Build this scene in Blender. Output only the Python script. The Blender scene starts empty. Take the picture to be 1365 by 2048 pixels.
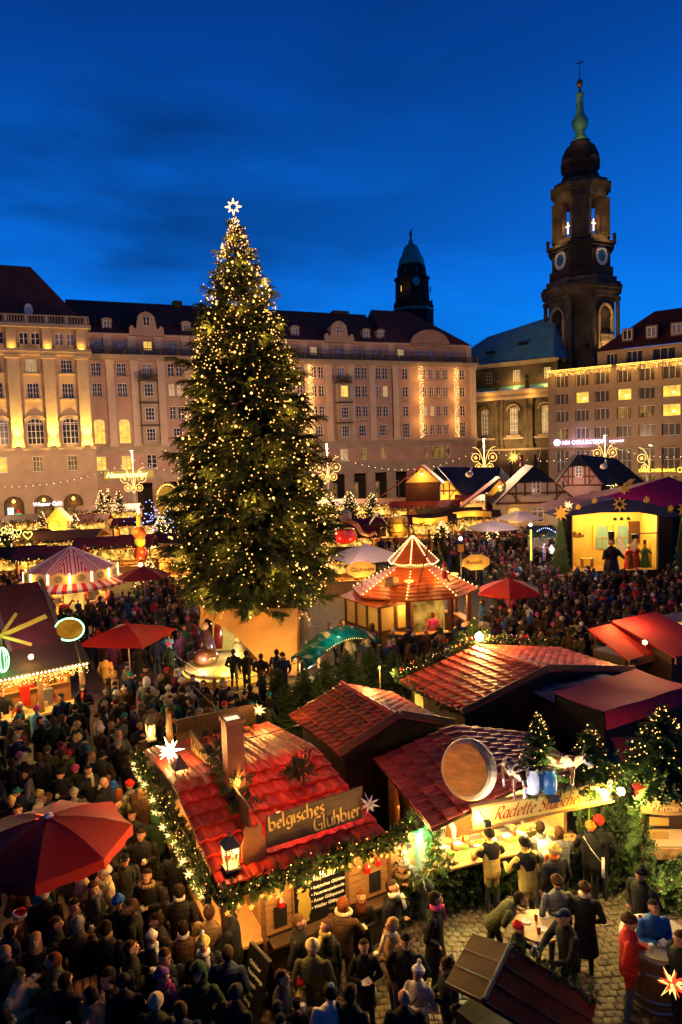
import bpy, bmesh, math, random
import numpy as np
from mathutils import Vector, Matrix, Euler
R_=math.radians; PI=math.pi; sin=math.sin; cos=math.cos
random.seed(7); NR=np.random.RandomState(5)
S=bpy.context.scene; C=S.collection
# ---------------------------------------------------------------- camera, sky, sun, exposure
CH=9.4; TH=0.080; RO=0.034; FP=1365.3
fv=Vector((0,cos(TH),-sin(TH))); u0=Vector((0,sin(TH),cos(TH))); r0=Vector((1,0,0))
rv=cos(RO)*r0-sin(RO)*u0; uv=cos(RO)*u0+sin(RO)*r0
cd=bpy.data.cameras.new('camera'); cam=bpy.data.objects.new('camera',cd); C.objects.link(cam)
cd.sensor_fit='VERTICAL'; cd.sensor_height=36; cd.lens=24; cd.clip_start=.1; cd.clip_end=3000
m=Matrix.Identity(4)
for i,v in enumerate((rv,uv,-fv)):
    for k in range(3): m[k][i]=v[k]
m.translation=Vector((0,0,CH)); cam.matrix_world=m
S.camera=cam
S.render.resolution_x=682; S.render.resolution_y=1024
S.view_settings.view_transform='Standard'; S.view_settings.look='None'; S.view_settings.exposure=0.3; S.view_settings.gamma=1
S.view_settings.use_curve_mapping=False
S.render.engine='CYCLES'
cy=S.cycles; cy.use_denoising=True; cy.use_adaptive_sampling=True; cy.adaptive_threshold=.02
cy.max_bounces=4; cy.diffuse_bounces=2; cy.glossy_bounces=2; cy.transmission_bounces=3; cy.transparent_max_bounces=6
cy.caustics_reflective=False; cy.caustics_refractive=False; cy.sample_clamp_indirect=4; cy.use_light_tree=True
W=bpy.data.worlds.new('World'); S.world=W; W.use_nodes=True
nt=W.node_tree; N=nt.nodes; L=nt.links; N.clear()
out=N.new('ShaderNodeOutputWorld'); bg=N.new('ShaderNodeBackground'); L.new(bg.outputs[0],out.inputs[0])
sky=N.new('ShaderNodeTexSky'); sky.sky_type='NISHITA'; sky.sun_disc=False; sky.sun_elevation=R_(-3); sky.sun_rotation=R_(80); sky.ozone_density=6
tc=N.new('ShaderNodeTexCoord'); sep=N.new('ShaderNodeSeparateXYZ'); L.new(tc.outputs['Generated'],sep.inputs[0])
rmp=N.new('ShaderNodeValToRGB'); L.new(sep.outputs[2],rmp.inputs[0])
cr=rmp.color_ramp; cr.elements[0].position=0; cr.elements[0].color=(.002,.20,.74,1)
cr.elements[1].position=1; cr.elements[1].color=(.0005,.003,.022,1)
for p,c in ((.10,(.002,.19,.74,1)),(.26,(.002,.12,.58,1)),(.45,(.001,.052,.30,1)),(.56,(.001,.026,.17,1)),(.75,(.0006,.007,.05,1))):
    e=cr.elements.new(p); e.color=c
# clouds: stretched noise darkens the blue in soft banks, denser on the west side where the photo has them
mp=N.new('ShaderNodeMapping'); mp.inputs['Scale'].default_value=(1.6,1.6,6.0); mp.inputs['Location'].default_value=(.9,.3,.35); L.new(tc.outputs['Generated'],mp.inputs[0])
nz=N.new('ShaderNodeTexNoise'); nz.inputs['Scale'].default_value=1.5; nz.inputs['Detail'].default_value=5; nz.inputs['Roughness'].default_value=.5; L.new(mp.outputs[0],nz.inputs[0])
nr=N.new('ShaderNodeMapRange'); nr.inputs[1].default_value=.40; nr.inputs[2].default_value=.62; L.new(nz.outputs[0],nr.inputs[0])
wr=N.new('ShaderNodeMapRange'); wr.inputs[1].default_value=.38; wr.inputs[2].default_value=-.35; wr.inputs[3].default_value=.15; wr.inputs[4].default_value=1; L.new(sep.outputs[0],wr.inputs[0])
mu=N.new('ShaderNodeMath'); mu.operation='MULTIPLY'; L.new(nr.outputs[0],mu.inputs[0]); L.new(wr.outputs[0],mu.inputs[1])
mu2=N.new('ShaderNodeMath'); mu2.operation='MULTIPLY'; mu2.inputs[1].default_value=.9; L.new(mu.outputs[0],mu2.inputs[0])
mx=N.new('ShaderNodeMix'); mx.data_type='RGBA'; L.new(mu2.outputs[0],mx.inputs[0]); L.new(rmp.outputs[0],mx.inputs[6]); mx.inputs[7].default_value=(.001,.024,.125,1)
# blend of the physical twilight sky with the blue-hour gradient
ad=N.new('ShaderNodeMix'); ad.data_type='RGBA'; ad.blend_type='ADD'; ad.inputs[0].default_value=.02; L.new(mx.outputs[2],ad.inputs[6]); L.new(sky.outputs[0],ad.inputs[7])
L.new(ad.outputs[2],bg.inputs[0])
# the afterglow side (right of the church) is brighter than the side away from it, as the photo's left-right fall-off shows
dt=N.new('ShaderNodeVectorMath'); dt.operation='DOT_PRODUCT'; L.new(tc.outputs['Generated'],dt.inputs[0]); dt.inputs[1].default_value=(.42,.90,0)
az=N.new('ShaderNodeMapRange'); az.interpolation_type='SMOOTHSTEP'; az.inputs[1].default_value=-.9; az.inputs[2].default_value=.95; az.inputs[3].default_value=.31; az.inputs[4].default_value=1.08; L.new(dt.outputs['Value'],az.inputs[0]); L.new(az.outputs[0],bg.inputs[1])
sd=bpy.data.lights.new('sun','SUN'); sd.energy=.01; sd.angle=R_(20); sd.color=(.5,.7,1); so=bpy.data.objects.new('sun',sd); C.objects.link(so); so.rotation_euler=(R_(70),0,R_(-80))
# ---------------------------------------------------------------- pixel -> place helpers
CO=Vector((0,0,CH))
def ray(x,y): return fv+rv*((x-682.5)/FP)-uv*((y-1024)/FP)
def at(x,y,z=0.0):
    d=ray(x,y); p=CO+d*((z-CH)/d.z); return Vector((p.x,p.y,z))
def atY(x,y,Y):
    d=ray(x,y); return CO+d*(Y/d.y)
def pix(p):
    v=Vector(p)-CO; k=v.dot(fv); return (682.5+FP*v.dot(rv)/k, 1024-FP*v.dot(uv)/k, k)
# ---------------------------------------------------------------- materials
MT={}
def mat(key,col=None,rough=.7,noise=.15,sc=3.0,bump=.0,metal=0,spec=.4,obcol=False,coat=0,bsc=None,wave=None,alpha=None,streak=None):
    if key in MT: return MT[key]
    m=bpy.data.materials.new(key); m.use_nodes=True; nt=m.node_tree; n=nt.nodes; l=nt.links; b=n['Principled BSDF']
    b.inputs['Roughness'].default_value=rough; b.inputs['Metallic'].default_value=metal; b.inputs['Specular IOR Level'].default_value=spec
    b.inputs['Coat Weight'].default_value=coat; b.inputs['Coat Roughness'].default_value=.25
    t=n.new('ShaderNodeTexCoord'); nz=n.new('ShaderNodeTexNoise'); nz.inputs['Scale'].default_value=sc; nz.inputs['Detail'].default_value=5
    src=t.outputs['Object']
    if wave or streak:
        mp=n.new('ShaderNodeMapping'); mp.inputs['Scale'].default_value=wave or streak; l.new(src,mp.inputs[0]); src=mp.outputs[0]
    l.new(src,nz.inputs[0])
    mr=n.new('ShaderNodeMapRange'); mr.inputs[1].default_value=.25; mr.inputs[2].default_value=.75; mr.inputs[3].default_value=1-noise; mr.inputs[4].default_value=1+noise
    l.new(nz.outputs[0],mr.inputs[0])
    vm=n.new('ShaderNodeVectorMath'); vm.operation='MULTIPLY'
    if obcol:
        oi=n.new('ShaderNodeObjectInfo'); l.new(oi.outputs['Color'],vm.inputs[0])
    else: vm.inputs[0].default_value=col[:3]
    l.new(mr.outputs[0],vm.inputs[1]); l.new(vm.outputs[0],b.inputs['Base Color'])
    if bump:
        nb=nz
        if bsc: nb=n.new('ShaderNodeTexNoise'); nb.inputs['Scale'].default_value=bsc; nb.inputs['Detail'].default_value=3; l.new(src,nb.inputs[0])
        bp=n.new('ShaderNodeBump'); bp.inputs['Strength'].default_value=bump; bp.inputs['Distance'].default_value=.02; l.new(nb.outputs[0],bp.inputs['Height']); l.new(bp.outputs[0],b.inputs['Normal'])
    MT[key]=m; return m
def em(key,col,s,sample=False,vary=0,sc=1.5,thresh=None,dark=(.0,.0,.0)):
    if key in MT: return MT[key]
    m=bpy.data.materials.new(key); m.use_nodes=True; nt=m.node_tree; n=nt.nodes; l=nt.links; n.clear()
    o=n.new('ShaderNodeOutputMaterial'); e=n.new('ShaderNodeEmission'); e.inputs[0].default_value=(*col,1); e.inputs[1].default_value=s; l.new(e.outputs[0],o.inputs[0])
    if vary:
        t=n.new('ShaderNodeTexCoord'); z=n.new('ShaderNodeTexNoise'); z.inputs['Scale'].default_value=sc; z.inputs['Detail'].default_value=3
        oi=n.new('ShaderNodeObjectInfo'); vv=n.new('ShaderNodeVectorMath'); vv.operation='ADD'; l.new(t.outputs['Object'],vv.inputs[0]); l.new(oi.outputs['Location'],vv.inputs[1]); l.new(vv.outputs[0],z.inputs[0])
        r=n.new('ShaderNodeMapRange'); r.inputs[1].default_value=.35; r.inputs[2].default_value=.65; r.inputs[3].default_value=s*(1-vary); r.inputs[4].default_value=s; l.new(z.outputs[0],r.inputs[0]); l.new(r.outputs[0],e.inputs[1])
    m.cycles.emission_sampling='AUTO' if sample else 'NONE'
    MT[key]=m; return m
WARM=(1,.52,.12); WARMW=(1,.72,.34)
bulb_s=em('bulb_small',(1,.46,.10),6); bulb_l=em('bulb_large',(1,.60,.20),14); glow_y=em('glow_yellow',(1,.55,.08),1.6,vary=.45,sc=1.2)
wood=mat('wood',(.16,.075,.03),.6,.35,6,.3,wave=(1,1,8)); woodl=mat('wood_light',(.45,.25,.09),.55,.25,5,.2,wave=(8,1,1)); woodd=mat('wood_dark',(.055,.026,.013),.6,.4,6,.3,wave=(8,1,1))
white=mat('white_paint',(.72,.70,.66),.5,.06,4); steel=mat('steel',(.30,.30,.31),.35,.15,8,metal=.8); black=mat('black_paint',(.012,.012,.013),.5,.2,5)
green=mat('needles',(.035,.070,.018),.6,.55,2.0); greenl=mat('needles_light',(.055,.11,.025),.55,.5,4.0); bark=mat('bark',(.07,.045,.028),.9,.4,10,.6)
gold=mat('gold',(.75,.45,.10),.25,.1,5,metal=.9); redm=mat('red_gloss',(.45,.015,.012),.22,.1,4,spec=.6); silver=mat('silver_star',(.75,.72,.75),.3,.1,4)
# ---------------------------------------------------------------- mesh builder
class MB:
    def __init__(s): s.v=[]; s.f=[]; s.m=[]; s.T=None
    def add(s,vs,fs,m=0):
        o=len(s.v)
        if s.T is not None: vs=[tuple(s.T@Vector(v)) for v in vs]
        s.v+= [tuple(v) for v in vs]; s.f+=[tuple(i+o for i in f) for f in fs]; s.m+=[m]*len(fs); return s
    def box(s,c,d,rz=0,m=0,rx=0,ry=0):
        x,y,z=d[0]/2,d[1]/2,d[2]/2
        P=[(a,b,e) for e in (-z,z) for b in (-y,y) for a in (-x,x)]
        if rz or rx or ry:
            E=Euler((rx,ry,rz)).to_matrix(); P=[E@Vector(p) for p in P]
        P=[(p[0]+c[0],p[1]+c[1],p[2]+c[2]) for p in P]
        return s.add(P,[(0,2,3,1),(4,5,7,6),(0,1,5,4),(2,6,7,3),(0,4,6,2),(1,3,7,5)],m)
    def bx(s,x0,x1,y0,y1,z0,z1,m=0): return s.box(((x0+x1)/2,(y0+y1)/2,(z0+z1)/2),(abs(x1-x0),abs(y1-y0),abs(z1-z0)),m=m)
    def tube(s,p0,p1,r0,r1=None,n=8,m=0,cap=True):
        r1=r0 if r1 is None else r1; p0=Vector(p0); p1=Vector(p1); d=(p1-p0)
        if d.length<1e-6: return s
        d.normalize(); a=d.orthogonal().normalized(); b=d.cross(a)
        P=[p0+(a*cos(2*PI*i/n)+b*sin(2*PI*i/n))*r0 for i in range(n)]+[p1+(a*cos(2*PI*i/n)+b*sin(2*PI*i/n))*r1 for i in range(n)]
        F=[(i,(i+1)%n,n+(i+1)%n,n+i) for i in range(n)]
        if cap: F+=[tuple(range(n-1,-1,-1)),tuple(range(n,2*n))]
        return s.add(P,F,m)
    def path(s,pts,r,n=6,m=0,r1=None):
        for i in range(len(pts)-1):
            a=r if r1 is None else r+(r1-r)*i/(len(pts)-1); b=r if r1 is None else r+(r1-r)*(i+1)/(len(pts)-1)
            s.tube(pts[i],pts[i+1],a,b,n,m)
        return s
    def lathe(s,prof,n=12,c=(0,0,0),m=0,sx=1,sy=1,ph=0):
        k=len(prof); P=[]
        for r,z in prof:
            for i in range(n):
                t=2*PI*i/n+ph; P.append((c[0]+r*cos(t)*sx,c[1]+r*sin(t)*sy,c[2]+z))
        F=[(j*n+i,j*n+(i+1)%n,(j+1)*n+(i+1)%n,(j+1)*n+i) for j in range(k-1) for i in range(n)]
        F+=[tuple(range(n-1,-1,-1)),tuple((k-1)*n+i for i in range(n))]
        return s.add(P,F,m)
    def sph(s,c,r,n=8,m=0,sx=1,sy=1,sz=1):
        return s.lathe([(r*sin(PI*j/(n//2+1)) if 0<j<n//2+1 else r*.02, -r*cos(PI*j/(n//2+1))*sz) for j in range(n//2+2)],n,c,m,sx,sy)
    def prism(s,poly,z0,z1,m=0):
        n=len(poly); return s.add([(x,y,z0) for x,y in poly]+[(x,y,z1) for x,y in poly],[tuple(range(n-1,-1,-1)),tuple(range(n,2*n))]+[(i,(i+1)%n,n+(i+1)%n,n+i) for i in range(n)],m)
    def prismY(s,poly,y0,y1,m=0):   # polygon in xz, extruded along y
        n=len(poly); return s.add([(x,y0,z) for x,z in poly]+[(x,y1,z) for x,z in poly],[tuple(range(n)),tuple(range(2*n-1,n-1,-1))]+[(i,n+i,n+(i+1)%n,(i+1)%n) for i in range(n)],m)
    def prismX(s,poly,x0,x1,m=0):   # polygon in yz, extruded along x
        n=len(poly); return s.add([(x0,y,z) for y,z in poly]+[(x1,y,z) for y,z in poly],[tuple(range(n-1,-1,-1)),tuple(range(n,2*n))]+[(i,(i+1)%n,n+(i+1)%n,n+i) for i in range(n)],m)
    def slab(s,a,b,c,d,t=.05,m=0):  # thick quad, t downwards
        a,b,c,d=map(Vector,(a,b,c,d)); nn=(b-a).cross(d-a).normalized()*t
        return s.add([a,b,c,d,a-nn,b-nn,c-nn,d-nn],[(0,1,2,3),(7,6,5,4),(0,4,5,1),(1,5,6,2),(2,6,7,3),(3,7,4,0)],m)
    def mesh(s,name,mats,smooth=False):
        me=bpy.data.meshes.new(name); me.from_pydata(s.v,[],s.f)
        for q in (mats if isinstance(mats,(list,tuple)) else [mats]): me.materials.append(q)
        if any(s.m): me.polygons.foreach_set('material_index',s.m)
        if smooth: me.polygons.foreach_set('use_smooth',[True]*len(s.f))
        me.update(); return me
    def build(s,name,mats,parent=None,smooth=False,loc=None,rz=None):
        return link(name,s.mesh(name,mats,smooth),parent,loc,rz)
def link(name,me,parent=None,loc=None,rz=None,rot=None,sc=None):
    o=bpy.data.objects.new(name,me); C.objects.link(o)
    if parent: o.parent=parent
    if loc is not None: o.location=loc
    if rz: o.rotation_euler=(0,0,rz)
    if rot is not None: o.rotation_euler=rot
    if sc is not None: o.scale=sc if hasattr(sc,'__len__') else (sc,sc,sc)
    return o
def tag(o,label=None,cat=None,group=None,kind=None):
    if label and len(label.split())>16: print('LONG',label)
    if label: o['label']=label
    if cat: o['category']=cat
    if group: o['group']=group
    if kind: o['kind']=kind
    return o
def thing(name,label,cat,loc=(0,0,0),rz=0,group=None):
    o=bpy.data.objects.new(name,None); o.empty_display_size=.2; C.objects.link(o); o.location=loc; o.rotation_euler=(0,0,rz); return tag(o,label,cat,group)
KIDS={}
def copy_tree(o,parent=None,loc=None,rz=None,label=None,group=None,sc=None):
    c=o.copy(); C.objects.link(c)
    if parent: c.parent=parent
    if loc is not None: c.location=loc
    if rz is not None: c.rotation_euler=(0,0,rz)
    if sc is not None: c.scale=(sc,sc,sc)
    if label: c['label']=label
    if group: c['group']=group
    for k in kids(o): copy_tree(k,c)
    return c
def kids(o): return [k for k in C.objects if k.parent==o] if o.name not in KIDS else KIDS[o.name]
def freeze(o):
    k=[x for x in C.objects if x.parent==o]; KIDS[o.name]=k
    for x in k: freeze(x)
    return o
LF=1.0
def lamp(kind,loc,energy,col=WARM,parent=None,size=.1,rot=None,spot=None,blend=.5,name='light'):
    d=bpy.data.lights.new(name,kind); d.energy=energy*LF; d.color=col
    if kind in('POINT','SPOT'): d.shadow_soft_size=size
    if kind=='SPOT': d.spot_size=spot or 1; d.spot_blend=blend
    if kind=='AREA': d.size=size
    o=bpy.data.objects.new(name,d); C.objects.link(o); o.location=loc
    if rot is not None: o.rotation_euler=rot
    if parent: o.parent=parent
    return o
def aim(o,target):  # aim a spot (world space, unparented or parent already placed)
    bpy.context.view_layer.update(); d=Vector(target)-o.matrix_world.translation
    q=d.to_track_quat('-Z','Y'); 
    o.rotation_euler=((o.parent.matrix_world.to_quaternion().inverted()@q) if o.parent else q).to_euler(); return o
# joined instances: one mesh out of many transformed copies
def tri_arr(mb):
    V=np.array(mb.v,dtype=float); F=[]; M=[]
    for f,m_ in zip(mb.f,mb.m):
        for i in range(1,len(f)-1): F.append((f[0],f[i],f[i+1])); M.append(m_)
    return V,np.array(F),np.array(M)
def scatter_mesh(name,protos,mats_list,materials,smooth=False):
    """protos: list of MB; mats_list: list of (proto index, 4x4 Matrix)"""
    A=[tri_arr(p) for p in protos]; VV=[];FF=[];MM=[];o=0
    for pi,mx_ in mats_list:
        V,F,M_=A[pi]; m_=np.array(mx_); P=V@m_[:3,:3].T+m_[:3,3]; VV.append(P);FF.append(F+o);MM.append(M_);o+=len(V)
    V=np.concatenate(VV);F=np.concatenate(FF);Mi=np.concatenate(MM)
    me=bpy.data.meshes.new(name); me.vertices.add(len(V)); me.vertices.foreach_set('co',V.ravel()); me.loops.add(len(F)*3); me.loops.foreach_set('vertex_index',F.ravel().astype(np.int32))
    me.polygons.add(len(F)); me.polygons.foreach_set('loop_start',np.arange(0,len(F)*3,3,dtype=np.int32)); me.polygons.foreach_set('loop_total',np.full(len(F),3,dtype=np.int32))
    for q in (materials if isinstance(materials,(list,tuple)) else [materials]): me.materials.append(q)
    me.polygons.foreach_set('material_index',Mi.astype(np.int32))
    if smooth: me.polygons.foreach_set('use_smooth',np.ones(len(F),dtype=bool))
    me.update(calc_edges=True); me.validate(); return me
def TR(loc,rot=(0,0,0),sc=1):
    m=Euler(rot).to_matrix().to_4x4(); s_=sc if hasattr(sc,'__len__') else (sc,)*3
    m=m@Matrix.Diagonal((s_[0],s_[1],s_[2],1)); m.translation=Vector(loc); return m
def basis(x,y,z,loc):
    m=Matrix.Identity(4)
    for i,v in enumerate((x,y,z)):
        for k in range(3): m[k][i]=v[k]
    m.translation=loc; return m
# bulbs
def bulb_mb(r): 
    b=MB(); t=(0,0,r); P=[(0,0,r),(r,0,0),(0,r,0),(-r,0,0),(0,-r,0),(0,0,-r)]
    return b.add(P,[(0,1,2),(0,2,3),(0,3,4),(0,4,1),(5,2,1),(5,3,2),(5,4,3),(5,1,4)])
ORD=['first','second','third','fourth','fifth','sixth','seventh','eighth','ninth','tenth','eleventh','twelfth','thirteenth','fourteenth','fifteenth','sixteenth','seventeenth','eighteenth']
def bulbs(name,pts,r=.03,parent=None,mtl=None,jit=.3,label=None,big=None):
    if not pts: return None
    P=[bulb_mb(r)]; L_=[(0,TR(p,sc=random.uniform(1-jit,1+jit))) for p in pts]
    o=link(name,scatter_mesh(name,P,L_,mtl or bulb_s),parent); o['kind']='stuff'
    if label: o['label']=label
    return o
def lerp(a,b,t): return tuple(a[i]+(b[i]-a[i])*t for i in range(len(a)))
def text(s,size,parent,loc,rot,mtl,name='lettering',ext=.01,shear=0,align='LEFT',bold=0,space=1):
    c=bpy.data.curves.new(name,'FONT'); c.body=s; c.size=size; c.extrude=ext; c.shear=shear; c.align_x=align; c.offset=bold; c.space_character=space; c.materials.append(mtl); c.resolution_u=3
    t=bpy.data.objects.new('tmp',c); C.objects.link(t); dg=bpy.context.evaluated_depsgraph_get(); me=bpy.data.meshes.new_from_object(t.evaluated_get(dg)); me.name=name
    bpy.data.objects.remove(t); 
    return link(name,me,parent,loc,rot=rot)
# leafy / spruce primitives ------------------------------------------------------------
def spray_mb(n=13,L_=1.0,w=.035,tw=.34,droop=.25,seed=0,dens=3):
    """a conifer branch spray along +X: side twigs with narrow needle blades"""
    rr=random.Random(seed); b=MB()
    b.add([(0,-.012,0),(0,.012,0),(L_,0,-droop*L_)],[(0,1,2)],1)
    for i in range(n):
        t=(i+.5)/n; x=t*L_; z=-droop*t*t*L_
        for sd in (-1,1):
            l=tw*(1-t*.75)*rr.uniform(.75,1.15); a=R_(52)+rr.uniform(-.15,.15)
            dx=cos(a)*l; dy=sin(a)*l*sd; dz=-rr.uniform(.05,.35)*l
            p=Vector((x,0,z)); q=p+Vector((dx,dy,dz)); d=(q-p); nrm=Vector((-d.y,d.x,0)).normalized()*w*rr.uniform(.8,1.3)
            mid=p.lerp(q,.45)
            b.add([p,mid+nrm,q,mid-nrm],[(0,1,2,3)],0)
            up=Vector((0,0,w*1.1)); b.add([p,mid+up,q,mid-up],[(0,1,2,3)],0)
            if dens>2:
                for k in (.35,.65):
                    c=p.lerp(q,k); e=c+Vector((dx*.35,-dy*.05+dy*.25,dz+.02)); n2=nrm*.6
                    b.add([c,c.lerp(e,.5)+n2,e],[(0,1,2)],0)
    return b
def garland(name,pts,parent,r=.13,dens=55,mtl=None,seed=1,label=None,leaf=.2):
    """fir garland along a polyline (points in parent space)"""
    rr=random.Random(seed); P=[spray_mb(5,leaf,.016,leaf*.5,.1,s,2) for s in range(3)]; L_=[]
    for i in range(len(pts)-1):
        a=Vector(pts[i]);b=Vector(pts[i+1]);d=b-a; n=max(1,int(d.length*dens))
        ax=d.normalized(); o1=ax.orthogonal().normalized(); o2=ax.cross(o1)
        for k in range(n):
            t=rr.random(); th=rr.uniform(0,2*PI); rad=(o1*cos(th)+o2*sin(th)); dr=(rad+ax*rr.uniform(-.8,.8)).normalized(); y=dr.orthogonal().normalized(); z=dr.cross(y)
            L_.append((rr.randrange(3),basis(dr,y,z,a+d*t+rad*r*rr.uniform(.1,.8))@Matrix.Scale(rr.uniform(.7,1.4)*r/.13,4)))
    o=link(name,scatter_mesh(name,P,L_,[mtl or greenl,bark]),parent); o['kind']='stuff'
    if label: o['label']=label
    return o
def spruce(label,loc,h,r,nl=80,seed=0,group=None,name='christmas_tree',lightr=.018,z0=0,mtl=None,cat='tree',trunk=.0,lights=True,leaf=.55,k=1.0,lm=None):
    """small decorated fir: trunk, crown, fairy lights"""
    rr=random.Random(seed); t=thing(name,label,cat,loc,rr.uniform(0,6),group); mb=MB(); mb.tube((0,0,0),(0,0,h),.035*h/1.5,.008,7); mb.build('trunk',bark,t)
    P=[spray_mb(8,1,.05,.36,.18,s,3) for s in range(3)]; L_=[]; n=int(150*k)
    for i in range(n):
        q=rr.random()**.8; z=trunk+(h*1.0-trunk)*q; rad=r*(1-(q))**.85+.03*h; a=rr.uniform(0,2*PI); ln=rad*rr.uniform(.75,1.15)
        tilt=rr.uniform(-.1,.35)+q*.5; d=Vector((cos(a)*cos(tilt),sin(a)*cos(tilt),sin(tilt))); y=Vector((-sin(a),cos(a),0)); zz=d.cross(y)
        L_.append((rr.randrange(3),basis(d,y,zz,Vector((0,0,z)))@Matrix.Scale(ln,4)))
    o=link('crown',scatter_mesh('crown',P,L_,[mtl or greenl,bark]),t); o['kind']='stuff'
    if lights:
        pts=[]
        for i in range(nl):
            q=rr.random()**.9; z=trunk+(h-trunk)*q*.98; rad=(r*(1-q)**.85+.03*h)*rr.uniform(.8,1.03); a=rr.uniform(0,2*PI); pts.append((rad*cos(a),rad*sin(a),z))
        bulbs('fairy_lights',pts,lightr,t,mtl=lm)
    return t
# ================================================================ BUILDINGS
plaster_p=mat('pink_plaster',(.50,.31,.22),.85,.16,.35,.1,bsc=8); plaster_c=mat('cream_plaster',(.60,.47,.34),.85,.14,.4,.1,bsc=8)
sandst=mat('sandstone',(.40,.31,.21),.85,.22,.5,.2,bsc=5); sandd=mat('sooty_sandstone',(.095,.070,.044),.9,.75,.35,.5,bsc=3); sandb=mat('black_sandstone',(.028,.021,.016),.9,.7,.4,.5,bsc=3)
rooft=mat('dark_roof_tiles',(.17,.05,.04),.8,.3,1.2,.5,bsc=25); slate=mat('blue_slate',(.028,.04,.055),.6,.3,2,.3); copper=mat('green_copper',(.10,.42,.38),.55,.25,.6,.1); copperb=mat('blue_copper_sheet',(.14,.42,.46),.45,.2,.4,.15); nhst=mat('hotel_stone',(.27,.19,.115),.8,.12,.8,.15)
glassd=mat('window_glass_dark',(.035,.034,.036),.12,.4,.8,spec=.45); hotg=mat('hotel_curtained_glass',(.075,.060,.042),.3,.7,1.2,spec=.25,wave=(6,1,.6)); glassb=mat('window_glass_curtain',(.20,.20,.24),.2,.4,2.2,spec=.9); balus=mat('dark_balustrade_stone',(.085,.06,.04),.9,.5,1.5)
lit1=em('window_lit',(1,.55,.07),1.5,vary=.5,sc=.9); lit2=em('window_lit_pale',(1,.62,.24),.55,vary=.4,sc=.9); litd=em('window_lit_dim',(1,.5,.12),.28,vary=.8,sc=.8); mull=mat('window_frame_white',(.80,.74,.68),.6,.05,3)
def wall_open(mb,u0,u1,z0,z1,ops,d=.25,y=0,m=0,mr=None,cells=None):
    """wall in the xz plane at y with recessed rectangular openings (x0,x1,za,zb)"""
    mr=m if mr is None else mr
    us=sorted({u0,u1}|{a for o in ops for a in (o[0],o[1])}); zs=sorted({z0,z1}|{a for o in ops for a in (o[2],o[3])})
    for i in range(len(us)-1):
        for j in range(len(zs)-1):
            cu=(us[i]+us[i+1])/2; cz=(zs[j]+zs[j+1])/2
            if any(o[0]<cu<o[1] and o[2]<cz<o[3] for o in ops): continue
            mb.add([(us[i],y,zs[j]),(us[i+1],y,zs[j]),(us[i+1],y,zs[j+1]),(us[i],y,zs[j+1])],[(0,1,2,3)],m)
    for a,b,c,e in [o[:4] for o in ops]:
        mb.add([(a,y,c),(b,y,c),(b,y,e),(a,y,e),(a,y+d,c),(b,y+d,c),(b,y+d,e),(a,y+d,e)],[(0,4,5,1),(1,5,6,2),(2,6,7,3),(3,7,4,0)],mr)
WC={}
def win_meshes(w,h,nc,nr,arch=False,ft=.09):
    k=(round(w,2),round(h,2),nc,nr,arch,ft)
    if k in WC: return WC[k]
    f=MB(); p=MB(); r=w/2; hs=h-r*.62 if arch else h
    f.bx(-w/2,-w/2+ft,-.05,.03,0,hs); f.bx(w/2-ft,w/2,-.05,.03,0,hs); f.bx(-w/2+ft,w/2-ft,-.05,.03,0,ft)
    if not arch: f.bx(-w/2+ft,w/2-ft,-.05,.03,h-ft,h)
    for i in range(1,nc):
        x=-w/2+w*i/nc; t=.06 if (nc%2==0 and i==nc//2) else .032
        f.bx(x-t,x+t,-.035,.02,ft,h-ft)
    for j in range(1,nr):
        z=h*j/nr*(1 if nr!=3 else 1.02); f.bx(-w/2+ft,w/2-ft,-.03,.015,z-.03,z+.03)
    if arch:
        n=8; A=[(r*cos(PI*i/n),hs+(h-hs)*sin(PI*i/n)) for i in range(n+1)]; B=[((r-ft)*cos(PI*i/n),hs+(h-hs-ft)*sin(PI*i/n)) for i in range(n+1)]
        for i in range(n): f.add([(A[i][0],-.05,A[i][1]),(A[i+1][0],-.05,A[i+1][1]),(B[i+1][0],-.05,B[i+1][1]),(B[i][0],-.05,B[i][1])],[(0,1,2,3)])
        f.bx(-w/2+ft,w/2-ft,-.045,.02,hs-.06,hs+.06)
        p.add([(-w/2,0.04,0),(w/2,0.04,0)]+[(a[0],.04,a[1]) for a in A],[tuple(range(n+3))])
    else: p.add([(-w/2,.04,0),(w/2,.04,0),(w/2,.04,h),(-w/2,.04,h)],[(0,1,2,3)])
    WC[k]=(f.mesh('window',mull),{}); WC[k][1]['_']=p; return WC[k]
def window(parent,u,z,w,h,nc=2,nr=3,arch=False,kind='d',y=.2,sill=True,rnd=random,ft=.09):
    f,pm=win_meshes(w,h,nc,nr,arch,ft)
    if kind not in pm: pm[kind]=pm['_'].mesh('pane',{'h':hotg,'d':glassd,'b':glassb,'l':lit1,'p':lit2,'m':litd}[kind])
    o=link('window',f,parent,(u,y,z)); link('pane',pm[kind],o)
    if kind=='l' : o['label']='brightly lit yellow window'
    elif kind=='p': o['label']='window with a pale warm light inside'
    return o
def spandrel(mb,u,z0,z1,w,y,m=0,flat=.62):   # fills the corners over an arched opening whose rect top is z1
    r=w/2; hs=z1-r*flat; n=8
    for s in (-1,1):
        P=[(u+s*r*cos(PI/2*i/n),hs+(z1-hs)*sin(PI/2*i/n)) for i in range(n+1)]
        for i in range(n):
            mb.add([(P[i][0],y,P[i][1]),(u+s*r,y,P[i][1]) ,(u+s*r,y,P[i+1][1]),(P[i+1][0],y,P[i+1][1])],[(0,1,2,3) if s<0 else (3,2,1,0)],m)
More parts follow.
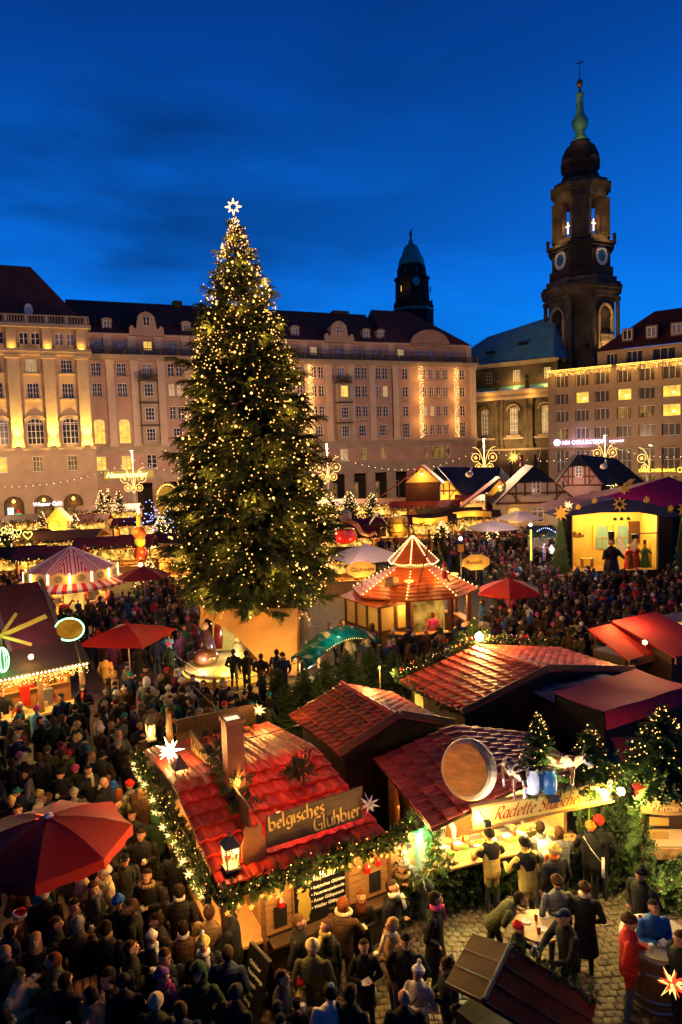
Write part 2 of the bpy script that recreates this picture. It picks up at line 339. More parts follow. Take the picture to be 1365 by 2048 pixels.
def balustrade(parent,u0,u1,y,z,h,step=.55,name='balustrade',m=balus,posts=7):
    b=MB(); b.bx(u0,u1,y-.16,y+.16,z,z+.14); b.bx(u0,u1,y-.16,y+.16,z+h-.16,z+h)
    n=int((u1-u0)/step)
    for i in range(n+1):
        x=u0+(u1-u0)*i/n
        if i%posts==0: b.bx(x-.22,x+.22,y-.18,y+.18,z+.14,z+h-.16)
        else: b.tube((x,y,z+.14),(x,y,z+h-.16),.10,.06,5,cap=False)
    return b.build(name,m,parent)
FA=math.atan2(29,71.1)
def dormer(parent,u,y,z,w,h,lit='b',big=False):
    d=MB(); r=w/2
    d.bx(u-w/2-.25,u-w/2,y,y+2.4,z,z+h); d.bx(u+w/2,u+w/2+.25,y,y+2.4,z,z+h)
    P=[(u+(r+.4)*cos(PI*i/8),z+h+.5*sin(PI*i/8)) for i in range(9)]; d.prismY(P,y-.12,y+3)
    o=d.build('dormer',sandst,parent); window(o,u,z,w,h,2,2,kind=lit,y=y+.1); return o
def scroll_gable(parent,u,y,z,w,h,lit='b'):
    d=MB(); P=[(u-w/2,z),(u+w/2,z)]; R=[]
    for t,zz in ((.5,0),(.48,.35),(.40,.42),(.34,.30),(.30,.28),(.27,.45),(.26,.62),(.24,.62),(.24,.78),(.14,.92),(0,1)): R.append((u+w*t,z+h*zz))
    Lf=[(2*u-a,b) for a,b in R[::-1][1:]]; d.prismY((R+Lf),y-.1,y+.45)
    d.prismY([(u-w*.2,z+h*.5),(u+w*.2,z+h*.5),(u+w*.2,z+h*.78),(u,z+h*.97),(u-w*.2,z+h*.78)],y+.4,y+4)
    o=d.build('gable',mat('gable_plaster',(.48,.33,.22),.85,.15,.6),parent); window(o,u,z+h*.40,1.15,h*.38,2,2,kind=lit,y=y-.14); return o
# ---------------- long pink building
B=thing('apartment_building','long pink plaster building with pale pilasters and dark tiled roof behind the big tree','building',(-41.59,117,0),FA)
ops=[];wins=[];spn=[]
def W_(u,z,w,h,nc=2,nr=3,arch=False,k='d'): ops.append((u-w/2,u+w/2,z,z+h)); wins.append((u,z,w,h,nc,nr,arch,k)); 
pil=[3.2,7.2,11.7,16.4,20.8,25.4,30.,34.5,38.9,43.3,48.0,52.5,57.6,75.9]
doubles=[14.15,18.6,23.1,27.7,32.3,36.7,41.05,50.2,54.7]
rk=random.Random(4)
for u in (.97,5.1):
    W_(u,13.05,1.9,4.2,3,4,True,'l'); W_(u,21.1,1.6,2.3,4,3); W_(u,24.6,1.6,2.2,4,3)
    W_(u,8.5,1.6,2.4,2,3,k='l')
for u in (9.35,46.05):
    for i,z in enumerate((13.3,16.9,21.0,24.6)): W_(u,z,1.55,2.2,4 if i else 3,3,k='l' if (u>40 and i==2) else ('b' if i==3 else 'd'))
    W_(u,8.6,1.7,2.4,2,3,k='p' if u>40 else 'd')
for i,u in enumerate(doubles):
    for z,h in ((17.2,2.2),(21.1,2.2),(24.7,2.2)):
        k='d'
        if (i==8 and z==21.1) or (i==0 and z==21.1): k='p'
        for s in (-.72,.72): W_(u+s,z,1.12,h,2,3,k='b' if (k=='p' and s<0 and i==8) else k)
    W_(u,13.4,1.55,2.2,3,3); W_(u,8.7,1.5,2.3,2,3,k='m' if i in(7,8,6) else 'd')
for u,k in ((59.9,0),(73.4,0)):
    for z in (17.2,21.1,24.7): W_(u,z,1.2,2.1,2,3,k='d')
    W_(u,12.9,1.5,3.0,3,4)
for j,u in enumerate((64.35,66.,67.65,69.3)):
    for z in (13.4,17.2,21.1,24.7): W_(u,z,.95,2.1,2,3,k='p' if (z==17.2 and j<2) else 'd')
for u,w in ((64.4,1.0),(67.1,2.8),(69.7,1.0)): W_(u,8.6,w,2.5,1,1,k='m')
wl=MB(); wall_open(wl,0,76.6,0,28.1,[o for o in ops]+[(2+i*4.6,4.6+i*4.6,0,6.1) for i in range(16) if i not in (0,)],.3,0)
wl.bx(0,76.6,4,14,0,28); wl.box((76.6-.15,2.2,14),(.28,3.6,28)); wl.box((.15,2.2,14),(.28,3.6,28))
w_=wl.build('wall',plaster_p,B)
lo=MB(); lo.bx(0,76.7,-.12,-.003,6.4,8.3); 
for i in range(17):
    x=.15+i*4.6+(1.9-.15 if i else 0)-.9; lo.bx(x-.85,x+.85,-.14,-.004,0,6.4)
lo.bx(0,76.7,-.1,-.004,11.2,12.1); lo.build('plinth_band',sandst,B)
tr=MB()
tr.bx(-.1,76.9,-.55,-.004,12.15,12.5); tr.bx(-.1,76.9,-.35,-.004,11.9,12.14)
tr.bx(-.1,76.9,-.9,.3,27.75,28.15); tr.bx(-.1,76.9,-.5,-.004,27.25,27.74); tr.build('cornice',sandst,B)
for u in pil:
    p=MB(); p.bx(u-.62,u+.62,-.28,-.005,12.5,27.2); p.bx(u-.78,u+.78,-.34,-.006,12.52,13.0); p.bx(u-.78,u+.78,-.36,-.006,26.7,27.24); p.build('pilaster',plaster_c,B)
for q in wins:
    window(B,*q[:4],q[4],q[5],q[6],q[7])
    s=MB()
sm={}
for q in wins:
    k=round(q[2],2)
    if k not in sm: a=MB(); a.bx(-k/2-.18,k/2+.18,-.16,-.006,-.22,-.02); sm[k]=a.mesh('sill',sandst)
    link('sill',sm[k],B,(q[0],0,q[1]))
    if q[6]: a=MB(); spandrel(a,q[0],q[1],q[1]+q[3],q[2],-.002); a.build('arch_trim',plaster_p,B)
# small curved hoods over some windows
hm=MB()
for i in range(8): hm.box((-.8+.2*i+.1,-.12,.42*sin(PI*(i+.5)/8)),(.26,.22,.12))
hmm=hm.mesh('window_hood',sandst)
for u in doubles[6:]+[59.9,73.4]: link('window_hood',hmm,B,(u,0,16.15 if u<58 else 20.0))
for u in (9.35,46.05):
    b=MB(); b.bx(u-1.35,u+1.35,-1.0,-.01,12.6,23.6,0)
    o=b.build('oriel',sandst,B)
    for i,z in enumerate((13.3,16.9,21.0)): window(o,u,z,1.55,2.2,3,3,kind='l' if (u>40 and i==2) else 'd',y=-1.06)
    b=MB()
    for z in (15.9,19.8,23.6): b.bx(u-1.6,u+1.6,-1.25,-.02,z,z+.28)
    b.build('ledge',balus,o); balustrade(o,u-1.5,u+1.5,-1.1,23.9,1.0,.3)
# attic storey, eave, roof
at_=MB(); aops=[]; aw=[]
for i,u in enumerate([1.6,5.6,9.9,14.2,18.6,23.,27.6,32.2,36.7,41.0,46.1,50.2,54.6,59.9,64.2,66.8,71.3]):
    k='l' if i==2 else ('p' if i in(9,13) else 'b'); aops.append((u-.8,u+.8,29.3,31.0)); aw.append((u,k))
wall_open(at_,0,75.6,28.15,31.7,aops,.2,1.5); at_.bx(0,75.6,4,11,28.2,31.6); at_.box((75.5,2.8,29.9),(.2,2.4,3.4)); at_.build('attic_wall',plaster_p,B)
for u,k in aw: window(B,u,29.3,1.5,1.6,4,2,kind=k,y=1.68)
ap=MB()
for u in pil: ap.bx(u-.7,u+.7,1.35,1.497,28.2,31.7)
ap.bx(-.1,75.9,1.0,1.6,31.7,32.05); ap.build('attic_trim',plaster_c,B)
balustrade(B,-.1,76.7,-.55,28.16,1.15,.42)
rf=MB(); RZ=39.3
rf.add([(-3,.9,31.95),(56,.9,31.95),(56,10,RZ),(-3,10,RZ),(56,20,32),(-3,20,32)],[(0,1,2,3),(3,2,4,5)])
rf.add([(56,.7,32),(76.3,.7,32),(66.5,10,RZ+1.1),(57.5,10,RZ+1.1),(76.3,20,32),(56,20,32)],[(0,1,2,3),(1,4,2),(2,4,5,3),(0,3,5)])
rf.build('roof',rooft,B)
dormer(B,3.3,2.2,32.6,1.1,1.7); dormer(B,16.9,2.2,32.6,1.1,1.7)
for u in (23.5,30.5,37.6,52.6,55.8): dormer(B,u,2.2,32.8,1.1,1.6)
scroll_gable(B,9.8,.95,31.7,6.0,4.2); scroll_gable(B,46.2,.95,31.7,6.3,4.2); scroll_gable(B,28,.95,31.7,6.0,4.2)
sg=MB(); sg.prismY([(61.8,31.6),(71.0,31.6),(71.0,32.2)]+[(66.4+4.4*cos(PI*i/12),32.2+2.7*sin(PI*i/12)) for i in range(1,12)]+[(61.8,32.2)],.8,1.3); sg.prismY([(66.4+4.2*cos(PI*i/12),32.2+2.5*sin(PI*i/12)) for i in range(13)],1.25,6)
sgo=sg.build('gable',mat('gable_pink',(.45,.25,.16),.85,.15,.6),B)
for u in (65.,67.9):
    a=MB(); a.prismY([(u-1,31.2),(u+1,31.2),(u,32.1)],.6,.79); a.build('pediment',sandst,B)
ch=MB()
ch.bx(16,17.6,9,11,38.8,39.9); ch.build('chimney',balus,B); ch=MB(); ch.bx(48.5,52,9.2,10.8,39,39.7); ch.build('chimney',balus,B)
# curtains of fairy lights hung on the facade
for u,wd in ((39.3,1.1),(63.1,1.0),(71.4,1.1),(-90,0)):
    if u<0: continue
    pts=[(u+random.uniform(-wd/2,wd/2),-.75-random.random()*.1,random.uniform(12.8,27.2)) for _ in range(460)]
    o=bulbs('light_curtain',pts,.055,B,em('curtain_bulb',(1,.56,.16),3.2)); o['label']='hanging curtain of warm fairy lights'
    for z in (16,21,25): lamp('POINT',(u,-1.5,z),160,(1,.5,.12),B,.4)
# drain pipe
dp=MB(); dp.tube((56.9,-.12,12.5),(56.9,-.12,27.2),.09,n=6); dp.build('drainpipe',balus,B)
# arcade interior at ground floor
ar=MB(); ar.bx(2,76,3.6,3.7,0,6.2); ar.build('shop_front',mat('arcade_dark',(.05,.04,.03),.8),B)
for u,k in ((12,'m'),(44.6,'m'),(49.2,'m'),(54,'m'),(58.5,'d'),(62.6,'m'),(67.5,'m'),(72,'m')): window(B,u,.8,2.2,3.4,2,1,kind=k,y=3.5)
# cellar restaurant front with yellow lettering
sg=MB(); sg.bx(1.2,9.4,-.6,-.15,7.0,8.3); sgo=sg.build('sign_board',em('keller_board',(1,.55,.10),.55),B)
text('Altmarktkeller',1.25,B,(1.5,-.63,7.25),(PI/2,0,0),em('keller_letters',(1,.75,.25),3.2),ext=.04,bold=.02,space=.95)
go=MB()
for i in range(13):
    a=PI*i/12; go.box((11.6+2.0*cos(a),-.3,3.2+2.6*sin(a)),(.35,.4,.35),ry=-a)
go.bx(9.4,9.8,-.5,-.1,0,3.2); go.bx(13.4,13.8,-.5,-.1,0,3.2); go.build('archway',mat('gold_arch',(.6,.4,.12),.5,.2,3),B)
bulbs('fairy_lights',[(11.6+1.8*cos(PI*i/18),-.6,3.2+2.4*sin(PI*i/18)) for i in range(19)],.11,B)
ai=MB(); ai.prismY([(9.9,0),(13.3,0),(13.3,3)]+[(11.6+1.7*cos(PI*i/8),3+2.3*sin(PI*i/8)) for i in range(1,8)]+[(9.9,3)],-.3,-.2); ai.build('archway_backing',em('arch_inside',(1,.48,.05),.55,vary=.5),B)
# ---------------- cream corner building with uplit pilasters
A=thing('corner_building','cream stone corner building with floodlit yellow pilasters and arched arcade','building',(-41.59+sin(FA)*2.5,117-cos(FA)*2.5,0),FA)
ops=[];wins=[]
cols=[-3.7,-8.95,-14.2,-19.4]
for i,u in enumerate(cols):
    W_(u,13.15,2.5,4.2,4,4,True,'d' if i!=2 else 'b'); W_(u,20.6,1.75,2.4,4,3,k='d'); W_(u,24.7,1.75,2.1,4,3,k='p' if i==1 else 'd')
    W_(u,8.7,1.5,2.5,3,3,k='m' if i!=2 else 'l')
    if i%2==0 or True:
        for s in (-.85,.85): ops.append((u+s-.65,u+s+.65,29.1,31.0)); wins.append((u+s,29.1,1.3,1.9,2,2,False,'b' if i==0 else 'd'))
wl=MB(); aro=[(u-1.5-.0,u+1.5,0,4.9) for u in (-3.95,-8.45,-12.9,-17.4)]
wall_open(wl,-24,.0,0,32.2,ops+aro,.35,0); wl.box((-.15,2.5,16.1),(.28,4.3,32.2)); wl.bx(-24,0,4.7,5,0,32); wl.build('wall',mat('cream_stone',(.46,.33,.20),.85,.16,.5,.15,bsc=6),A)
for q in wins:
    window(A,*q[:4],q[4],q[5],q[6],q[7],y=.25)
    if q[6]:
        a=MB(); spandrel(a,q[0],q[1],q[1]+q[3],q[2],-.002)
        for i in range(10):
            t=PI*(i+.5)/10; a.box((q[0]+1.6*cos(t),-.12,q[1]+q[3]-.75+1.25*sin(t)),(.18,.24,.50),ry=-t)
        a.build('arch_trim',sandst,A)
    if q[2]==1.75: a=MB(); a.bx(q[0]-1.2,q[0]+1.2,-.3,-.006,q[1]-.35,q[1]-.08); a.build('sill',sandst,A)
lan=[]
for k,u in enumerate((-3.95,-8.45,-12.9,-17.4)):
    a=MB(); spandrel(a,u,0,4.9,3.0,-.002,flat=1); a.build('arch_trim',sandst,A)
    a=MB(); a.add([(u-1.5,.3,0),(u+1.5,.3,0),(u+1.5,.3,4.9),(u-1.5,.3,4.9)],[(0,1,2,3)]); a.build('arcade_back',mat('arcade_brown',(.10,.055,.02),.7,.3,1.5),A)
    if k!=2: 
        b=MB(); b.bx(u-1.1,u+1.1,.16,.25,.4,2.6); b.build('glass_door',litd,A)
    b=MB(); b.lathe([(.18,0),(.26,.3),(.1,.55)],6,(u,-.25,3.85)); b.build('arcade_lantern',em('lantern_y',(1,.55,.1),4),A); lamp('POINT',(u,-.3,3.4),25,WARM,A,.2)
b=MB(); b.bx(-13.9,-13.0,-.05,.15,.5,3.1); b.build('lit_poster',em('poster_white',(.8,1,.8),1.2),A); b=MB(); b.bx(-12.8,-11.9,-.05,.15,.4,2.1); b.build('lit_poster',em('poster_green',(.1,.8,.25),.8),A)
b=MB(); b.prismY([(-12.75,2.15),(-11.95,2.15),(-12.35,3.0)],-.05,.1); b.build('red_sign',em('poster_red',(.8,.05,.03),.8),A)
text('Wiener Café',.82,A,(-10.05,-.15,3.15),(PI/2,0,0),em('cafe_letters',(1,.85,.8),3.5),ext=.03,bold=.015)
tr=MB(); tr.bx(-24,.15,-.5,-.004,12.15,12.6); tr.bx(-24,.25,-1.0,-.004,27.9,28.35); tr.bx(-24,.15,-.6,-.005,27.4,27.89); tr.bx(-24,.35,-1.2,-.004,31.7,32.3); tr.build('cornice',sandst,A)
for u in (-1.25,-6.35,-11.6,-16.8,-22):
    p=MB(); p.bx(u-.85,u+.85,-.5,-.006,12.6,26.9); p.bx(u-1.15,u+1.15,-.7,-.007,26.9,27.39); p.bx(u-1.0,u+1.0,-.62,-.006,12.62,13.2); p.build('pilaster',mat('pale_stone',(.52,.40,.25),.8,.12,1,.1,bsc=8),A)
    p=MB(); p.bx(u-.7,u+.7,-.4,-.006,28.36,31.69); p.build('attic_pilaster',sandst,A)
    f=MB(); f.box((u,-1.0,12.72),(.7,.5,.22)); f.build('floodlight',black,A); f=MB(); f.box((u,-1.0,12.845),(.6,.4,.02)); f.build('floodlight_glass',em('flood_glass',(1,.55,.08),14),A)
    lamp('SPOT',(u,-1.35,12.95),10000,(1,.56,.09),A,.12,rot=(PI-.095,0,0),spot=1.0,blend=.9); lamp('POINT',(u,-1.25,13.3),260,(1,.56,.09),A,.12)
    f=MB(); f.box((u,-.8,28.42),(.6,.3,.12)); f.build('floodlight_upper',em('flood_glass2',(1,.5,.06),5),A); lamp('POINT',(u,-1.0,28.75),70,(1,.52,.08),A,.12)
balustrade(A,-24,.1,-.9,32.31,1.35,.42,m=sandst)
rf=MB(); rf.add([(-26,.3,32.6),(-.2,.3,32.6),(-8.2,6.5,43),(-26,6.5,43),(-.2,16,32.6),(-26,16,40)],[(0,1,2,3),(1,4,2),(3,2,4,5)]); rf.build('roof',rooft,A)
b=MB(); b.bx(-9.6,-8,1.2,3.4,33.0,34.8); b.build('dormer',rooft,A); 
b=MB(); b.lathe([(.02,-.02),(.85,0),(.85,.1),(.02,.12)],14); o=b.build('oval_window',mull,A); o.location=(-8.8,1.15,35.2-.4); o.rotation_euler=(PI/2,0,0); o.scale=(.8,1.15,1)
# ---------------- town hall tower far behind
T=thing('town_hall_tower','dark town hall tower with green dome, clock and golden figure behind the roofs','tower',(31.3,278,0),.25); T.scale=(.86,.86,1)
b=MB(); b.lathe([(9.6,0),(9.6,66),(8.9,66.2),(8.6,70)],8,ph=PI/8); b.lathe([(7.9,70),(7.6,78.5),(8.3,78.6),(8.3,79.4),(6.9,80),(6.2,84)],8,ph=PI/8); b.build('wall',sandb,T)
b=MB(); b.lathe([(9.4,66),(9.9,66.3),(9.9,66.9),(8.7,67)],8,ph=PI/8); b.build('ledge',copper,T)
b=MB(); b.lathe([(6.1,84),(5.9,86),(4.7,88),(3.9,89.6),(3.3,91.2),(2.4,92),(1.2,92.6),(.9,94),(.5,94.6)],16); b.build('dome',copper,T,smooth=True)
b=MB(); b.lathe([(.5,0),(.55,1.2),(.75,2.2),(.35,2.9),(.4,3.4),(.15,3.9)],8); b.tube((.3,0,2.6),(.9,0,4.6),.16,.1,5); b.build('figure',mat('dull_gold',(.3,.18,.05),.5,metal=.5),T).location=(0,0,94.4)
b=MB(); b.lathe([(.02,0),(1.75,0),(1.75,.2),(.02,.22)],20); o=b.build('clock_face',mat('clock_grey',(.42,.50,.50),.6),T); o.location=(-.9,-7.9,76.6); o.rotation_euler=(PI/2,0,0)
b=MB(); b.box((0,0,.3),(.12,1.3,.05)); b.box((.3,0,.3),(.7,.12,.05)); h=b.build('clock_hand',black,o)
for x,z,k in ((-7.2,73,'l'),(7.0,73,'d')): window(T,x,z,.5,2.2,1,1,kind=k,y=-5.2,)
for s in (-8.6,8.4):
    b=MB(); b.lathe([(.8,0),(.8,2),(.9,2.1),(.5,3),(.35,4.2),(.1,4.8)],6,(s,-3,66)); b.build('corner_statue',sandb,T)
for i in range(8):
    b=MB(); b.bx(-.5,.5,-.1,.1,0,2.0); o=b.build('attic_window',mat('slit_blue',(.05,.12,.18),.3),T); a=PI/4*i; o.location=(6.9*sin(a),-6.9*cos(a)*.97,80.6); o.rotation_euler=(0,0,a)
lamp('POINT',(-7.2,-7.2,75),60,WARM,T,.3)
# ---------------- church
CA=-.5806; K=thing('church','large sooty sandstone church with blue copper roof and arched windows','church',(29.61,150,0),CA)
wl=MB(); cops=[(u-.9,u+.9,12.9,18.6) for u in (2.6,8.95,15.6)]+[(u-.8,u+.8,24.3,26.6) for u in (2.6,8.8,15.3)]+[(8,10.2,1,8)]
wall_open(wl,-12,17.5,0,20.3,[o for o in cops if o[3]<21],.5,0); wl.bx(-12,17.5,.8,1.2,0,20)
wl.build('wall',sandd,K)
wl=MB(); wall_open(wl,-12,17.5,22.9,28.0,[o for o in cops if o[2]>21],.4,2.5); wl.bx(-12,17.5,3.2,3.4,22.9,28); wl.build('upper_wall',sandd,K)
for u in (2.6,8.95,15.6):
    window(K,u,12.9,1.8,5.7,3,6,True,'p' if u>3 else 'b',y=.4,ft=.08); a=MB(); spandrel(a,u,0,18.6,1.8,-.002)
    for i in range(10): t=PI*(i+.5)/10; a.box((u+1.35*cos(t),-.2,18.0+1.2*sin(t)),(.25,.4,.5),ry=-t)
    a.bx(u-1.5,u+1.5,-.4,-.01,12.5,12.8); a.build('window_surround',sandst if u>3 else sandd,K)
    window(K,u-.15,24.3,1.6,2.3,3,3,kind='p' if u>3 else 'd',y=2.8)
tr=MB()
for z0,z1,d in ((20.3,20.8,.9),(20.79,21.4,.35),(21.39,21.8,1.0),(21.79,22.2,1.4)): tr.bx(-12,17.5+d*.3,-d,.0,z0,z1)
tr.build('cornice',sandst,K)
for z0,z1,d in ((12.0,12.4,.3),(9.6,10.0,.4)): MB().bx(-12,17.6,-d,.0,z0,z1).build('string_course',sandst,K)
tr=MB(); tr.bx(-12,17.5,1.9,2.49,27.6,28.0); tr.bx(-12,17.5,1.5,2.49,27.99,28.4); tr.build('upper_cornice',sandst,K)
b=MB(); b.add([(-12,-1.5,22.22),(17.9,-1.5,22.22),(17.9,2.4,23.4),(-12,2.4,23.4)],[(0,1,2,3)]); b.build('lower_roof',copperb,K)
b=MB(); b.add([(-14,1.2,28.42),(17,1.2,28.42),(17,9,33),(14.5,12,38.8),(-1.0,12,36.0),(-9,6,30),(-14,30,28.4),(24,30,28.4)],[(0,1,2,3,4,5),(5,4,6,0),(3,2,1,7),(4,3,7,6)]); b.build('roof',copperb,K)
for x,y,z in ((2.5,4.2,31.2),(9.6,4.6,32.4)):
    b=MB(); b.box((x,y,z),(1.8,1.4,.35),rx=-.1); b.bx(x-.8,x+.8,y-.8,y-.71,z-.45,z-.1); b.build('roof_hatch',sandb,K)
for u in (-1,5.6,6.2,11.7,12.6,17.2):
    p=MB(); p.bx(u-.55,u+.55,-.6,-.006,10,18.9); p.bx(u-.75,u+.75,-.85,-.008,18.9,20.25); p.bx(u-.75,u+.75,-.8,-.008,10,10.7); p.build('pilaster',sandd,K)
p=MB(); p.prism([(11.2,-1.2),(17.8,-1.2),(17.8,.5),(11.2,.5)],20.31,20.32); 
for u in (0,5.8,12.2,17):
    p=MB(); p.lathe([(.5,0),(.5,1.2),(.25,1.6),(.45,2.3),(.2,2.9)],6,(u,-1.0,22.2)); p.build('urn',sandb,K)
lamp('SPOT',(9,-9,9),8000,(1,.6,.2),K,.5,rot=(R_(125),0,0),spot=2.0,blend=1)
lamp('POINT',(9,.9,24.0),350,(1,.55,.12),K,.3); lamp('POINT',(15.5,.6,24.0),300,(1,.55,.12),K,.3); lamp('POINT',(4,-1.9,21.0),120,(1,.5,.1),K,.3); lamp('POINT',(13,-1.9,21.0),160,(1,.5,.1),K,.3)
# church tower
def QZ(o): o.scale=(.86,.86,.763); o.location=(0,0,15.14); return o
X=thing('church_tower','tall black baroque church tower with two blue clock faces and glowing crosses','tower',(53.9,152,0),-.34); X.scale=(.83,.83,1)
def octo(a,c):   # square with cut corners, seen corner-on
    P=[]; 
    for i in range(4):
        t=PI/4+i*PI/2+PI/4
        P+=[(a*cos(t-c),a*sin(t-c)),(a*cos(t+c),a*sin(t+c))]
    return P
def stage(mb,a,z0,z1,c=.36,m=0): mb.prism(octo(a,c),z0,z1,m)
b=MB()
stage(b,8.6,0,42.5); 
for a,z0,z1 in ((9.0,26,26.8),(9.2,41.2,42),(9.9,42,42.8),(10.6,42.8,43.6),(10.2,43.6,44.2),(9.2,44.2,45.4)): stage(b,a,z0,z1)
b.build('lower_stage',sandd,X)
b=MB()
for a,z0,z1 in ((8.3,45.4,47.5),(7.6,47.5,51.6),(8.3,51.6,52.2),(8.7,52.2,52.8)): stage(b,a,z0,z1)
b.build('clock_stage',sandb,X)
# belfry: open stage with piers
b=MB(); stage(b,6.9,52.8,54.2); stage(b,6.7,62.2,63.8); stage(b,7.3,63.8,64.4); stage(b,7.9,64.4,65.1); stage(b,6.9,65.1,66)
for i in range(4):
    t=i*PI/2; b.box((5.9*cos(t),5.9*sin(t),58.2),(2.3,3.8,8.0),rz=t); b.box((6.9*cos(t),6.9*sin(t),58.2),(.5,1.2,8.0),rz=t)
    t+=PI/4; 
    for s in (-1,1): b.box((4.3*cos(t)-s*1.75*sin(t),4.3*sin(t)+s*1.75*cos(t),58.2),(1.4,.9,8.0),rz=t)
b.build('belfry',sandd,X)
b=MB()
for a,z0,z1 in ((6.6,66,67),(5.6,67,71.2),(6.3,71.2,71.7)): stage(b,a,z0,z1,.5)
b.lathe([(6.0,67),(5.5,68),(5.3,69)],8); QZ(b.build('lantern_stage',sandb,X))
b=MB(); b.lathe([(5.5,71.7),(5.55,73),(5.2,74.8),(4.4,76.4),(3.2,77.5),(2.4,77.9),(2.3,78.6)],16); QZ(b.build('dome',sandb,X,smooth=True))
for i in range(4):
    t=-PI/2+PI/4+i*PI/2; b=MB(); b.lathe([(1.6,-.1),(1.6,.8),(1.2,.9)],12); b.lathe([(.25,1.6),(.4,2.2),(.1,3.2)],6); o=b.build('dome_gable',sandd,X); o.location=(4.3*cos(t),4.3*sin(t),70.0); o.scale=(.86,.86,.8)
b=MB(); b.lathe([(2.9,78.4),(2.1,79.0),(1.5,80),(1.3,81.2),(1.9,81.9),(2.4,83),(2.3,84.3),(1.5,85.4),(1.05,86.6),(.95,90.6),(1.25,90.8),(1.25,91.3),(.5,91.8),(.35,93)],14); b.build('spire',mat('spire_copper',(.12,.36,.20),.5,.45,.35),X,smooth=True); QZ(bpy.data.objects['spire'])
b=MB(); b.sph((0,0,94.0),1.0,12,sz=1.15); QZ(b.build('golden_ball',mat('gold_ball',(.55,.25,.07),.35,.1,2,metal=.7),X,smooth=True))
b=MB(); b.tube((0,0,94.8),(0,0,100.6),.13,.07,6); b.box((0,0,99.6),(2.3,.15,.22)); QZ(b.build('cross',sandb,X))
for i,t in enumerate((-PI/4,-3*PI/4)):
    c=Vector((cos(t),sin(t),0)); tt=Vector((-sin(t),cos(t),0))
    o=MB().lathe([(.02,0),(1.95,0),(1.95,.15),(.02,.16)],24).build('clock_face',mat('clock_white',(.55,.58,.62),.5,.1,3),X); o.location=c*6.95+Vector((0,0,49.7)); o.rotation_euler=c.to_track_quat('Z','Y').to_euler()
    d=MB().lathe([(.02,.17),(1.25,.17),(1.25,.2),(.02,.21)],20).build('clock_dial',mat('clock_blue',(.02,.10,.25),.5),o)
    h=MB(); h.box((0,.5,.25),(.1,1.4,.05)); h.box((.25,-.25,.25),(.1,1.2,.05),rz=.7)
    for k in range(12): h.box((1.55*cos(k*PI/6),1.55*sin(k*PI/6),.18),(.35,.1,.05),rz=k*PI/6)
    h.build('clock_hand',black,o)
    r=MB(); r.lathe([(2.2,0),(2.3,.3),(2.0,.35),(2.0,0)],24); q=r.build('clock_ring',sandd,X); q.location=c*6.8+Vector((0,0,49.7)); q.rotation_euler=o.rotation_euler
    cr=MB(); cr.box((0,0,0),(.2,.2,2.4)); cr.box((0,0,.35),(1.35,.2,.2)); q=cr.build('lit_cross',em('cross_light',(1,.60,.28),3),X); q.location=c*4.4+Vector((0,0,56.6)); q.rotation_euler=(0,0,t+PI/2); lamp('POINT',tuple(c*5.2+Vector((0,0,57))),90,(1,.55,.2),X,.3)
    # lower stage arched window and balcony
    a=MB(); a.bx(-1.8,1.8,-.05,.3,30.5,37.2); a.prismY([(2.0*cos(PI*k/8),37.2+2.0*sin(PI*k/8)) for k in range(9)],-.05,.3)
    q=a.build('dark_niche',sandb,X); q.location=c*7.97; q.rotation_euler=(0,0,t+PI/2)
    a=MB()
    for k in range(10): g=PI*(k+.5)/10; a.box((2.3*cos(g),-.3,37.2+2.3*sin(g)),(.4,.5,.8),ry=-g)
    a.bx(-2.6,-1.9,-.5,.2,28,37.1); a.bx(1.9,2.6,-.5,.2,28,37.1); a.bx(-2.2,2.2,-.9,.1,31.4,31.9); a.bx(-2.2,2.2,-.9,-.7,32.9,33.2)
    for k in range(7): a.box((-1.9+k*.63,-.8,32.4),(.25,.2,1.1))
    a.bx(-1.4,1.4,-.5,0,28.5,31.3); q=a.build('niche_surround',sandst,X); q.location=c*7.97; q.rotation_euler=(0,0,t+PI/2)
    a=MB(); a.bx(-.3,.3,-.6,-.5,28.7,30.4); q2=a.build('pane',lit1 if i else litd,q)
    for s in (-1,1):
        a=MB()
        for z0,z1,r in ((28,40.5,.55),(26.8,28,.75),(40.5,41.3,.75)): a.tube((0,0,z0),(0,0,z1),r,r*.92,8)
        q3=a.build('column',sandd,X); q3.location=c*8.1+tt*s*4.4
lamp('SPOT',(7.5,-10,27),3000,(1,.55,.14),X,.4,rot=(R_(158),0,R_(20)),spot=1.5,blend=1); lamp('SPOT',(-6,-12,27),1700,(1,.6,.2),X,.4,rot=(R_(158),0,R_(-15)),spot=1.5,blend=1)
lamp('POINT',(6.5,-6.5,53.4),420,(1,.55,.15),X,.4); lamp('POINT',(-6.5,-6.5,53.4),320,(1,.55,.15),X,.4); lamp('POINT',(7.0,-7.0,62.5),130,(1,.55,.15),X,.4); lamp('POINT',(-7.0,-7.0,62.5),130,(1,.55,.15),X,.4); lamp('POINT',(6.9,-6.9,37.5),120,(1,.55,.12),X,.3)
lamp('POINT',(0,-5,75.6),110,(1,.7,.3),X,.4); lamp('POINT',(-3,-3,83),50,(1,.6,.2),X,.3)
for s in (-8.2,8.2):
    b=MB(); b.bx(s-.4,s+.4,-.4,.4,52.8,55); b.build('corner_post',sandb,X)
b=MB(); 
for k in range(12): 
    t=2*PI*k/12; b.tube((8.4*cos(t),8.4*sin(t),52.8),(8.4*cos(t),8.4*sin(t),54),.06,n=4)
for k in range(12): t=2*PI*k/12;t2=2*PI*(k+1)/12; b.tube((8.4*cos(t),8.4*sin(t),54),(8.4*cos(t2),8.4*sin(t2),54),.06,n=4)
b.build('railing',black,X)
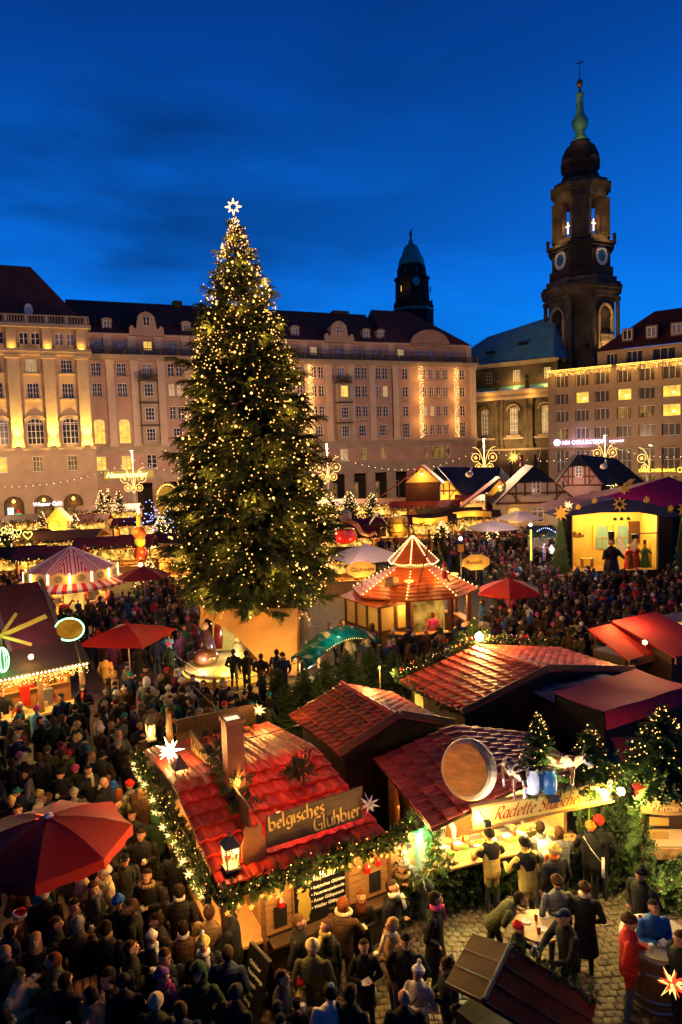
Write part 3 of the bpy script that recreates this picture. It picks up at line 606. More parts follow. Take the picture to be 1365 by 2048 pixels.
# ---------------- hotel on the right
NA=-.5905; H_=thing('hotel_building','beige stone hotel with square windows, red roof and icicle lights on the right','building',(39.77,130,0),NA)
ops=[];wins=[];gw=[]
rows=[(21.0,2.1),(17.85,1.95),(14.6,2.0),(11.3,2.0)]
cw=[(2.5,2.4),(6.2,2.4),(9.7,2.5),(13.5,2.4),(17.2,2.6),(21.1,2.9),(25.1,2.6),(29,2.6)]
litset={(1,1):'l',(1,3):'l',(1,5):'l',(2,3):'m',(2,5):'l',(2,4):'m',(3,0):'m'}
for r,(z,h) in enumerate(rows):
    for c_,(u,w) in enumerate(cw):
        ops.append((u-w/2,u+w/2,z,z+h)); wins.append((u,z,w,h,litset.get((r,c_),'d')))
lops=[(u-w/2,u+w/2,.0,9.3) for u,w in cw]
wl=MB(); wall_open(wl,0,31,0,24.2,ops+lops,.55,0); wl.bx(0,31,1.6,2,0,24); wl.box((.15,6,12.1),(.28,11.4,24.2)); wl.build('wall',nhst,H_)
gx={}
for u,z,w,h,k in wins:
    window(H_,u+.1,z,w-.02,h,3,1,kind='h' if k=='d' else k,y=.5,ft=.05)
    if k=='l':
        a=MB(); a.lathe([(.02,0),(.22,.02),(.14,.32),(.02,.34)],8,(u+.4,.3,z+.6)); a.build('room_lamp',em('room_lamp',(1,.7,.2),5),H_)
for u,w in cw:
    window(H_,u,.1,w-.02,4.3,2,2,kind='m',y=.5,ft=.06); window(H_,u,5.0,w-.02,4.2,3,2,kind='h',y=.5,ft=.06); b=MB(); b.bx(u-w/2,u+w/2,.3,.5,4.45,4.95); b.build('floor_band',nhst,H_)
for z_ in (9.6,23.6): MB().bx(-.1,31,-.35,-.003,z_,z_+.15).build('ledge',nhst,H_)
wl=MB(); aop=[(10.2,12.0,24.6,26.4),(13.6,16.2,24.5,26.5),(17.9,21.5,24.5,26.5),(23,27,24.5,26.5)]
wall_open(wl,8.6,31,24.2,27.0,aop,.4,1.6); wl.box((8.75,4,25.6),(.28,4.6,2.8)); wl.bx(8.9,31,3.4,3.6,24.3,27); wl.build('attic_wall',nhst,H_)
for a,b2,c2,d2 in aop: window(H_,(a+b2)/2,c2,b2-a-.02,d2-c2,3,1,kind='d',y=2.0,ft=.05)
b=MB(); b.add([(8.2,1.2,27.0),(33,1.2,27.0),(33,9,34.2),(17.0,9,34.2),(8.2,17,27)],[(0,1,2,3),(0,3,4)]); b.build('roof',mat('hotel_roof',(.11,.022,.018),.75,.3,1,.4,bsc=20),H_)
for u in (13.6,17.6,21.6,25.6):
    b=MB(); b.bx(u-.95,u+.95,2.4,6,28.4,30.7); o=b.build('dormer',mat('dormer_stone',(.2,.14,.11),.8),H_); window(o,u,28.7,1.5,1.7,2,1,kind='b' if u>15 else 'd',y=2.33,ft=.08)
pts=[]
for a,b_ in ((0,11.6),(12.4,31)):
    for i in range(int((b_-a)/.09)):
        u=a+i*.09; n=random.choice((1,2,3,4,5,3)); pts+=[(u+random.uniform(-.05,.05),-.25-random.random()*.1,24.15-k*.26) for k in range(n)]
o=bulbs('icicle_lights',pts,.06,H_,em('icicle_bulb',(1,.5,.08),4.5)); o['label']='row of hanging warm icicle lights along the hotel parapet'
for u in range(2,30,4): lamp('POINT',(u,-1.2,23.2),150,(1,.52,.1),H_,.4)
text('NH COLLECTION',.95,H_,(2.6,-.25,10.35),(PI/2,0,0),em('nh_letters',(.85,.55,1),3.5),ext=.04,bold=.03,space=1.05)
text('ALTMARKT',.5,H_,(11.0,-.25,10.45),(PI/2,0,0),MT['nh_letters'],ext=.03,bold=.01); lamp('POINT',(6,-1.6,10.8),260,(.75,.5,1),H_,.6)
b=MB(); b.lathe([(.02,0),(.62,0),(.62,.15),(.02,.16)],16); o=b.build('round_logo',em('nh_logo',(.8,.6,1),3),H_); o.location=(1.7,-.2,10.75); o.rotation_euler=(PI/2,0,0)
text('DRESDNER BANK',.75,H_,(16.0,-.3,5.0),(PI/2,0,0),em('bank_letters',(1,.62,.05),2.8),ext=.03,bold=.015)
b=MB(); 
for k in range(6): t=k*PI/3; b.box((22.6+.38*cos(t),-.3,5.28+.38*sin(t)),(.12,.1,.42),ry=-t)
b.build('hexagon_logo',MT['bank_letters'],H_)
# ================================================================ GROUND
cob=mat('cobble_far',(.085,.068,.048),.7,.5,3,.6,bsc=9)
n_=cob.node_tree.nodes; l_=cob.node_tree.links; vo=n_.new('ShaderNodeTexVoronoi'); vo.feature='DISTANCE_TO_EDGE'; vo.inputs['Scale'].default_value=6.5; tcx=[x for x in n_ if x.type=='TEX_COORD'][0]; l_.new(tcx.outputs['Object'],vo.inputs[0])
mr_=n_.new('ShaderNodeMapRange'); mr_.inputs[2].default_value=.09; l_.new(vo.outputs[0],mr_.inputs[0]); bp_=[x for x in n_ if x.type=='BUMP'][0]; l_.new(mr_.outputs[0],bp_.inputs['Height']); bp_.inputs['Strength'].default_value=.8
g=MB(); g.add([(-500,-60,0),(500,-60,0),(500,900,0),(-500,900,0)],[(0,1,2,3)]); ground=g.build('ground',cob); tag(ground,kind='structure')
# cobbles: arcs of single setts; the ones that show largest are objects, the rest one mesh
cm=mat('cobblestone',(.17,.135,.085),.6,.6,5.5,.4,bsc=30)
def sett(w,d,h,j):
    rr=random.Random(j); b=MB(); q=lambda:rr.uniform(-.006,.006); x,y=w/2,d/2
    b.add([(-x,-y,0),(x,-y,0),(x,y,0),(-x,y,0),(-x+q(),-y+q(),h*.75),(x+q(),-y+q(),h*.75),(x+q(),y+q(),h*.75),(-x+q(),y+q(),h*.75),(-x*.7,-y*.7,h+q()*.6),(x*.7,-y*.7,h+q()*.6),(x*.7,y*.7,h+q()*.6),(-x*.7,y*.7,h+q()*.6)],
     [(0,1,5,4),(1,2,6,5),(2,3,7,6),(3,0,4,7),(4,5,9,8),(5,6,10,9),(6,7,11,10),(7,4,8,11),(8,9,10,11)]); return b
SP=[sett(.145,.125,.045,j) for j in range(4)]; SM=[s.mesh('cobblestone',cm) for s in SP]
cs=[]; y=8.6; row=0
while y<19.5:
    x=-4.5
    while x<11:
        yy=y+.10*sin(x*1.15+row*.0)+random.uniform(-.014,.014); a=math.atan(.115*cos(x*1.15)); cs.append((x+(row%2)*.08+random.uniform(-.014,.014),yy,a+random.uniform(-.13,.13))); x+=.162
    y+=.142; row+=1
def vis_c(c): 
    px,py,_=pix((c[0],c[1],0)); return 850<px<1365 and 1690<py<2048
near=sorted([c for c in cs if vis_c(c) and pix((c[0],c[1],0))[0]>870 and pix((c[0],c[1],0))[1]<1900],key=lambda c:c[1])[:300]
ns=set(id(c) for c in near)
for c in near: link('cobblestone',random.choice(SM),ground,(c[0],c[1],0),rot=(0,0,c[2]))
o=link('cobblestones',scatter_mesh('cobblestones',SP,[(random.randrange(4),TR((c[0],c[1],0),(random.uniform(-.02,.02),0,c[2]))) for c in cs if id(c) not in ns],cm),ground); o['kind']='stuff'
# ================================================================ BIG TREE
TX,TY=-3.85,30.6
def tree_r(z):   # radius of the crown at height z
    P=[(2.9,2.4),(3.8,3.2),(5,3.55),(7,3.35),(9,3.1),(11.5,2.7),(14,2.15),(16,1.55),(17.5,1.05),(18.8,.55),(19.6,.2),(20.2,.05)]
    for i in range(len(P)-1):
        if P[i][0]<=z<=P[i+1][0]: t=(z-P[i][0])/(P[i+1][0]-P[i][0]); return P[i][1]+(P[i+1][1]-P[i][1])*t
    return P[0][1] if z<P[0][0] else .05
TR_=thing('christmas_tree','giant fir tree covered in warm lights with a lit star on top','christmas tree',(TX,TY,0))
b=MB(); b.tube((.1,0,1.0),(-.15,0,12),.34,.2,10); b.tube((-.15,0,12),(-.35,0,20.1),.2,.03,8); b.build('trunk',bark,TR_)
P=[spray_mb(12,1,.032,.34,.22,s,3) for s in range(5)]; L_=[]; BR=MB(); rr=random.Random(11); tips=[]
z=3.2
while z<19.7:
    R=tree_r(z); nb=max(5,int(5+R*4.6)); lob=rr.uniform(-.16,.14); ph=rr.uniform(0,6.3)
    for k in range(nb):
        a=ph+2*PI*k/nb+rr.uniform(-.22,.22); big=rr.random()<.16; rad=R*(rr.uniform(.68,1.0)*(1.2 if big else 1)+lob*sin(a*2+z*1.3)); zz=z+rr.uniform(-.2,.2)
        up=.05+.25*max(0,(z-8)/12)+ (.18 if big else 0); dr=-.16*R/3.5
        base=Vector((-.35*z/20,0,zz)); d=Vector((cos(a),sin(a),0)); pts=[base+d*rad*t+Vector((0,0,rad*(up*t+dr*t*t*1.8+ .10*t**4))) for t in (0,.3,.55,.78,1)]
        BR.path([tuple(p) for p in pts],.05*rad/3+.01,4,r1=.008); tips.append((pts[-1],a,rad))
        n=max(3,int(rad*6.5))
        for i in range(n):
            t=.30+.70*(i+.5)/n if rad>1 else (i+.5)/n; j=min(3,int(t*4)); tt=t*4-j; p=pts[j].lerp(pts[j+1],tt)
            for s in (-1,1):
                an=a+s*rr.uniform(.45,1.0)*(1-.6*t)+rr.uniform(-.1,.1); el=rr.uniform(-.75,.35); dd=Vector((cos(an)*cos(el),sin(an)*cos(el),sin(el))); yv=Vector((-sin(an),cos(an),0)); yv=(yv+Vector((0,0,rr.uniform(-1.1,1.1)))).normalized(); yv=(yv-dd*yv.dot(dd)).normalized(); zv=dd.cross(yv)
                L_.append((rr.randrange(5),basis(dd,yv,zv,p)@Matrix.Scale(rr.uniform(.62,1.05)*(.85-.25*t)*min(1.1,.5+rad*.26),4)))
        dd=(pts[4]-pts[3]).normalized(); yv=Vector((-sin(a),cos(a),0)); L_.append((rr.randrange(5),basis(dd,yv,dd.cross(yv),pts[3])@Matrix.Scale((pts[4]-pts[3]).length*1.5,4)))
    z+=.31+.08*rr.random()-(.1 if z>17 else 0)
gt=mat('big_tree_needles',(.068,.092,.022),.65,.65,.9)
BR.build('branches',bark,TR_)['kind']='stuff'
o=link('crown',scatter_mesh('crown',P,L_,[gt,bark]),TR_); o['kind']='stuff'
print('tree sprays',len(L_))
pts=[];big=[];rr=random.Random(3)
for i in range(2000):
    q=rr.random(); z=3.0+16.8*(q**1.12); R=tree_r(z)
    a=rr.uniform(0,2*PI); k=.72+.36*rr.random()**.55; 
    if z<6.5 and rr.random()<.35: k=rr.uniform(.25,.8)
    p=(-.35*z/20+R*k*cos(a),R*k*sin(a),z+rr.uniform(-.2,.2)); (big if rr.random()<.11 else pts).append(p)
for t,a,rad in tips:
    if rr.random()<.4: pts.append(tuple(t+Vector((rr.uniform(-.1,.1),0,.08)))) 
for s in range(26):   # strings that run down and along the boughs
    z=rr.uniform(4,17); a=rr.uniform(-PI,0); R=tree_r(z)*1.0
    for k in range(rr.randint(6,14)):
        zz=z-k*.17; rad=tree_r(zz)*(.98+.05*sin(k)); aa=a+k*.02*rr.choice((-1,1)); pts.append((rad*cos(aa)-.35*zz/20,rad*sin(aa),zz))
bulbs('fairy_lights',pts,.024,TR_,em('tree_bulb',(1,.45,.10),3.6),.5); bulbs('light_globes',big,.052,TR_,em('tree_globe',(1,.48,.10),4),.3)
for i in range(70):
    z=3+16.3*((i+.5)/70)**1.05; R=tree_r(z)*.93; a=-PI/2+ (i*2.39996)%(2*PI)
    if sin(a)>.75: continue
    lamp('POINT',(R*1.05*cos(a)-.35*z/20,R*1.05*sin(a),z),52.0,(1,.48,.09),TR_,.12)
# star: an eight-pointed outline of light tubes
st=MB(); K=[]
for i in range(16):
    r=(.36 if i%4==0 else .30) if i%2==0 else .13; t=PI/2+i*PI/8; K.append((r*cos(t),0,r*sin(t)))
for i in range(16): st.tube(K[i],K[(i+1)%16],.020,n=6)
for s in (-.1,.1):
    pass
so_=st.build('star',em('star_tube',(1,.50,.22),3),TR_); so_.location=(-.36,-.1,20.35); so_['label']='lit eight-pointed outline star at the top'
lamp('POINT',(-.36,-.8,20.0),40,(1,.6,.4),TR_,.2)
# ================================================================ LAMP POSTS WITH LIT SCROLLS
lt=em('rope_light',(1,.50,.12),2.4)
def scroll_pts(s,kind):
    P=[]
    if kind==0:   # tall arm that curls outwards at the top
        for i in range(14): t=i/13; P.append((s*(.12+1.55*t**1.8),-.1,.2+3.1*math.sin(t*PI/2)))
    elif kind==1:
        for i in range(18): t=i/17; a=-PI*.65+2*PI*.92*t; P.append((s*(1.25+.62*cos(a)),-.12,1.75+.62*sin(a)))
        P=[(s*.1,-.12,.3)]+P
    else:
        for i in range(17): t=i/16; a=PI*.9+2*PI*.9*t; P.append((s*(.85+.48*cos(a)),-.12,.35+.48*sin(a)))
        P=[(s*.08,-.12,-.4)]+P
    return P
def lamp_post(label,p,h=11.5,half=False,base=7.0,power=0,sc=1.0):
    t=thing('street_lamp',label,'street lamp',p,0,'street lamps with lit scroll ornaments'); b=MB(); b.lathe([(.25,0),(.22,1),(.13,1.2),(.09,h)],8); b.build('post',mat('post_grey',(.25,.22,.17),.5,.1),t)
    b=MB(); b.box((0,-.4,h),(.35,1.1,.14)); b.build('lamp_head',steel,t)
    g=MB(); g.box((0,-.5,h-.09),(.26,.7,.03)); g.build('lamp_glass',em('lamp_glass',(1,.8,.5),3),t)
    if power: lamp('POINT',(0,-.6,h-.4),power,(1,.60,.34),t,.35); lamp('SPOT',(0,-.9,h-.5),power*4.5,(1,.58,.30),t,.35,rot=(-R_(38),0,0),spot=2.3,blend=.8)
    for s in ((-1,1) if not half else (-1,)):
        for k in range(3):
            r=MB(); q=[(x*sc,y,z*sc+base) for x,y,z in scroll_pts(s,k)]; r.path(q,.045,5); o=r.build('scroll',lt,t)
            if k:
                c=(s*1.25*sc,-.12,1.75*sc+base) if k==1 else (s*.85*sc,-.12,.35*sc+base); f=MB()
                for i in range(6): a=i*PI/3; f.box((c[0]+.16*cos(a),c[1],c[2]+.16*sin(a)),(.22,.06,.08),ry=-a)
                f.build('blossom',em('blossom_light',(1,.48,.08),3),t)
    lamp('POINT',(0,-.8,base+1.5),150,WARM,t,.5)
    return t
for px,Y,lb in ((270,100,'lamp post with glowing scrolls in front of the restaurant sign and archway'),(658,100,'lamp post with glowing scrolls half hidden by the right edge of the giant fir'),(970,102,'lamp post with glowing scrolls in front of the church wall'),(1210,110,'lamp post with glowing scrolls beside the purple hotel lettering')):
    p=atY(px,1000,Y); lamp_post(lb,(p.x,Y,0),power=5600,base={270:5.6,658:6.2}.get(px,6.9))
p=atY(1300,1000,100); t=lamp_post('single glowing scroll beside the yellow bank lettering',(p.x,100,0),9.6,half=True,base=6.0)
for px,Y in ((-60,98),(470,102)):   # unseen posts added behind the tree and past the corner for even facade light
    p=atY(px,1000,Y); lamp_post('added lamp post with glowing scrolls '+('hidden behind the giant fir' if px>0 else 'past the corner building'),(p.x,Y,0),power=5600,base=6)
def catenary(pp,qq,sag,n): return [(pp[0]+(qq[0]-pp[0])*i/n,pp[1]+(qq[1]-pp[1])*i/n,pp[2]+(qq[2]-pp[2])*i/n-sag*4*(i/n)*(1-i/n)) for i in range(n+1)]
def chain(px0,y0,Y0,px1,y1,Y1,sag,n,lab):
    a=atY(px0,y0,Y0);b_=atY(px1,y1,Y1); P=catenary(a,b_,sag,n); t=thing('string_of_bulbs',lab,'string lights',tuple(a)); a=Vector(a); w=MB(); w.path([tuple(Vector(p)-a) for p in P],.015,3); w.build('wire',black,t)
    bulbs('bulb',[tuple(Vector(p)-a-Vector((0,0,.06))) for p in P[:-1]],.055,t,em('chain_bulb',(1,.65,.35),5),.2)
chain(-60,968,98,270,920,100,1.6,24,'sagging string of bulbs across the corner building arcade'); chain(270,920,100,470,915,102,1.8,14,'string of bulbs running behind the giant fir'); chain(658,905,100,970,893,102,2.9,24,'sagging string of bulbs in front of the pink building'); chain(970,893,102,1210,888,110,2.4,18,'string of bulbs crossing the church front'); chain(1210,888,110,1420,905,96,1.2,16,'string of bulbs in front of the hotel shop floor')
# golden herrnhut stars at the church and hotel
def moravian(label,p,r,mt,mt2=None,nn=26,group=None,rz=0,energy=0,col=WARM,parent=None,kindname='paper_star'):
    t=thing(kindname,label,'star light',p,rz,group); b=MB(); b2=MB(); g=(1+5**.5)/2; rr=random.Random(2)
    V=[]
    for i in range(nn):
        z=1-2*(i+.5)/nn; ph=i*2.39996; s=math.sqrt(1-z*z); V.append(Vector((s*cos(ph),s*sin(ph),z)))
    for i,v in enumerate(V):
        o1=v.orthogonal().normalized(); o2=v.cross(o1); c=v*r*.15; w=r*.125; tip=v*r*(1.0 if i%3 else .8); q=[c+o1*w,c+o2*w,c-o1*w,c-o2*w]
        (b if (i%2 or not mt2) else b2).add(q+[tip],[(0,1,4),(1,2,4),(2,3,4),(3,0,4)])
    b.build('star_points',mt,t); 
    if mt2: b2.build('coloured_points',mt2,t)
    if energy: lamp('POINT',(0,0,0),energy,col,t,r*.6)   # the lamp inside
    return t
p=atY(1028,914,118); moravian('large yellow paper star hanging before the dark church wall',tuple(p),1.3,em('star_yellow',(1,.55,.10),1.6)); lamp('POINT',tuple(p+Vector((0,-1.6,0))),160,WARM)
# ================================================================ NEAR HUTS
LF=6.0
tile_r=mat('red_clay_tile',(.46,.026,.010),.52,.4,6,.2,spec=.35,coat=0); tile_v=mat('wine_tile',(.34,.042,.024),.48,.35,5,.12,spec=.5); tile_o=mat('brown_tile',(.38,.055,.018),.46,.35,5,.15,spec=.55); tile_w=mat('dusty_tile',(.40,.065,.035),.52,.3,5,.15)
for _m in (tile_r,tile_v,tile_o,tile_w):   # every tile fired a little differently
    _n=_m.node_tree.nodes; _l=_m.node_tree.links; _o=_n.new('ShaderNodeObjectInfo'); _r=_n.new('ShaderNodeMapRange'); _r.inputs[3].default_value=.55; _r.inputs[4].default_value=1.35; _l.new(_o.outputs['Random'],_r.inputs[0]); _v=_n.new('ShaderNodeVectorMath'); _v.operation='MULTIPLY'; _b=_n['Principled BSDF']; _l.new(_b.inputs['Base Color'].links[0].from_socket,_v.inputs[0]); _l.new(_r.outputs[0],_v.inputs[1]); _l.new(_v.outputs[0],_b.inputs['Base Color'])
darkw=mat('dark_stained_wood',(.035,.018,.010),.5,.4,5,.3,wave=(1,8,1)); planks=mat('pine_planks',(.36,.19,.065),.45,.3,4,.25,wave=(1,1,9)); signw=mat('sign_wood',(.10,.055,.028),.6,.35,3,.2,wave=(1,1,7)); greend=mat('green_felt',(.012,.05,.035),.8,.2,4)
tarps=mat('silver_tarp',(.22,.24,.26),.35,.3,2,.9,bsc=6); tarpm=mat('magenta_tarp',(.42,.012,.045),.75,.15,1.5,.35,bsc=3); tarpg=mat('green_tarp',(.0,.10,.075),.22,.4,3,1,bsc=7); clothr=mat('red_canvas',(.40,.010,.006),.75,.1,2,.1); clothd=mat('dark_red_canvas',(.22,.010,.012),.8,.1,2,.1); clothw=mat('white_canvas',(.75,.66,.68),.75,.05,1); 
def glassm():
    m=bpy.data.materials.new('clear_glass'); m.use_nodes=True; n=m.node_tree.nodes; l=m.node_tree.links; n.clear(); o=n.new('ShaderNodeOutputMaterial'); t=n.new('ShaderNodeBsdfTransparent'); g=n.new('ShaderNodeBsdfGlossy'); g.inputs['Roughness'].default_value=.03; x=n.new('ShaderNodeMixShader'); x.inputs[0].default_value=.10; l.new(t.outputs[0],x.inputs[1]); l.new(g.outputs[0],x.inputs[2]); l.new(x.outputs[0],o.inputs[0]); return m
clearg=glassm()
def tile_mb(w,l,amp=.048,th=.034,n=6,seed=0):
    b=MB(); rr=random.Random(seed); P=[]
    for i in range(n+1):
        t=i/n; z=amp*sin(t*2*PI-.6)*.5+amp*.5*(t>.72)*sin((t-.72)/.28*PI); P.append((t*w*1.04,z))
    V=[(x,0,z+.034) for x,z in P]+[(x,l,z) for x,z in P]+[(x,0,z+.034-th-.012) for x,z in P]
    k=n+1; F=[(i,i+1,k+i+1,k+i) for i in range(n)]+[(2*k+i,2*k+i+1,i+1,i) for i in range(n)]+[(0,k,2*k),(n,2*k+n,k+n)]
    return b.add(V,F)
def tile_roof(parent,O,U,V,nu,nv,mtl,name='roof',amp=.044,pieces=True,under=None,ov=1.12,jit=.006):
    """O lower-left corner, U vector along the eave, V vector up the slope"""
    O,U,V=Vector(O),Vector(U),Vector(V); u=U.normalized(); v=V.normalized(); n=u.cross(v).normalized()
    b=MB(); q=n*-.05; b.slab(O+q,O+U+q,O+U+V+q,O+V+q,.05); roof=b.build(name,under or darkw,parent)
    w=U.length/nu; l=V.length/nv; base=basis(u,v,n,O); pr=[tile_mb(w,l*ov,amp,seed=i) for i in range(3)]
    if pieces:
        ms=[p.mesh('roof_tile',mtl) for p in pr]
    for_j=[]
    for j in range(nv):
        for i in range(nu):
            M=base@TR((i*w+random.uniform(-.003,.003),j*l+random.uniform(-jit,jit),.006),(random.uniform(-.01,.01)-.055,random.uniform(-.01,.01),random.uniform(-.012,.012)))
            if pieces:
                o=bpy.data.objects.new('roof_tile',random.choice(ms)); C.objects.link(o); o.parent=roof; o.matrix_local=M
            else: for_j.append((random.randrange(3),M))
    if for_j: o=link('roof_tiles',scatter_mesh('roof_tiles',pr,for_j,mtl),roof); o['kind']='stuff'
    return roof
def planks_wall(parent,O,U,h,n,mtl,vert=True,name='plank',th=.025,face=None):
    """separate boards over the rectangle O,U,h"""
    O=Vector(O);U=Vector(U);u=U.normalized(); L_=U.length; nrm=Vector((u.y,-u.x,0))
    if vert: w=L_/n; b=MB(); b.box((w/2,0,h/2),(w-.012,th,h)); me=b.mesh(name,mtl)
    else: w=h/n; b=MB(); b.box((L_/2,0,w/2),(L_,th,w-.012)); me=b.mesh(name,mtl)
    for i in range(n):
        o=link(name,me,parent); o.rotation_euler=(0,0,math.atan2(u.y,u.x)); p=O+(u*w*i if vert else Vector((0,0,w*i)))+nrm*random.uniform(0,.006); o.location=p
def frame(o,rz): return (Vector(o),rz)
def loc(fr,px,py,z):   # photo pixel at height z -> local coordinates in a frame
    p=at(px,py,z)-Vector((fr[0].x,fr[0].y,0)); c,s=cos(fr[1]),sin(fr[1]); return Vector((p.x*c+p.y*s,-p.x*s+p.y*c,z))
def wor(fr,p): c,s=cos(fr[1]),sin(fr[1]); return Vector((fr[0].x+p[0]*c-p[1]*s,fr[0].y+p[0]*s+p[1]*c,p[2]))
# ---- calligraphic lettering: strokes drawn with a broad nib
def arc(cx,cy,rx,ry,a0,a1,n=9): return [(cx+rx*cos(R_(a0+(a1-a0)*i/n)),cy+ry*sin(R_(a0+(a1-a0)*i/n))) for i in range(n+1)]
GL={ # glyph: (advance, strokes) x-height 1, ascender 1.75
'b':(.95,[[(.1,1.75),(.12,.05)],arc(.42,.48,.36,.48,140,-170,10)]),'e':(.78,[[(.12,.5),(.62,.62)]+arc(.40,.5,.27,.48,30,300,10)]),
'l':(.42,[[(.12,1.75),(.12,.2),(.26,.02)]]),'g':(.92,[arc(.42,.55,.32,.45,60,400,12),[(.76,1.0),(.74,0)]+arc(.42,-.1,.33,.4,0,-160,7)]),
'i':(.40,[[(.15,1),(.15,.12),(.25,.02)],[(.15,1.42),(.17,1.46)]]),'s':(.66,[arc(.36,.75,.22,.24,40,250,6)+arc(.30,.24,.24,.25,80,-130,6)]),
'c':(.70,[arc(.42,.5,.32,.48,50,310,10)]),'h':(.92,[[(.12,1.75),(.12,0)],[(.12,.65)]+arc(.40,.6,.28,.38,150,0,6)+[(.68,.15),(.60,-.15)]]),
'G':(1.25,[arc(.62,.82,.52,.82,55,330,12),[(.62,.62),(1.1,.66)],[(1.06,.66),(1.02,-.1)]]),'u':(.90,[[(.12,1),(.12,.4)]+arc(.40,.35,.28,.34,180,340,6),[(.72,1),(.70,.1),(.82,0)]]),
'ü':(.90,[[(.12,1),(.12,.4)]+arc(.40,.35,.28,.34,180,340,6),[(.72,1),(.70,.1),(.82,0)],[(.25,1.42),(.27,1.46)],[(.58,1.46),(.60,1.5)]]),
'r':(.62,[[(.12,1),(.12,0)],[(.12,.65),(.35,.98),(.55,.88)]]),'R':(1.15,[[(.2,1.6),(.15,0)],arc(.48,1.22,.42,.40,150,-110,9)+[(.45,.75),(.75,.25),(1.02,-.02)]]),
'a':(.85,[arc(.38,.5,.30,.48,50,400,12),[(.68,.98),(.66,.15),(.8,.02)]]),'t':(.58,[[(.2,1.5),(.2,.2),(.36,.0)],[(.02,1.0),(.5,1.02)]]),
'S':(1.0,[arc(.55,1.2,.36,.38,40,250,7)+arc(.45,.42,.38,.42,75,-150,7)]),'n':(.90,[[(.12,1),(.12,0)],[(.12,.65)]+arc(.40,.62,.28,.36,150,0,6)+[(.68,.15),(.78,.0)]]),
'H':(1.2,[[(.2,1.7),(.2,0)],[(.2,.85),(.85,.92)],[(.9,1.7),(.88,0)]]),'·':(.4,[[(.15,.7),(.2,.74)]]),' ':(.5,[])}
def nib_text(s,size,parent,M,mtl,name='lettering',nib=.17,ang=40,slant=0,wide=1.0,thin=.05):
    b=MB(); x=0; na=R_(ang); nx,ny=cos(na)*nib/2,sin(na)*nib/2
    for ch in s:
        adv,st=GL[ch]
        for S_ in st:
            for i in range(len(S_)-1):
                (a,c),(d,e)=S_[i],S_[i+1]; Lg=math.hypot(d-a,e-c)
                k=[(a-nx,c-ny),(d-nx,e-ny),(d+nx,e+ny),(a+nx,c+ny)]
                k=[((x+p*wide+q*slant)*size,q*size) for p,q in k]
                ar=sum(k[j][0]*k[(j+1)%4][1]-k[(j+1)%4][0]*k[j][1] for j in range(4))
                if ar<0: k=k[::-1]
                z0=random.uniform(0,.0008); b.add([(p,q,z0+.006) for p,q in k],[(0,1,2,3)])
                # hairline so that thin strokes never vanish
                dx,dy=(d-a)/max(Lg,1e-6),(e-c)/max(Lg,1e-6); t=thin/2; k=[(a-dy*t,c+dx*t),(a+dy*t,c-dx*t),(d+dy*t,e-dx*t),(d-dy*t,e+dx*t)]; k=[((x+p*wide+q*slant)*size,q*size) for p,q in k]; b.add([(p,q,z0+.005) for p,q in k],[(0,1,2,3)])
        x+=adv*wide
    o=b.build(name,mtl,parent); o.matrix_local=M; return o,x*size
def face_M(p,u,n):   # lettering plane: origin, reading direction, outward normal
    u=Vector(u).normalized(); n=Vector(n).normalized(); v=n.cross(u); return basis(u,v,n,Vector(p))
def lantern(label,p,h=.62,w=.26,rz=0,fill=60,energy=6,group='wooden lanterns on the hut roof'):
    t=thing('lantern',label,'lantern',p,rz,group); b=MB()
    for sx in(-1,1):
        for sy in(-1,1): b.tube((sx*w*.38,sy*w*.38,.05),(sx*w*.5,sy*w*.5,h*.66),.018,.018,4)
    b.bx(-w*.55,w*.55,-w*.55,w*.55,0,.05); b.bx(-w*.55,w*.55,-w*.55,w*.55,h*.66,h*.7); b.build('frame',mat('lantern_wood',(.30,.24,.15),.6,.2),t)
    b=MB(); b.lathe([(w*.86,h*.7),(w*.18,h*.98),(w*.16,h*1.05),(.01,h*1.08)],4,ph=PI/4); b.build('roof',mat('lantern_roof',(.09,.08,.07),.6,.3,8),t); 
    g=MB()
    for k in range(4): a=k*PI/2; c,s=cos(a),sin(a); A=[(w*.38,-w*.34,.06),(w*.38,w*.34,.06),(w*.49,w*.44,h*.65),(w*.49,-w*.44,h*.65)]; g.add([(x*c-y*s,x*s+y*c,z) for x,y,z in A],[(0,1,2,3)])
    g.build('glass_pane',clearg,t)
    pts=[(random.gauss(0,w*.16),random.gauss(0,w*.16),random.uniform(.08,h*.62)) for _ in range(fill)]; bulbs('fairy_lights',pts,.011,t,bulb_s); lamp('POINT',(0,0,h*.35),energy,WARM,t,.08); lamp('POINT',(0,0,h*.66+.0-.08),energy*.3,WARM,t,.05); return t
stw=em('star_white',(1,.58,.18),2.6); stv=mat('star_paper_white',(.65,.6,.68),.5,.1)
# ================================================================ GLÜHBIER HUT
GF=frame((-2.24,10.69,0),R_(27.5)); GH=thing('market_hut','hut with glossy red tiled roof, brown lettered sign and star garland selling hot beer','market stall',GF[0],GF[1])
rz=3.22
tile_roof(GH,(.05,0,2.38),(3.2,0,0),(0,3.0,.57),11,8,tile_r)['label']='front slope of large glossy red tiles'
tile_roof(GH,(3.25,5.85,2.53),(-3.2,0,0),(0,-2.85,.42),11,9,tile_o)['label']='rear slope of finer orange-lit tiles'
b=MB(); b.bx(1.0,3.2,.9,5.5,.02,2.5); b.build('cabin',darkw,GH)
planks_wall(GH,(3.23,5.5,0.02),(0,-4.6,0),2.4,16,darkw)
b=MB(); b.bx(.10,.18,.2,6.1,.95,1.03); b.bx(.2,.95,.3,6.1,.95,1.0); b.build('counter',woodl,GH); b=MB(); b.bx(.25,.30,.3,6.1,.02,.95); b.build('counter_front',darkw,GH)
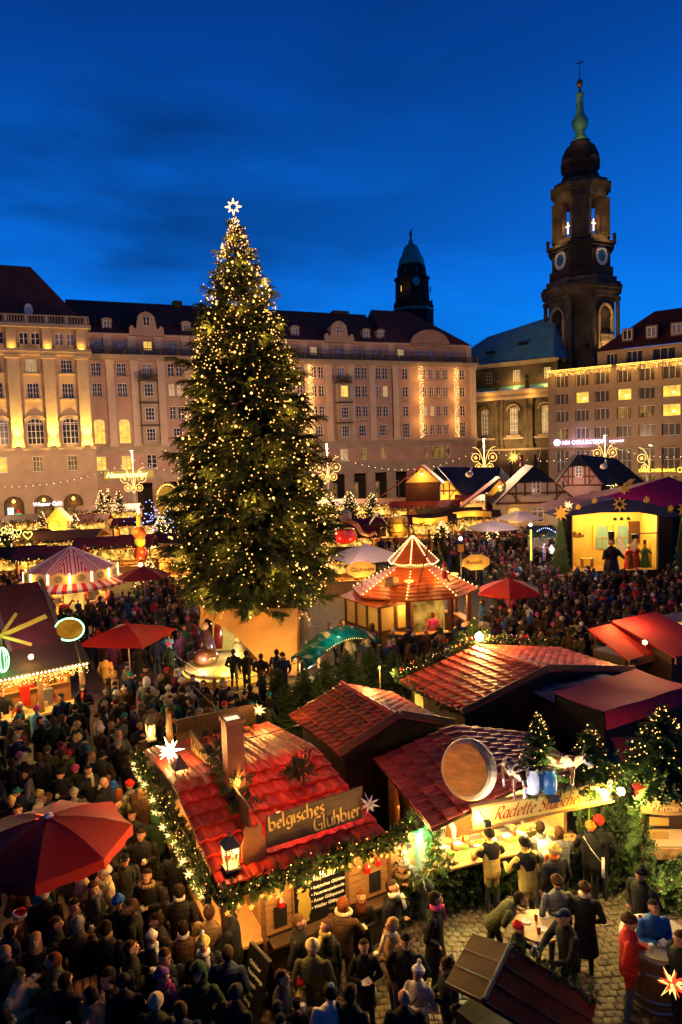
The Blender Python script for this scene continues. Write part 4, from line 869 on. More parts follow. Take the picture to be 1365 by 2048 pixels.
for y in (.3,2.2,4.1,6.0): b=MB(); b.box((.18,y,1.15),(.10,.10,2.26)); b.build('post',darkw,GH)
b=MB(); b.bx(.02,.08,.02,6.25,2.12,2.30); b.bx(.05,3.35,.02,.08,2.12,2.30); b.build('fascia',darkw,GH)
# interior back wall lit warm behind the side counter
b=MB(); b.bx(.955,.985,.5,5.9,1.0,2.2); b.build('serving_wall',planks,GH)
for y in (.7,3.0,5.2): lamp('POINT',(.55,y,2.0),9,(1,.5,.12),GH,.06)
# front panels, blackboard
F0=.34
planks_wall(GH,(.92,F0,1.02),(.52,0,0),.98,7,planks,vert=False); planks_wall(GH,(2.58,F0,1.02),(.86,0,0),.98,7,planks,vert=False); planks_wall(GH,(.92,F0,.02),(2.52,0,0),.98,6,darkw,vert=False)
b=MB(); b.bx(.86,.92,F0-.05,F0+.05,.02,2.15); b.bx(3.44,3.50,F0-.05,F0+.05,.02,2.15); b.bx(2.52,2.58,F0-.04,F0+.04,1.0,2.1); b.build('corner_post',wood,GH)
b=MB(); b.bx(.95,3.42,F0-.30,F0-.02,.93,.975); b.build('shelf',signw,GH)
b=MB(); b.bx(3.52,4.15,F0+.1,F0+.14,.95,1.95); b.build('wing_panel',planks,GH)
bb=MB(); bb.bx(1.46,2.50,F0-.05,F0-.015,.99,2.03); bbo=bb.build('blackboard',mat('slate_board',(.008,.008,.009),.35,.2,3),GH)
b=MB(); [b.bx(*q) for q in ((1.43,1.46,F0-.07,F0-.01,.96,2.06),(2.50,2.53,F0-.07,F0-.01,.96,2.06),(1.43,2.53,F0-.07,F0-.01,.93,.96))]; b.build('board_frame',wood,bbo)
chalk=mat('chalk_white',(.85,.85,.82),.8,.05,3); chy=mat('chalk_olive',(.42,.30,.05),.8,.15,3); n_=(0,-1,0); u_=(1,0,0)
nib_text('Glüh·Hütte',.082,bbo,face_M((1.66,F0-.052,1.77),u_,n_),chalk,nib=.32)
for i,s in enumerate(('• belgisches Glühbier','• Feuerzangenbowle','• Roter Glühpunsch','• Weißer Glühpunsch')): text(s,.083,bbo,(1.80,F0-.054,1.61-i*.125),(PI/2,0,0),chalk,ext=.002,bold=.0018)
b=MB(); P=[(1.56,1.06),(1.62,1.06),(1.63,1.12),(1.68,1.12),(1.69,1.05),(1.75,1.06),(1.74,1.14),(1.79,1.25),(1.79,1.42),(1.75,1.54),(1.77,1.64),(1.72,1.67),(1.69,1.61),(1.60,1.61),(1.59,1.67),(1.55,1.63),(1.52,1.55),(1.56,1.50),(1.53,1.35),(1.54,1.18)]
b.prismY(P,F0-.058,F0-.05); b.build('bear_drawing',chy,bbo)
text('Schanze',.04,bbo,(2.15,F0-.054,1.12),(PI/2,0,0),chy,ext=.001)
# roof sign with routed letters
SB=wor(GF,(0,0,0)); b=MB(); b.prismY([(1.02,2.60),(2.95,2.60),(2.97,3.22),(1.04,3.16)],.36,.40); sg=b.build('sign_board',signw,GH)
lety=mat('sign_letters_yellow',(.80,.50,.14),.6,.1,3)
nib_text('belgisches',.152,sg,face_M((1.07,.352,2.905),(1,0,.045),n_),lety,nib=.30); nib_text('Glühbier',.158,sg,face_M((1.93,.352,2.645),(1,0,.045),n_),lety,nib=.30)
b=MB(); P=[(.62,2.40),(.90,2.38),(1.0,2.5),(1.0,2.75),(.92,2.95),(.95,3.05),(.88,3.12),(.82,3.06),(.70,3.07),(.64,3.13),(.58,3.05),(.62,2.95),(.55,2.8),(.55,2.55)]; b.prismY(P,.32,.36); b.build('bear_cutout',mat('orange_brown_board',(.26,.085,.022),.6,.2,3),GH)
b=MB(); b.prismX([(1.0,2.55),(5.0,2.62),(5.0,3.15),(1.0,3.10)],.93,.97); sb=b.build('sign_board',signw,GH); nib_text('belgisches Glühbier',.16,sb,face_M((.925,4.85,2.72),(0,-1,0),(-1,0,0)),lety,nib=.30)
b=MB(); b.prismX([(5.55,2.5),(6.05,2.5),(6.12,2.9),(6.0,3.25),(6.05,3.4),(5.95,3.45),(5.85,3.33),(5.75,3.34),(5.68,3.45),(5.6,3.4),(5.6,3.25),(5.5,2.9)],.62,.66); b.build('bear_cutout',mat('yellow_board',(.40,.20,.04),.6,.2,3),GH)
b=MB(); b.bx(.9,3.0,6.15,6.22,2.2,3.0); b.build('rear_board',darkw,GH)
# garlands
G_=lambda pts:[tuple(p) for p in pts]
ga=[(-.05,6.35,2.3),(-.08,4.8,2.22),(-.06,3.2,2.26),(-.08,1.6,2.2),(-.05,.0,2.26)]; gb=[(-.05,-.05,2.28),(.9,-.08,2.25),(1.8,-.06,2.30),(2.7,-.08,2.27),(3.45,-.05,2.28),(3.8,.0,2.38)]
garland('garland',ga,GH,.12,95,green,1,leaf=.17); garland('garland',gb,GH,.125,110,greenl,2,leaf=.17); garland('garland',[(1.05,.46,2.72),(2.3,.45,2.66),(2.9,.45,2.7)],GH,.05,40,greenl,5,leaf=.12)
garland('roof_greenery',[(1.02,1.4,2.9),(1.05,2.6,3.25),(1.1,3.6,3.2)],GH,.16,50,green,3); garland('roof_greenery',[(1.0,5.5,2.7),(2.6,5.5,2.7)],GH,.10,40,green,4)
garland('roof_greenery',[(2.15,2.0,3.15),(2.35,1.85,3.12),(2.55,1.9,3.15)],GH,.14,120,green,6)
def along(P,n,j=.1):
    o=[];seg=[(Vector(P[i]),Vector(P[i+1])) for i in range(len(P)-1)]; T_=sum((b-a).length for a,b in seg)
    for i in range(n):
        d=T_*(i+.5)/n
        for a,b in seg:
            if d<=(b-a).length: break
            d-=(b-a).length
        o.append(a+(b-a).normalized()*d+Vector((random.uniform(-j,j),random.uniform(-j,j),random.uniform(-j,j))))
    return o
bulbs('fairy_lights',[tuple(p) for p in along(ga,80,.15)+along(gb,110,.17)],.011,GH,bulb_s)
def little_star(label,p,r=.10,group='small lit paper stars along the hut eaves',e=1.5): return moravian(label,p,r,stw,nn=14,group=group,energy=e)
for i,p in enumerate(along([(-.22,0,2.2),(-.22,6.3,2.24)],17,.05)): little_star(ORD[i]+' small lit star from the front corner in the left eave garland',tuple(wor(GF,p)),.105,e=4)
orn=mat('straw_ornament',(.50,.27,.08),.6,.2)
def flat_star(parent,p,r,m,rz=0,name='straw_star'):
    b=MB(); P=[((r if i%2==0 else r*.42)*cos(PI/2+i*PI/5),(r if i%2==0 else r*.42)*sin(PI/2+i*PI/5)) for i in range(10)]; b.prismY(P,-.008,.008); o=b.build(name,m,parent); o.location=p; o.rotation_euler=(random.uniform(-.3,.3),random.uniform(-.5,.5),rz); return o
for i,p in enumerate(along(gb,20,.06)): flat_star(GH,(p[0],-.24,p[2]-.08-random.random()*.12),random.uniform(.04,.07),orn)
for i,p in enumerate(along(gb,7,.05)): lamp('POINT',(p[0],-.62,p[2]-.15),4,WARM,GH,.08)
for x,z,m in ((1.2,1.62,redm),(3.2,1.75,redm),(2.95,1.68,redm)):
    b=MB(); b.lathe([(.01,-.1),(.07,-.08),(.07,.02),(.02,.1),(.01,.14)],8,(x,F0-.09,z)); b.build('red_lantern_ornament',m,GH)
for x in (1.2,3.15): b=MB(); b.bx(x-.12,x+.12,F0-.045,F0-.02,1.12,1.5); b.build('small_slate',black,GH)
for x in (1.2,2.0,3.0): lamp('POINT',(x,.14,2.02),1.6,(1,.6,.2),GH,.03)
for x in (1.2,2.0,3.0): b=MB(); b.bx(x-.1,x+.1,.10,.16,2.07,2.1); b.build('eave_lamp',MT['roof_lamp'] if 'roof_lamp' in MT else em('eave_strip',(1,.7,.3),8),GH)
# chimney, lamp box with lit top
cp=loc(GF,470,1562,3.1); t=GH; b=MB(); b.bx(-.17,.17,-.17,.17,-.1,1.22); o=b.build('chimney',mat('corten_box',(.20,.085,.03),.5,.3,2,.1),GH); o.location=cp
b=MB(); [b.bx(*q) for q in ((-.2,.2,-.2,-.15,1.22,1.3),(-.2,.2,.15,.2,1.22,1.3),(-.2,-.15,-.15,.15,1.22,1.3),(.15,.2,-.15,.15,1.22,1.3))]; b.build('chimney_rim',mat('rim_wood',(.35,.16,.05),.5,.2),o); b=MB(); b.bx(-.149,.149,-.149,.149,1.2,1.26); b.build('lit_panel',em('panel_white',(1,.68,.42),1.3),o)
lamp('POINT',(cp[0],cp[1]-.25,cp[2]+.08),3.0,(1,.5,.1),GH,.05)
# red and warm lamps behind the sign; those above the slopes are added
for x,y,z,e,c in ((1.35,.62,3.12,3,(1,.24,.12)),(2.05,.62,3.14,3,(1,.22,.12)),(2.75,.62,3.16,3,(1,.2,.13)),(1.4,2.3,3.75,3.6,(1,.34,.13)),(2.6,2.4,3.75,4.2,(1,.34,.13)),(.4,2.0,3.9,3,(1,.36,.13)),(2.75,5.55,3.25,9,(1,.42,.06))):
    lamp('POINT',(x,y,z),e,c,GH,.05)
for x in (1.35,2.05,2.75): b=MB(); b.bx(x-.06,x+.06,.46,.54,3.02,3.10); b.build('roof_floodlight',black,GH)
b=MB(); b.tube((1.3,5.9,2.4),(1.3,5.9,3.9),.012,n=4); b.tube((1.3,5.9,3.9),(1.4,2.3,3.8),.010,n=4); b.tube((1.4,2.3,3.8),(2.6,2.4,3.8),.010,n=4); b.build('lamp_cable',black,GH)
p=loc(GF,362,1575,2.6); lantern('lit lantern packed with fairy lights behind the large white star',tuple(wor(GF,p)),.66,.27,.5,130,7)
p=loc(GF,463,1735,2.5); lantern('lantern with a glowing star inside at the front corner of the red tiled roof',tuple(wor(GF,p)),.58,.24,.5,45,4)
p=loc(GF,303,1480,2.5); lantern('narrow lit lantern at the far end of the red hut near the yellow bear board',tuple(wor(GF,p)),.62,.2,.5,90,5)
p=wor(GF,loc(GF,340,1501,3.15)); moravian('large glowing white star with long points beside the lantern',tuple(p),.33,em('star_bright',(1,.78,.42),9),nn=16,energy=22)
p=wor(GF,loc(GF,519,1420,3.05)); moravian('glowing white star on the rear of the hut roof',tuple(p),.19,stw,nn=20,energy=9)
p=wor(GF,loc(GF,739,1607,2.9)); moravian('unlit white star at the right end of the brown sign',tuple(p),.22,stv,nn=22)
# A-frame chalkboard
p=at(528,2040,0); t=thing('chalkboard','tall black A-frame chalkboard leaning at the hut corner','sign',p,R_(-52)); 
for s,nm in ((-1,'front_board'),(1,'rear_board')):
    b=MB(); b.box((0,s*.0,0),(.62,.03,1.25)); o=b.build(nm,black,t); o.location=(0,s*.17,.62); o.rotation_euler=(s*.25,0,0)
    if s<0:
        for i in range(6): text(('Glühbier','Feuerzange','Punsch','Kakao','Grog','Tee')[i],.10,o,(-.22,-.02,.35-i*.15),(PI/2,0,0),chalk,ext=.002)
# ================================================================ GENERIC GABLE HUTS B, C
def gable_hut(label,R0,ang,L,wl,wr,zr,ze,mt,nt,name='market_hut',zw=2.3,walls=True,cap=True,er=None,under=None):
    t=thing(name,label,'market stall',(R0[0],R0[1],0),ang); er=ze if er is None else er    # y=0 rear, y=-L front
    hl,hr=zr-ze,zr-er
    tile_roof(t,(-wl,0,ze),(0,-L,0),(wl,0,hl),nt[1],nt[0],mt[0],under=under); tile_roof(t,(wr,-L,er),(0,L,0),(-wr,0,hr),nt[1],nt[2],mt[1],under=under)
    if cap: 
        b=MB(); n=max(3,int(L/.33))
        for i in range(n): y=-L+L*(i+.5)/n; b.tube((0,y-L/n*.5,zr-.01),(0,y+L/n*.5,zr+.01),.06,.075,6)
        b.build('ridge_cap',mt[0],t)
    k=.28
    b=MB(); b.prismY([(-wl+k,.05),(wr-k,.05),(wr-k,er+.0),(0,zr-.12),(-wl+k,ze+.0)],-L+k,-k); b.build('cabin',darkw,t)
    b=MB()
    b.slab((-wl,-L-.03,ze+.02),(-wl,-L+.01,ze+.02),(0,-L+.01,zr+.02),(0,-L-.03,zr+.02),.16); b.slab((0,-L-.03,zr+.02),(0,-L+.01,zr+.02),(wr,-L+.01,er+.02),(wr,-L-.03,er+.02),.16); b.build('bargeboard',wood,t)
    planks_wall(t,(-wl+k-.02,-L+k,.05),(wr+wl-2*k+.04,0,0),2.3,14,darkw)
    return t
BH=gable_hut('brown tiled hut with a warm reflection on its right slope behind the red hut',(-.15,18.15),R_(28),2.9,1.6,1.55,3.27,2.72,(tile_o,tile_o),(6,11,6))
b=MB(); b.bx(-.2,1.45,-3.12,-3.0,1.7,2.3); b.build('green_valance',greend,BH)
CHT=gable_hut('largest dark red tiled hut with silver and gold baubles along its far edge',(4.25,21.7),R_(27),3.2,3.0,3.5,3.2,2.55,(tile_v,tile_o),(10,11,11))
b=MB(); b.bx(-2.75,-2.72,-.9,-.5,1.9,2.3); b.build('lit_window',lit1,CHT)
FC=frame((4.25,21.7,0),R_(27)); gp=[(-3.1,.1,2.7),(-1.5,.2,3.0),(0,.2,3.3),(1.8,.2,3.05),(3.6,.1,2.7)]; garland('garland',gp,CHT,.11,60,green,8); garland('garland',[(-3.1,.1,2.7),(-3.15,-1.6,2.65),(-3.1,-3.1,2.6)],CHT,.08,30,green,8)
bm=[gold,redm,mat('silver_bauble',(.6,.58,.6),.15,.05,2,metal=1)]
for k in range(3):
    b=MB(); [b.sph(tuple(p+Vector((0,0,.1))),.055,7) for p in along(gp,36,.06)[k::3]]; o=b.build('baubles',bm[k],CHT,smooth=True); o['kind']='stuff'
bulbs('fairy_lights',[tuple(p) for p in along(gp,40,.1)],.014,CHT)
b=MB(); b.lathe([(.01,0),(.12,.02),(.12,.2),(.02,.28)],8,(.15,.05,3.3)); b.build('roof_lamp',em('roof_lamp',(1,.7,.3),25),CHT); lamp('POINT',(.15,-.12,3.62),95,(1,.52,.14),CHT,.06)
lamp('POINT',(-.4,-.9,4.0),13,(1,.4,.1),CHT,.1)
# lamp on a thin pole, added to brighten roof B's right slope
b=MB(); b.tube((1.3,.12,2.3),(1.3,.12,3.4),.012,n=5); b.lathe([(.01,0),(.035,.01),(.035,.06),(.02,.08)],8,(1.3,.12,3.40)); b.build('added_lamp_pole',mat('lampglow',(.3,.2,.1)),BH); lamp('POINT',(1.1,-.1,3.6),24,(1,.52,.12),BH,.06)
# silver and magenta tarpaulin roofs
t=thing('tarpaulin_stall','stall covered with a wrinkled silver tarpaulin beside the magenta one','market stall',(5.13,18.72,0),R_(27)); b=MB(); n=8
P=[[(2.75*i/n,-.95+1.1*j/3,2.62+.04*sin(i*1.7+j)+.10*(i/n)) for j in range(4)] for i in range(n+1)]; V=[q for r in P for q in r]; b.add(V,[(i*4+j,(i+1)*4+j,(i+1)*4+j+1,i*4+j+1) for i in range(n) for j in range(3)]); b.build('tarpaulin',tarps,t); b=MB(); b.bx(.05,2.7,-.9,.1,.02,2.5); b.build('cabin',darkw,t)
t=thing('tarpaulin_stall','dark stall with a flat magenta tarpaulin roof and drooping front flap','market stall',(5.52,17.71,0),R_(29)); b=MB(); n=12
V=[(3.42*i/n,-1.6+1.72*j/5,2.95+.015*sin(i*.9+.5*j)-.05*sin(PI*j/5)) for i in range(n+1) for j in range(6)]; b.add(V,[(i*6+j,(i+1)*6+j,(i+1)*6+j+1,i*6+j+1) for i in range(n) for j in range(5)]); b.build('tarpaulin',tarpm,t,smooth=True)
b=MB(); b.add([(3.42*i/n,-1.62,2.95+.015*sin(i*.9)) for i in range(n+1)]+[(3.42*i/n,-1.66-.02*(i%2),2.5) for i in range(n+1)],[(n+1+i,n+2+i,i+1,i) for i in range(n)]); b.build('flap',tarpm,t)
b=MB(); b.bx(.1,.16,-1.5,.1,.02,2.85); b.bx(.1,3.3,.02,.08,.02,2.85); 
b.build('wall',black,t)
for x in (.1,3.3): b=MB(); b.box((x,-1.5,1.4),(.07,.07,2.8)); b.build('post',darkw,t)
b=MB(); b.bx(.3,1.1,-1.2,-.5,.02,1.5); b.build('cupboard',mat('grey_box',(.08,.09,.10),.5),t)
lamp('POINT',(1.8,-.3,7.0),3,(.6,.25,1),t,.3)

# ================================================================ RACLETTE HUT
RF=frame((1.5,11.75,0),R_(17)); RH=thing('market_hut','cheese stall with wine red tiled roof, two cows on top and a long lit sign','market stall',RF[0],RF[1])
def onroof(px,py,dz=0):
    z=2.8
    for _ in range(12): q=loc(RF,px,py,z+dz); z=2.68+.50*(1-abs(q.x-1.95)/1.95)
    return Vector((q.x,q.y,z))
tile_roof(RH,(0,3.25,2.62),(0,-3.05,0),(1.95,0,.50),10,6,tile_w); tile_roof(RH,(3.95,.2,2.62),(0,3.05,0),(-2.0,0,.50),10,6,tile_w)
b=MB(); b.bx(.25,3.8,2.95,3.05,.02,2.6); b.bx(.25,.32,1.5,2.95,.02,2.5); b.bx(3.72,3.8,1.5,2.95,.02,2.5); b.build('wall',planks,RH); b=MB(); b.bx(.3,3.75,1.1,2.9,2.40,2.46); b.build('ceiling',planks,RH)
b=MB(); b.bx(.25,3.8,1.5,1.56,.02,1.0); b.build('counter_front',woodd,RH)
for i in range(3): b=MB(); b.bx(.0,3.95,1.22+i*.17,1.215+i*.17+.165,1.0,1.04); b.build('counter_board',woodl,RH)
b=MB(); b.prismY([(.80,2.50),(3.86,2.47),(3.86,2.83),(.80,2.86)],.10,.14); sg=b.build('sign_board',mat('cream_sign',(.80,.54,.13),.5,.06,2),RH)
b=MB(); b.box((2.33,.12,2.885),(3.14,.11,.05),ry=.01); b.box((2.33,.12,2.46),(3.14,.07,.04),ry=.01); b.build('sign_rail',planks,sg)
red_l=mat('sign_letters_red',(.42,.03,.01),.5,.1)
nib_text('Raclette Stübchen',.152,sg,face_M((1.22,.092,2.575),(1,0,-.01),(0,-1,0)),red_l,nib=.22,ang=35,slant=.45,wide=.98)
b=MB(); b.box((2.42,-.05,2.83),(.16,.16,.12),rx=-.5); b.tube((2.42,.12,2.85),(2.42,-.05,2.87),.02,n=5); b.build('floodlight',black,RH)
for x in (.95,3.68):
    b=MB(); b.box((x,-.16,2.70),(.12,.10,.10)); b.tube((x,.1,2.78),(x,-.16,2.75),.015,n=4); b.build('sign_lamp',black,RH)
    b=MB(); b.box((x,-.105,2.70),(.10,.008,.08)); b.build('sign_lamp_glass',em('lamp_hot',(1,.8,.35),30),RH); lamp('POINT',(x,-.03,2.67),4.5,(1,.64,.16),RH,.03)
b=MB(); b.lathe([(.01,0),(.07,.03),(.07,.12),(.01,.15)],8,(3.98,-.0,2.6)); b.build('globe_lamp',em('lamp_hot2',(1,.75,.25),40),RH); lamp('POINT',(3.98,-.2,2.65),26,(1,.66,.2),RH,.06)
for x in (.9,1.9,2.9): 
    b=MB(); b.bx(x-.35,x+.35,1.8,1.88,2.34,2.395); b.build('strip_lamp',em('strip_lamp',(1,.75,.35),10),RH); lamp('POINT',(x,1.75,2.2),30,(1,.64,.20),RH,.12)
lamp('POINT',(2.4,.75,2.2),26,(1,.64,.2),RH,.1)
# glass food case and food, each its own thing on the counter
def simple(name,label,cat,mb,m,p,fr=RF,group=None,smooth=False,rz=0):
    o=mb.build(name,m,None,smooth); w=wor(fr,p); o.location=w; o.rotation_euler=(0,0,fr[1]+rz); return tag(o,label,cat,group)
b=MB(); b.bx(-.7,.7,-.25,.25,0,.03); o=simple('food_case','glass food case full of cheese and bread on the raclette counter','display case',b,steel,(2.0,1.9,1.005)); q=MB()
q.add([(-.7,-.25,.03),(.7,-.25,.03),(.7,-.12,.32),(-.7,-.12,.32),(.7,.25,.32),(-.7,.25,.32)],[(0,1,2,3),(3,2,4,5)]); q.build('glass_pane',clearg,o)
rr=random.Random(5); fm=[mat('cheese',(.75,.50,.12),.5,.2,9),mat('bread',(.45,.22,.07),.7,.3,9),mat('white_dish',(.8,.78,.72),.3,.05),mat('salad',(.10,.28,.04),.6,.5,12),mat('red_food',(.5,.06,.03),.5,.3,8)]
for i in range(44):
    b=MB(); k=i%5; x=.12+i*.075; y=rr.uniform(1.68,2.15)
    if k==0: b.lathe([(.09,0),(.10,.02),(.10,.06),(.08,.07)],10)
    elif k==1: b.sph((0,0,.05),.07,7,sx=1.5)
    elif k==2: b.lathe([(.04,0),(.09,.03),(.11,.07),(.10,.07)],10)
    elif k==3: b.lathe([(.05,0),(.10,.05),(.08,.09),(.02,.11)],7)
    else: b.lathe([(.03,0),(.03,.14),(.012,.17),(.012,.2)],7)
    nm=('round_cheese','bread_loaf','serving_bowl','salad_bowl','sauce_bottle')[k]; lb=ORD[i//5]+' '+('round cheese','brown loaf','white bowl','bowl of salad','red sauce bottle')[k]+' from the left end of the lit cheese counter'
    simple(nm,lb,('cheese','bread','bowl','bowl','bottle')[k],b,fm[k],(x,y,1.0),group='food on the raclette counter',rz=rr.uniform(0,3))
b=MB(); b.bx(-.25,3.8,1.57,2.25,.92,1.0); b.build('worktop',mat('steel_top',(.5,.48,.44),.3,.1,metal=.5),RH)
p=wor(RF,(2.95,1.5,1.045)); t=thing('napkin_box','green crate of napkins on the raclette counter','crate',p,RF[1]); b=MB(); [b.bx(*q) for q in ((-.15,.15,-.1,-.09,0,.16),(-.15,.15,.09,.1,0,.16),(-.15,-.14,-.09,.09,0,.16),(.14,.15,-.09,.09,0,.16),(-.14,.14,-.09,.09,0,.01))]; b.build('crate_side',mat('olive_wood',(.12,.11,.03),.6),t)
# side shelf left; the jars' yellow light is put into their emission
b=MB(); b.bx(-.45,.25,1.2,1.8,.95,1.0); b.build('side_counter',woodl,RH)
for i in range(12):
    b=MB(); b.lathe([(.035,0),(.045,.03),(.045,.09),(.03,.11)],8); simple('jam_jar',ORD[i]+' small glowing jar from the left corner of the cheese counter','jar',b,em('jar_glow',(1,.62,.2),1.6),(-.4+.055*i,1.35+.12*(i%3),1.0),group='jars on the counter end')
lamp('POINT',(-.1,1.1,1.6),8,(1,.65,.25),RH,.1); b=MB(); b.box((-.1,1.2,1.75),(.2,.12,.08)); b.tube((-.1,1.2,1.8),(-.1,1.2,2.5),.01,n=4); b.build('shelf_lamp',black,RH)
# cheese wheel on the roof
cw=thing('cheese_wheel_model','giant model cheese wheel with cracked golden face standing on the roof','roof figure',(0,0,0)); b=MB(); b.lathe([(.02,-.15),(.50,-.15),(.56,-.12),(.585,-.05),(.59,.05),(.56,.12),(.50,.145),(.02,.145)],32); o=b.build('rim',mat('cheese_rind',(.55,.40,.25),.45,.2,3,.15),cw,smooth=False)
b=MB(); b.lathe([(.01,.146),(.47,.147),(.475,.158),(.01,.16)],28); b.build('face',mat('cheese_face',(.72,.38,.11),.55,.35,3.5,.5,streak=(1,4,1)),cw)
c=wor(RF,loc(RF,938,1538,3.52)); cw.location=c; cw.scale=(.94,.94,.94); nrm=(CO-c).normalized(); nrm=(nrm+Vector((-.62,-.0,-.05))).normalized(); cw.rotation_euler=nrm.to_track_quat('Z','Y').to_euler()
# cows, milk cans
cowm=mat('cow_brown_white',(.6,.56,.52),.5,.1)
def cow_mat():
    m=bpy.data.materials.new('cow_hide'); m.use_nodes=True; n=m.node_tree.nodes; l=m.node_tree.links; b=n['Principled BSDF']; t=n.new('ShaderNodeTexCoord'); z=n.new('ShaderNodeTexNoise'); z.inputs['Scale'].default_value=3.2; z.inputs['Detail'].default_value=1; r=n.new('ShaderNodeValToRGB'); r.color_ramp.interpolation='CONSTANT'; r.color_ramp.elements[0].color=(.09,.022,.010,1); r.color_ramp.elements[1].position=.53; r.color_ramp.elements[1].color=(.75,.70,.66,1); l.new(t.outputs['Object'],z.inputs[0]); l.new(z.outputs[0],r.inputs[0]); l.new(r.outputs[0],b.inputs['Base Color']); b.inputs['Roughness'].default_value=.5; return m
hide=cow_mat(); muz=mat('muzzle',(.55,.30,.22),.5)
def remesh_obj(mb,vox=.02,dec=.5,sm=2):
    """fuse overlapping volumes into one continuous surface"""
    me=mb.mesh('tmp',[]); o=bpy.data.objects.new('tmp',me); C.objects.link(o); r=o.modifiers.new('r','REMESH'); r.mode='VOXEL'; r.voxel_size=vox; s=o.modifiers.new('s','SMOOTH'); s.iterations=sm; s.factor=.5
    if dec<1: d=o.modifiers.new('d','DECIMATE'); d.ratio=dec
    dg=bpy.context.evaluated_depsgraph_get(); n=bpy.data.meshes.new_from_object(o.evaluated_get(dg)); bpy.data.objects.remove(o); bpy.data.meshes.remove(me); n.polygons.foreach_set('use_smooth',[True]*len(n.polygons)); return n
def cow(label,p,rz,head=1,s=1.0,turn=0):
    t=thing('cow_figure',label,'cow figure',p,rz); b=MB()   # faces -Y, 1 m long calf-sized model
    b.sph((0,.08,.52),.19,12,sx=.95,sy=1.45,sz=1.0); b.sph((0,-.18,.55),.17,10,sx=.95,sy=1.1,sz=1.05); b.sph((0,.26,.55),.17,10,sy=1.0)
    b.tube((0,-.28,.58),(turn*.10,-.44,.66),.12,.085,10); h=Vector((turn*.12,-.48,.66)); b.sph(tuple(h),.095,10,sz=1.1); b.tube(tuple(h),tuple(h+Vector((turn*.12,-.13,-.14))),.085,.055,10); b.sph(tuple(h+Vector((turn*.13,-.15,-.16))),.062,8)
    for sx in(-1,1):
        for y,bk in ((-.22,0),(.32,1)):
            x=sx*.115; b.tube((x,y,.50),(x,y+(.03 if bk else 0),.28),.085 if bk else .07,.045,8); b.tube((x,y+(.05 if bk else 0),.28),(x,y,.03),.038,.032,8); b.lathe([(.048,0),(.04,.06)],8,(x,y-.01,0))
        b.tube(tuple(h+Vector((sx*.07,.02,.04))),tuple(h+Vector((sx*.17,.03,.03))),.03,.018,6)
    b.tube((0,.42,.62),(0,.48,.25),.022,.015,6)
    link('body',remesh_obj(b,.018,.45),t).data.materials.append(hide)
    for sx in (-1,1):
        q=MB(); q.path([tuple(h+Vector((sx*.05,.02,.08))),tuple(h+Vector((sx*.10,.0,.12))),tuple(h+Vector((sx*.12,-.03,.17)))],.018,6,r1=.006); q.build('horn',mat('horn',(.4,.33,.22),.4),t)
        q=MB(); q.sph(tuple(h+Vector((sx*.085,-.05,.0))),.014,6); q.build('eye',black,t)
    q=MB(); q.sph(tuple(h+Vector((turn*.14,-.175,-.165))),.05,8); q.build('muzzle',muz,t); t.scale=(s,s,s); return t
cow('brown and white cow model facing the front beside the giant cheese',tuple(wor(RF,onroof(1030,1588))),R_(17-6),s=.84,turn=-.2)
cow('brown and white cow model turned right beside the blue milk can',tuple(wor(RF,onroof(1124,1572))),R_(17+62),s=.84,turn=.2)
for lb,px,m in (('white milk can between the two cow models',1063,mat('can_white',(.6,.6,.66),.3,.08)),('blue milk can beside the right cow model',1098,mat('can_blue',(.02,.10,.24),.35,.2))):
    t=thing('milk_can',lb,'milk can',tuple(wor(RF,onroof(px,1583))),0); b=MB(); b.lathe([(.135,0),(.15,.04),(.15,.30),(.10,.38),(.10,.42),(.12,.44)],14); b.build('body',m,t,smooth=True); b=MB(); b.lathe([(.115,.44),(.115,.45),(.09,.452)],12); b.build('rim',black,t)
    b=MB(); b.path([(.15*cos(a),0,.34+.12*sin(a)) for a in [PI*i/6 for i in range(7)]],.008,4); b.build('handle',steel,t)
b=MB(); b.box((2.0,.25,3.2),(.10,.08,.08)); b.build('roof_floodlight',black,RH)
for px,py,z,e in ((1045,1600,2.85,1.5),(1080,1600,2.85,.35),(1125,1585,2.85,1.1),(975,1612,2.9,5)): 
    q=onroof(px,py); lamp('POINT',(q[0],q[1]-.45,q[2]+.15),e,(.85,.85,1) if px>1000 else (1,.85,.65),RH,.05)
# trees on the roof
FT='decorated firs on the stall roofs'
spruce('decorated fir with gold baubles between the cow models',tuple(wor(RF,onroof(1078,1560))),1.35,.48,75,1,FT,k=1.3,lightr=.010)
lamp('POINT',tuple(wor(RF,onroof(1078,1560)+Vector((.1,-.62,.55)))),4,(1,.7,.2),None,.05,name='fir_light')
def ornaments(t,n,h,r,seed,cols=(gold,)):
    rr=random.Random(seed)
    for k,m in enumerate(cols):
        b=MB()
        for i in range(n//len(cols)): q=rr.uniform(.05,.9); a=rr.uniform(0,6.28); rad=r*(1-q)**.85*.95+.05; b.sph((rad*cos(a),rad*sin(a),q*h),.028,6)
        o=b.build('baubles',m,t,smooth=True); o['kind']='stuff'
t=spruce('decorated fir lit green from below at the right end of the cheese stall roof',tuple(wor(RF,loc(RF,1182,1575,2.65))),1.35,.55,45,2,FT,k=1.4,lightr=.012); ornaments(t,24,1.3,.5,1); lamp('POINT',(-.45,-.5,.15),7,(.15,1,.25),t,.05); lamp('POINT',(.2,-.5,-.0),6,(1,.75,.1),t,.05)
t=spruce('large decorated fir above the mulled wine stall at the right edge',tuple(at(1325,1580,2.6)),1.75,.95,150,3,FT,k=1.9,lightr=.012); 
lamp('POINT',(.3,-.7,.3),8,(1,.7,.2),t,.05)
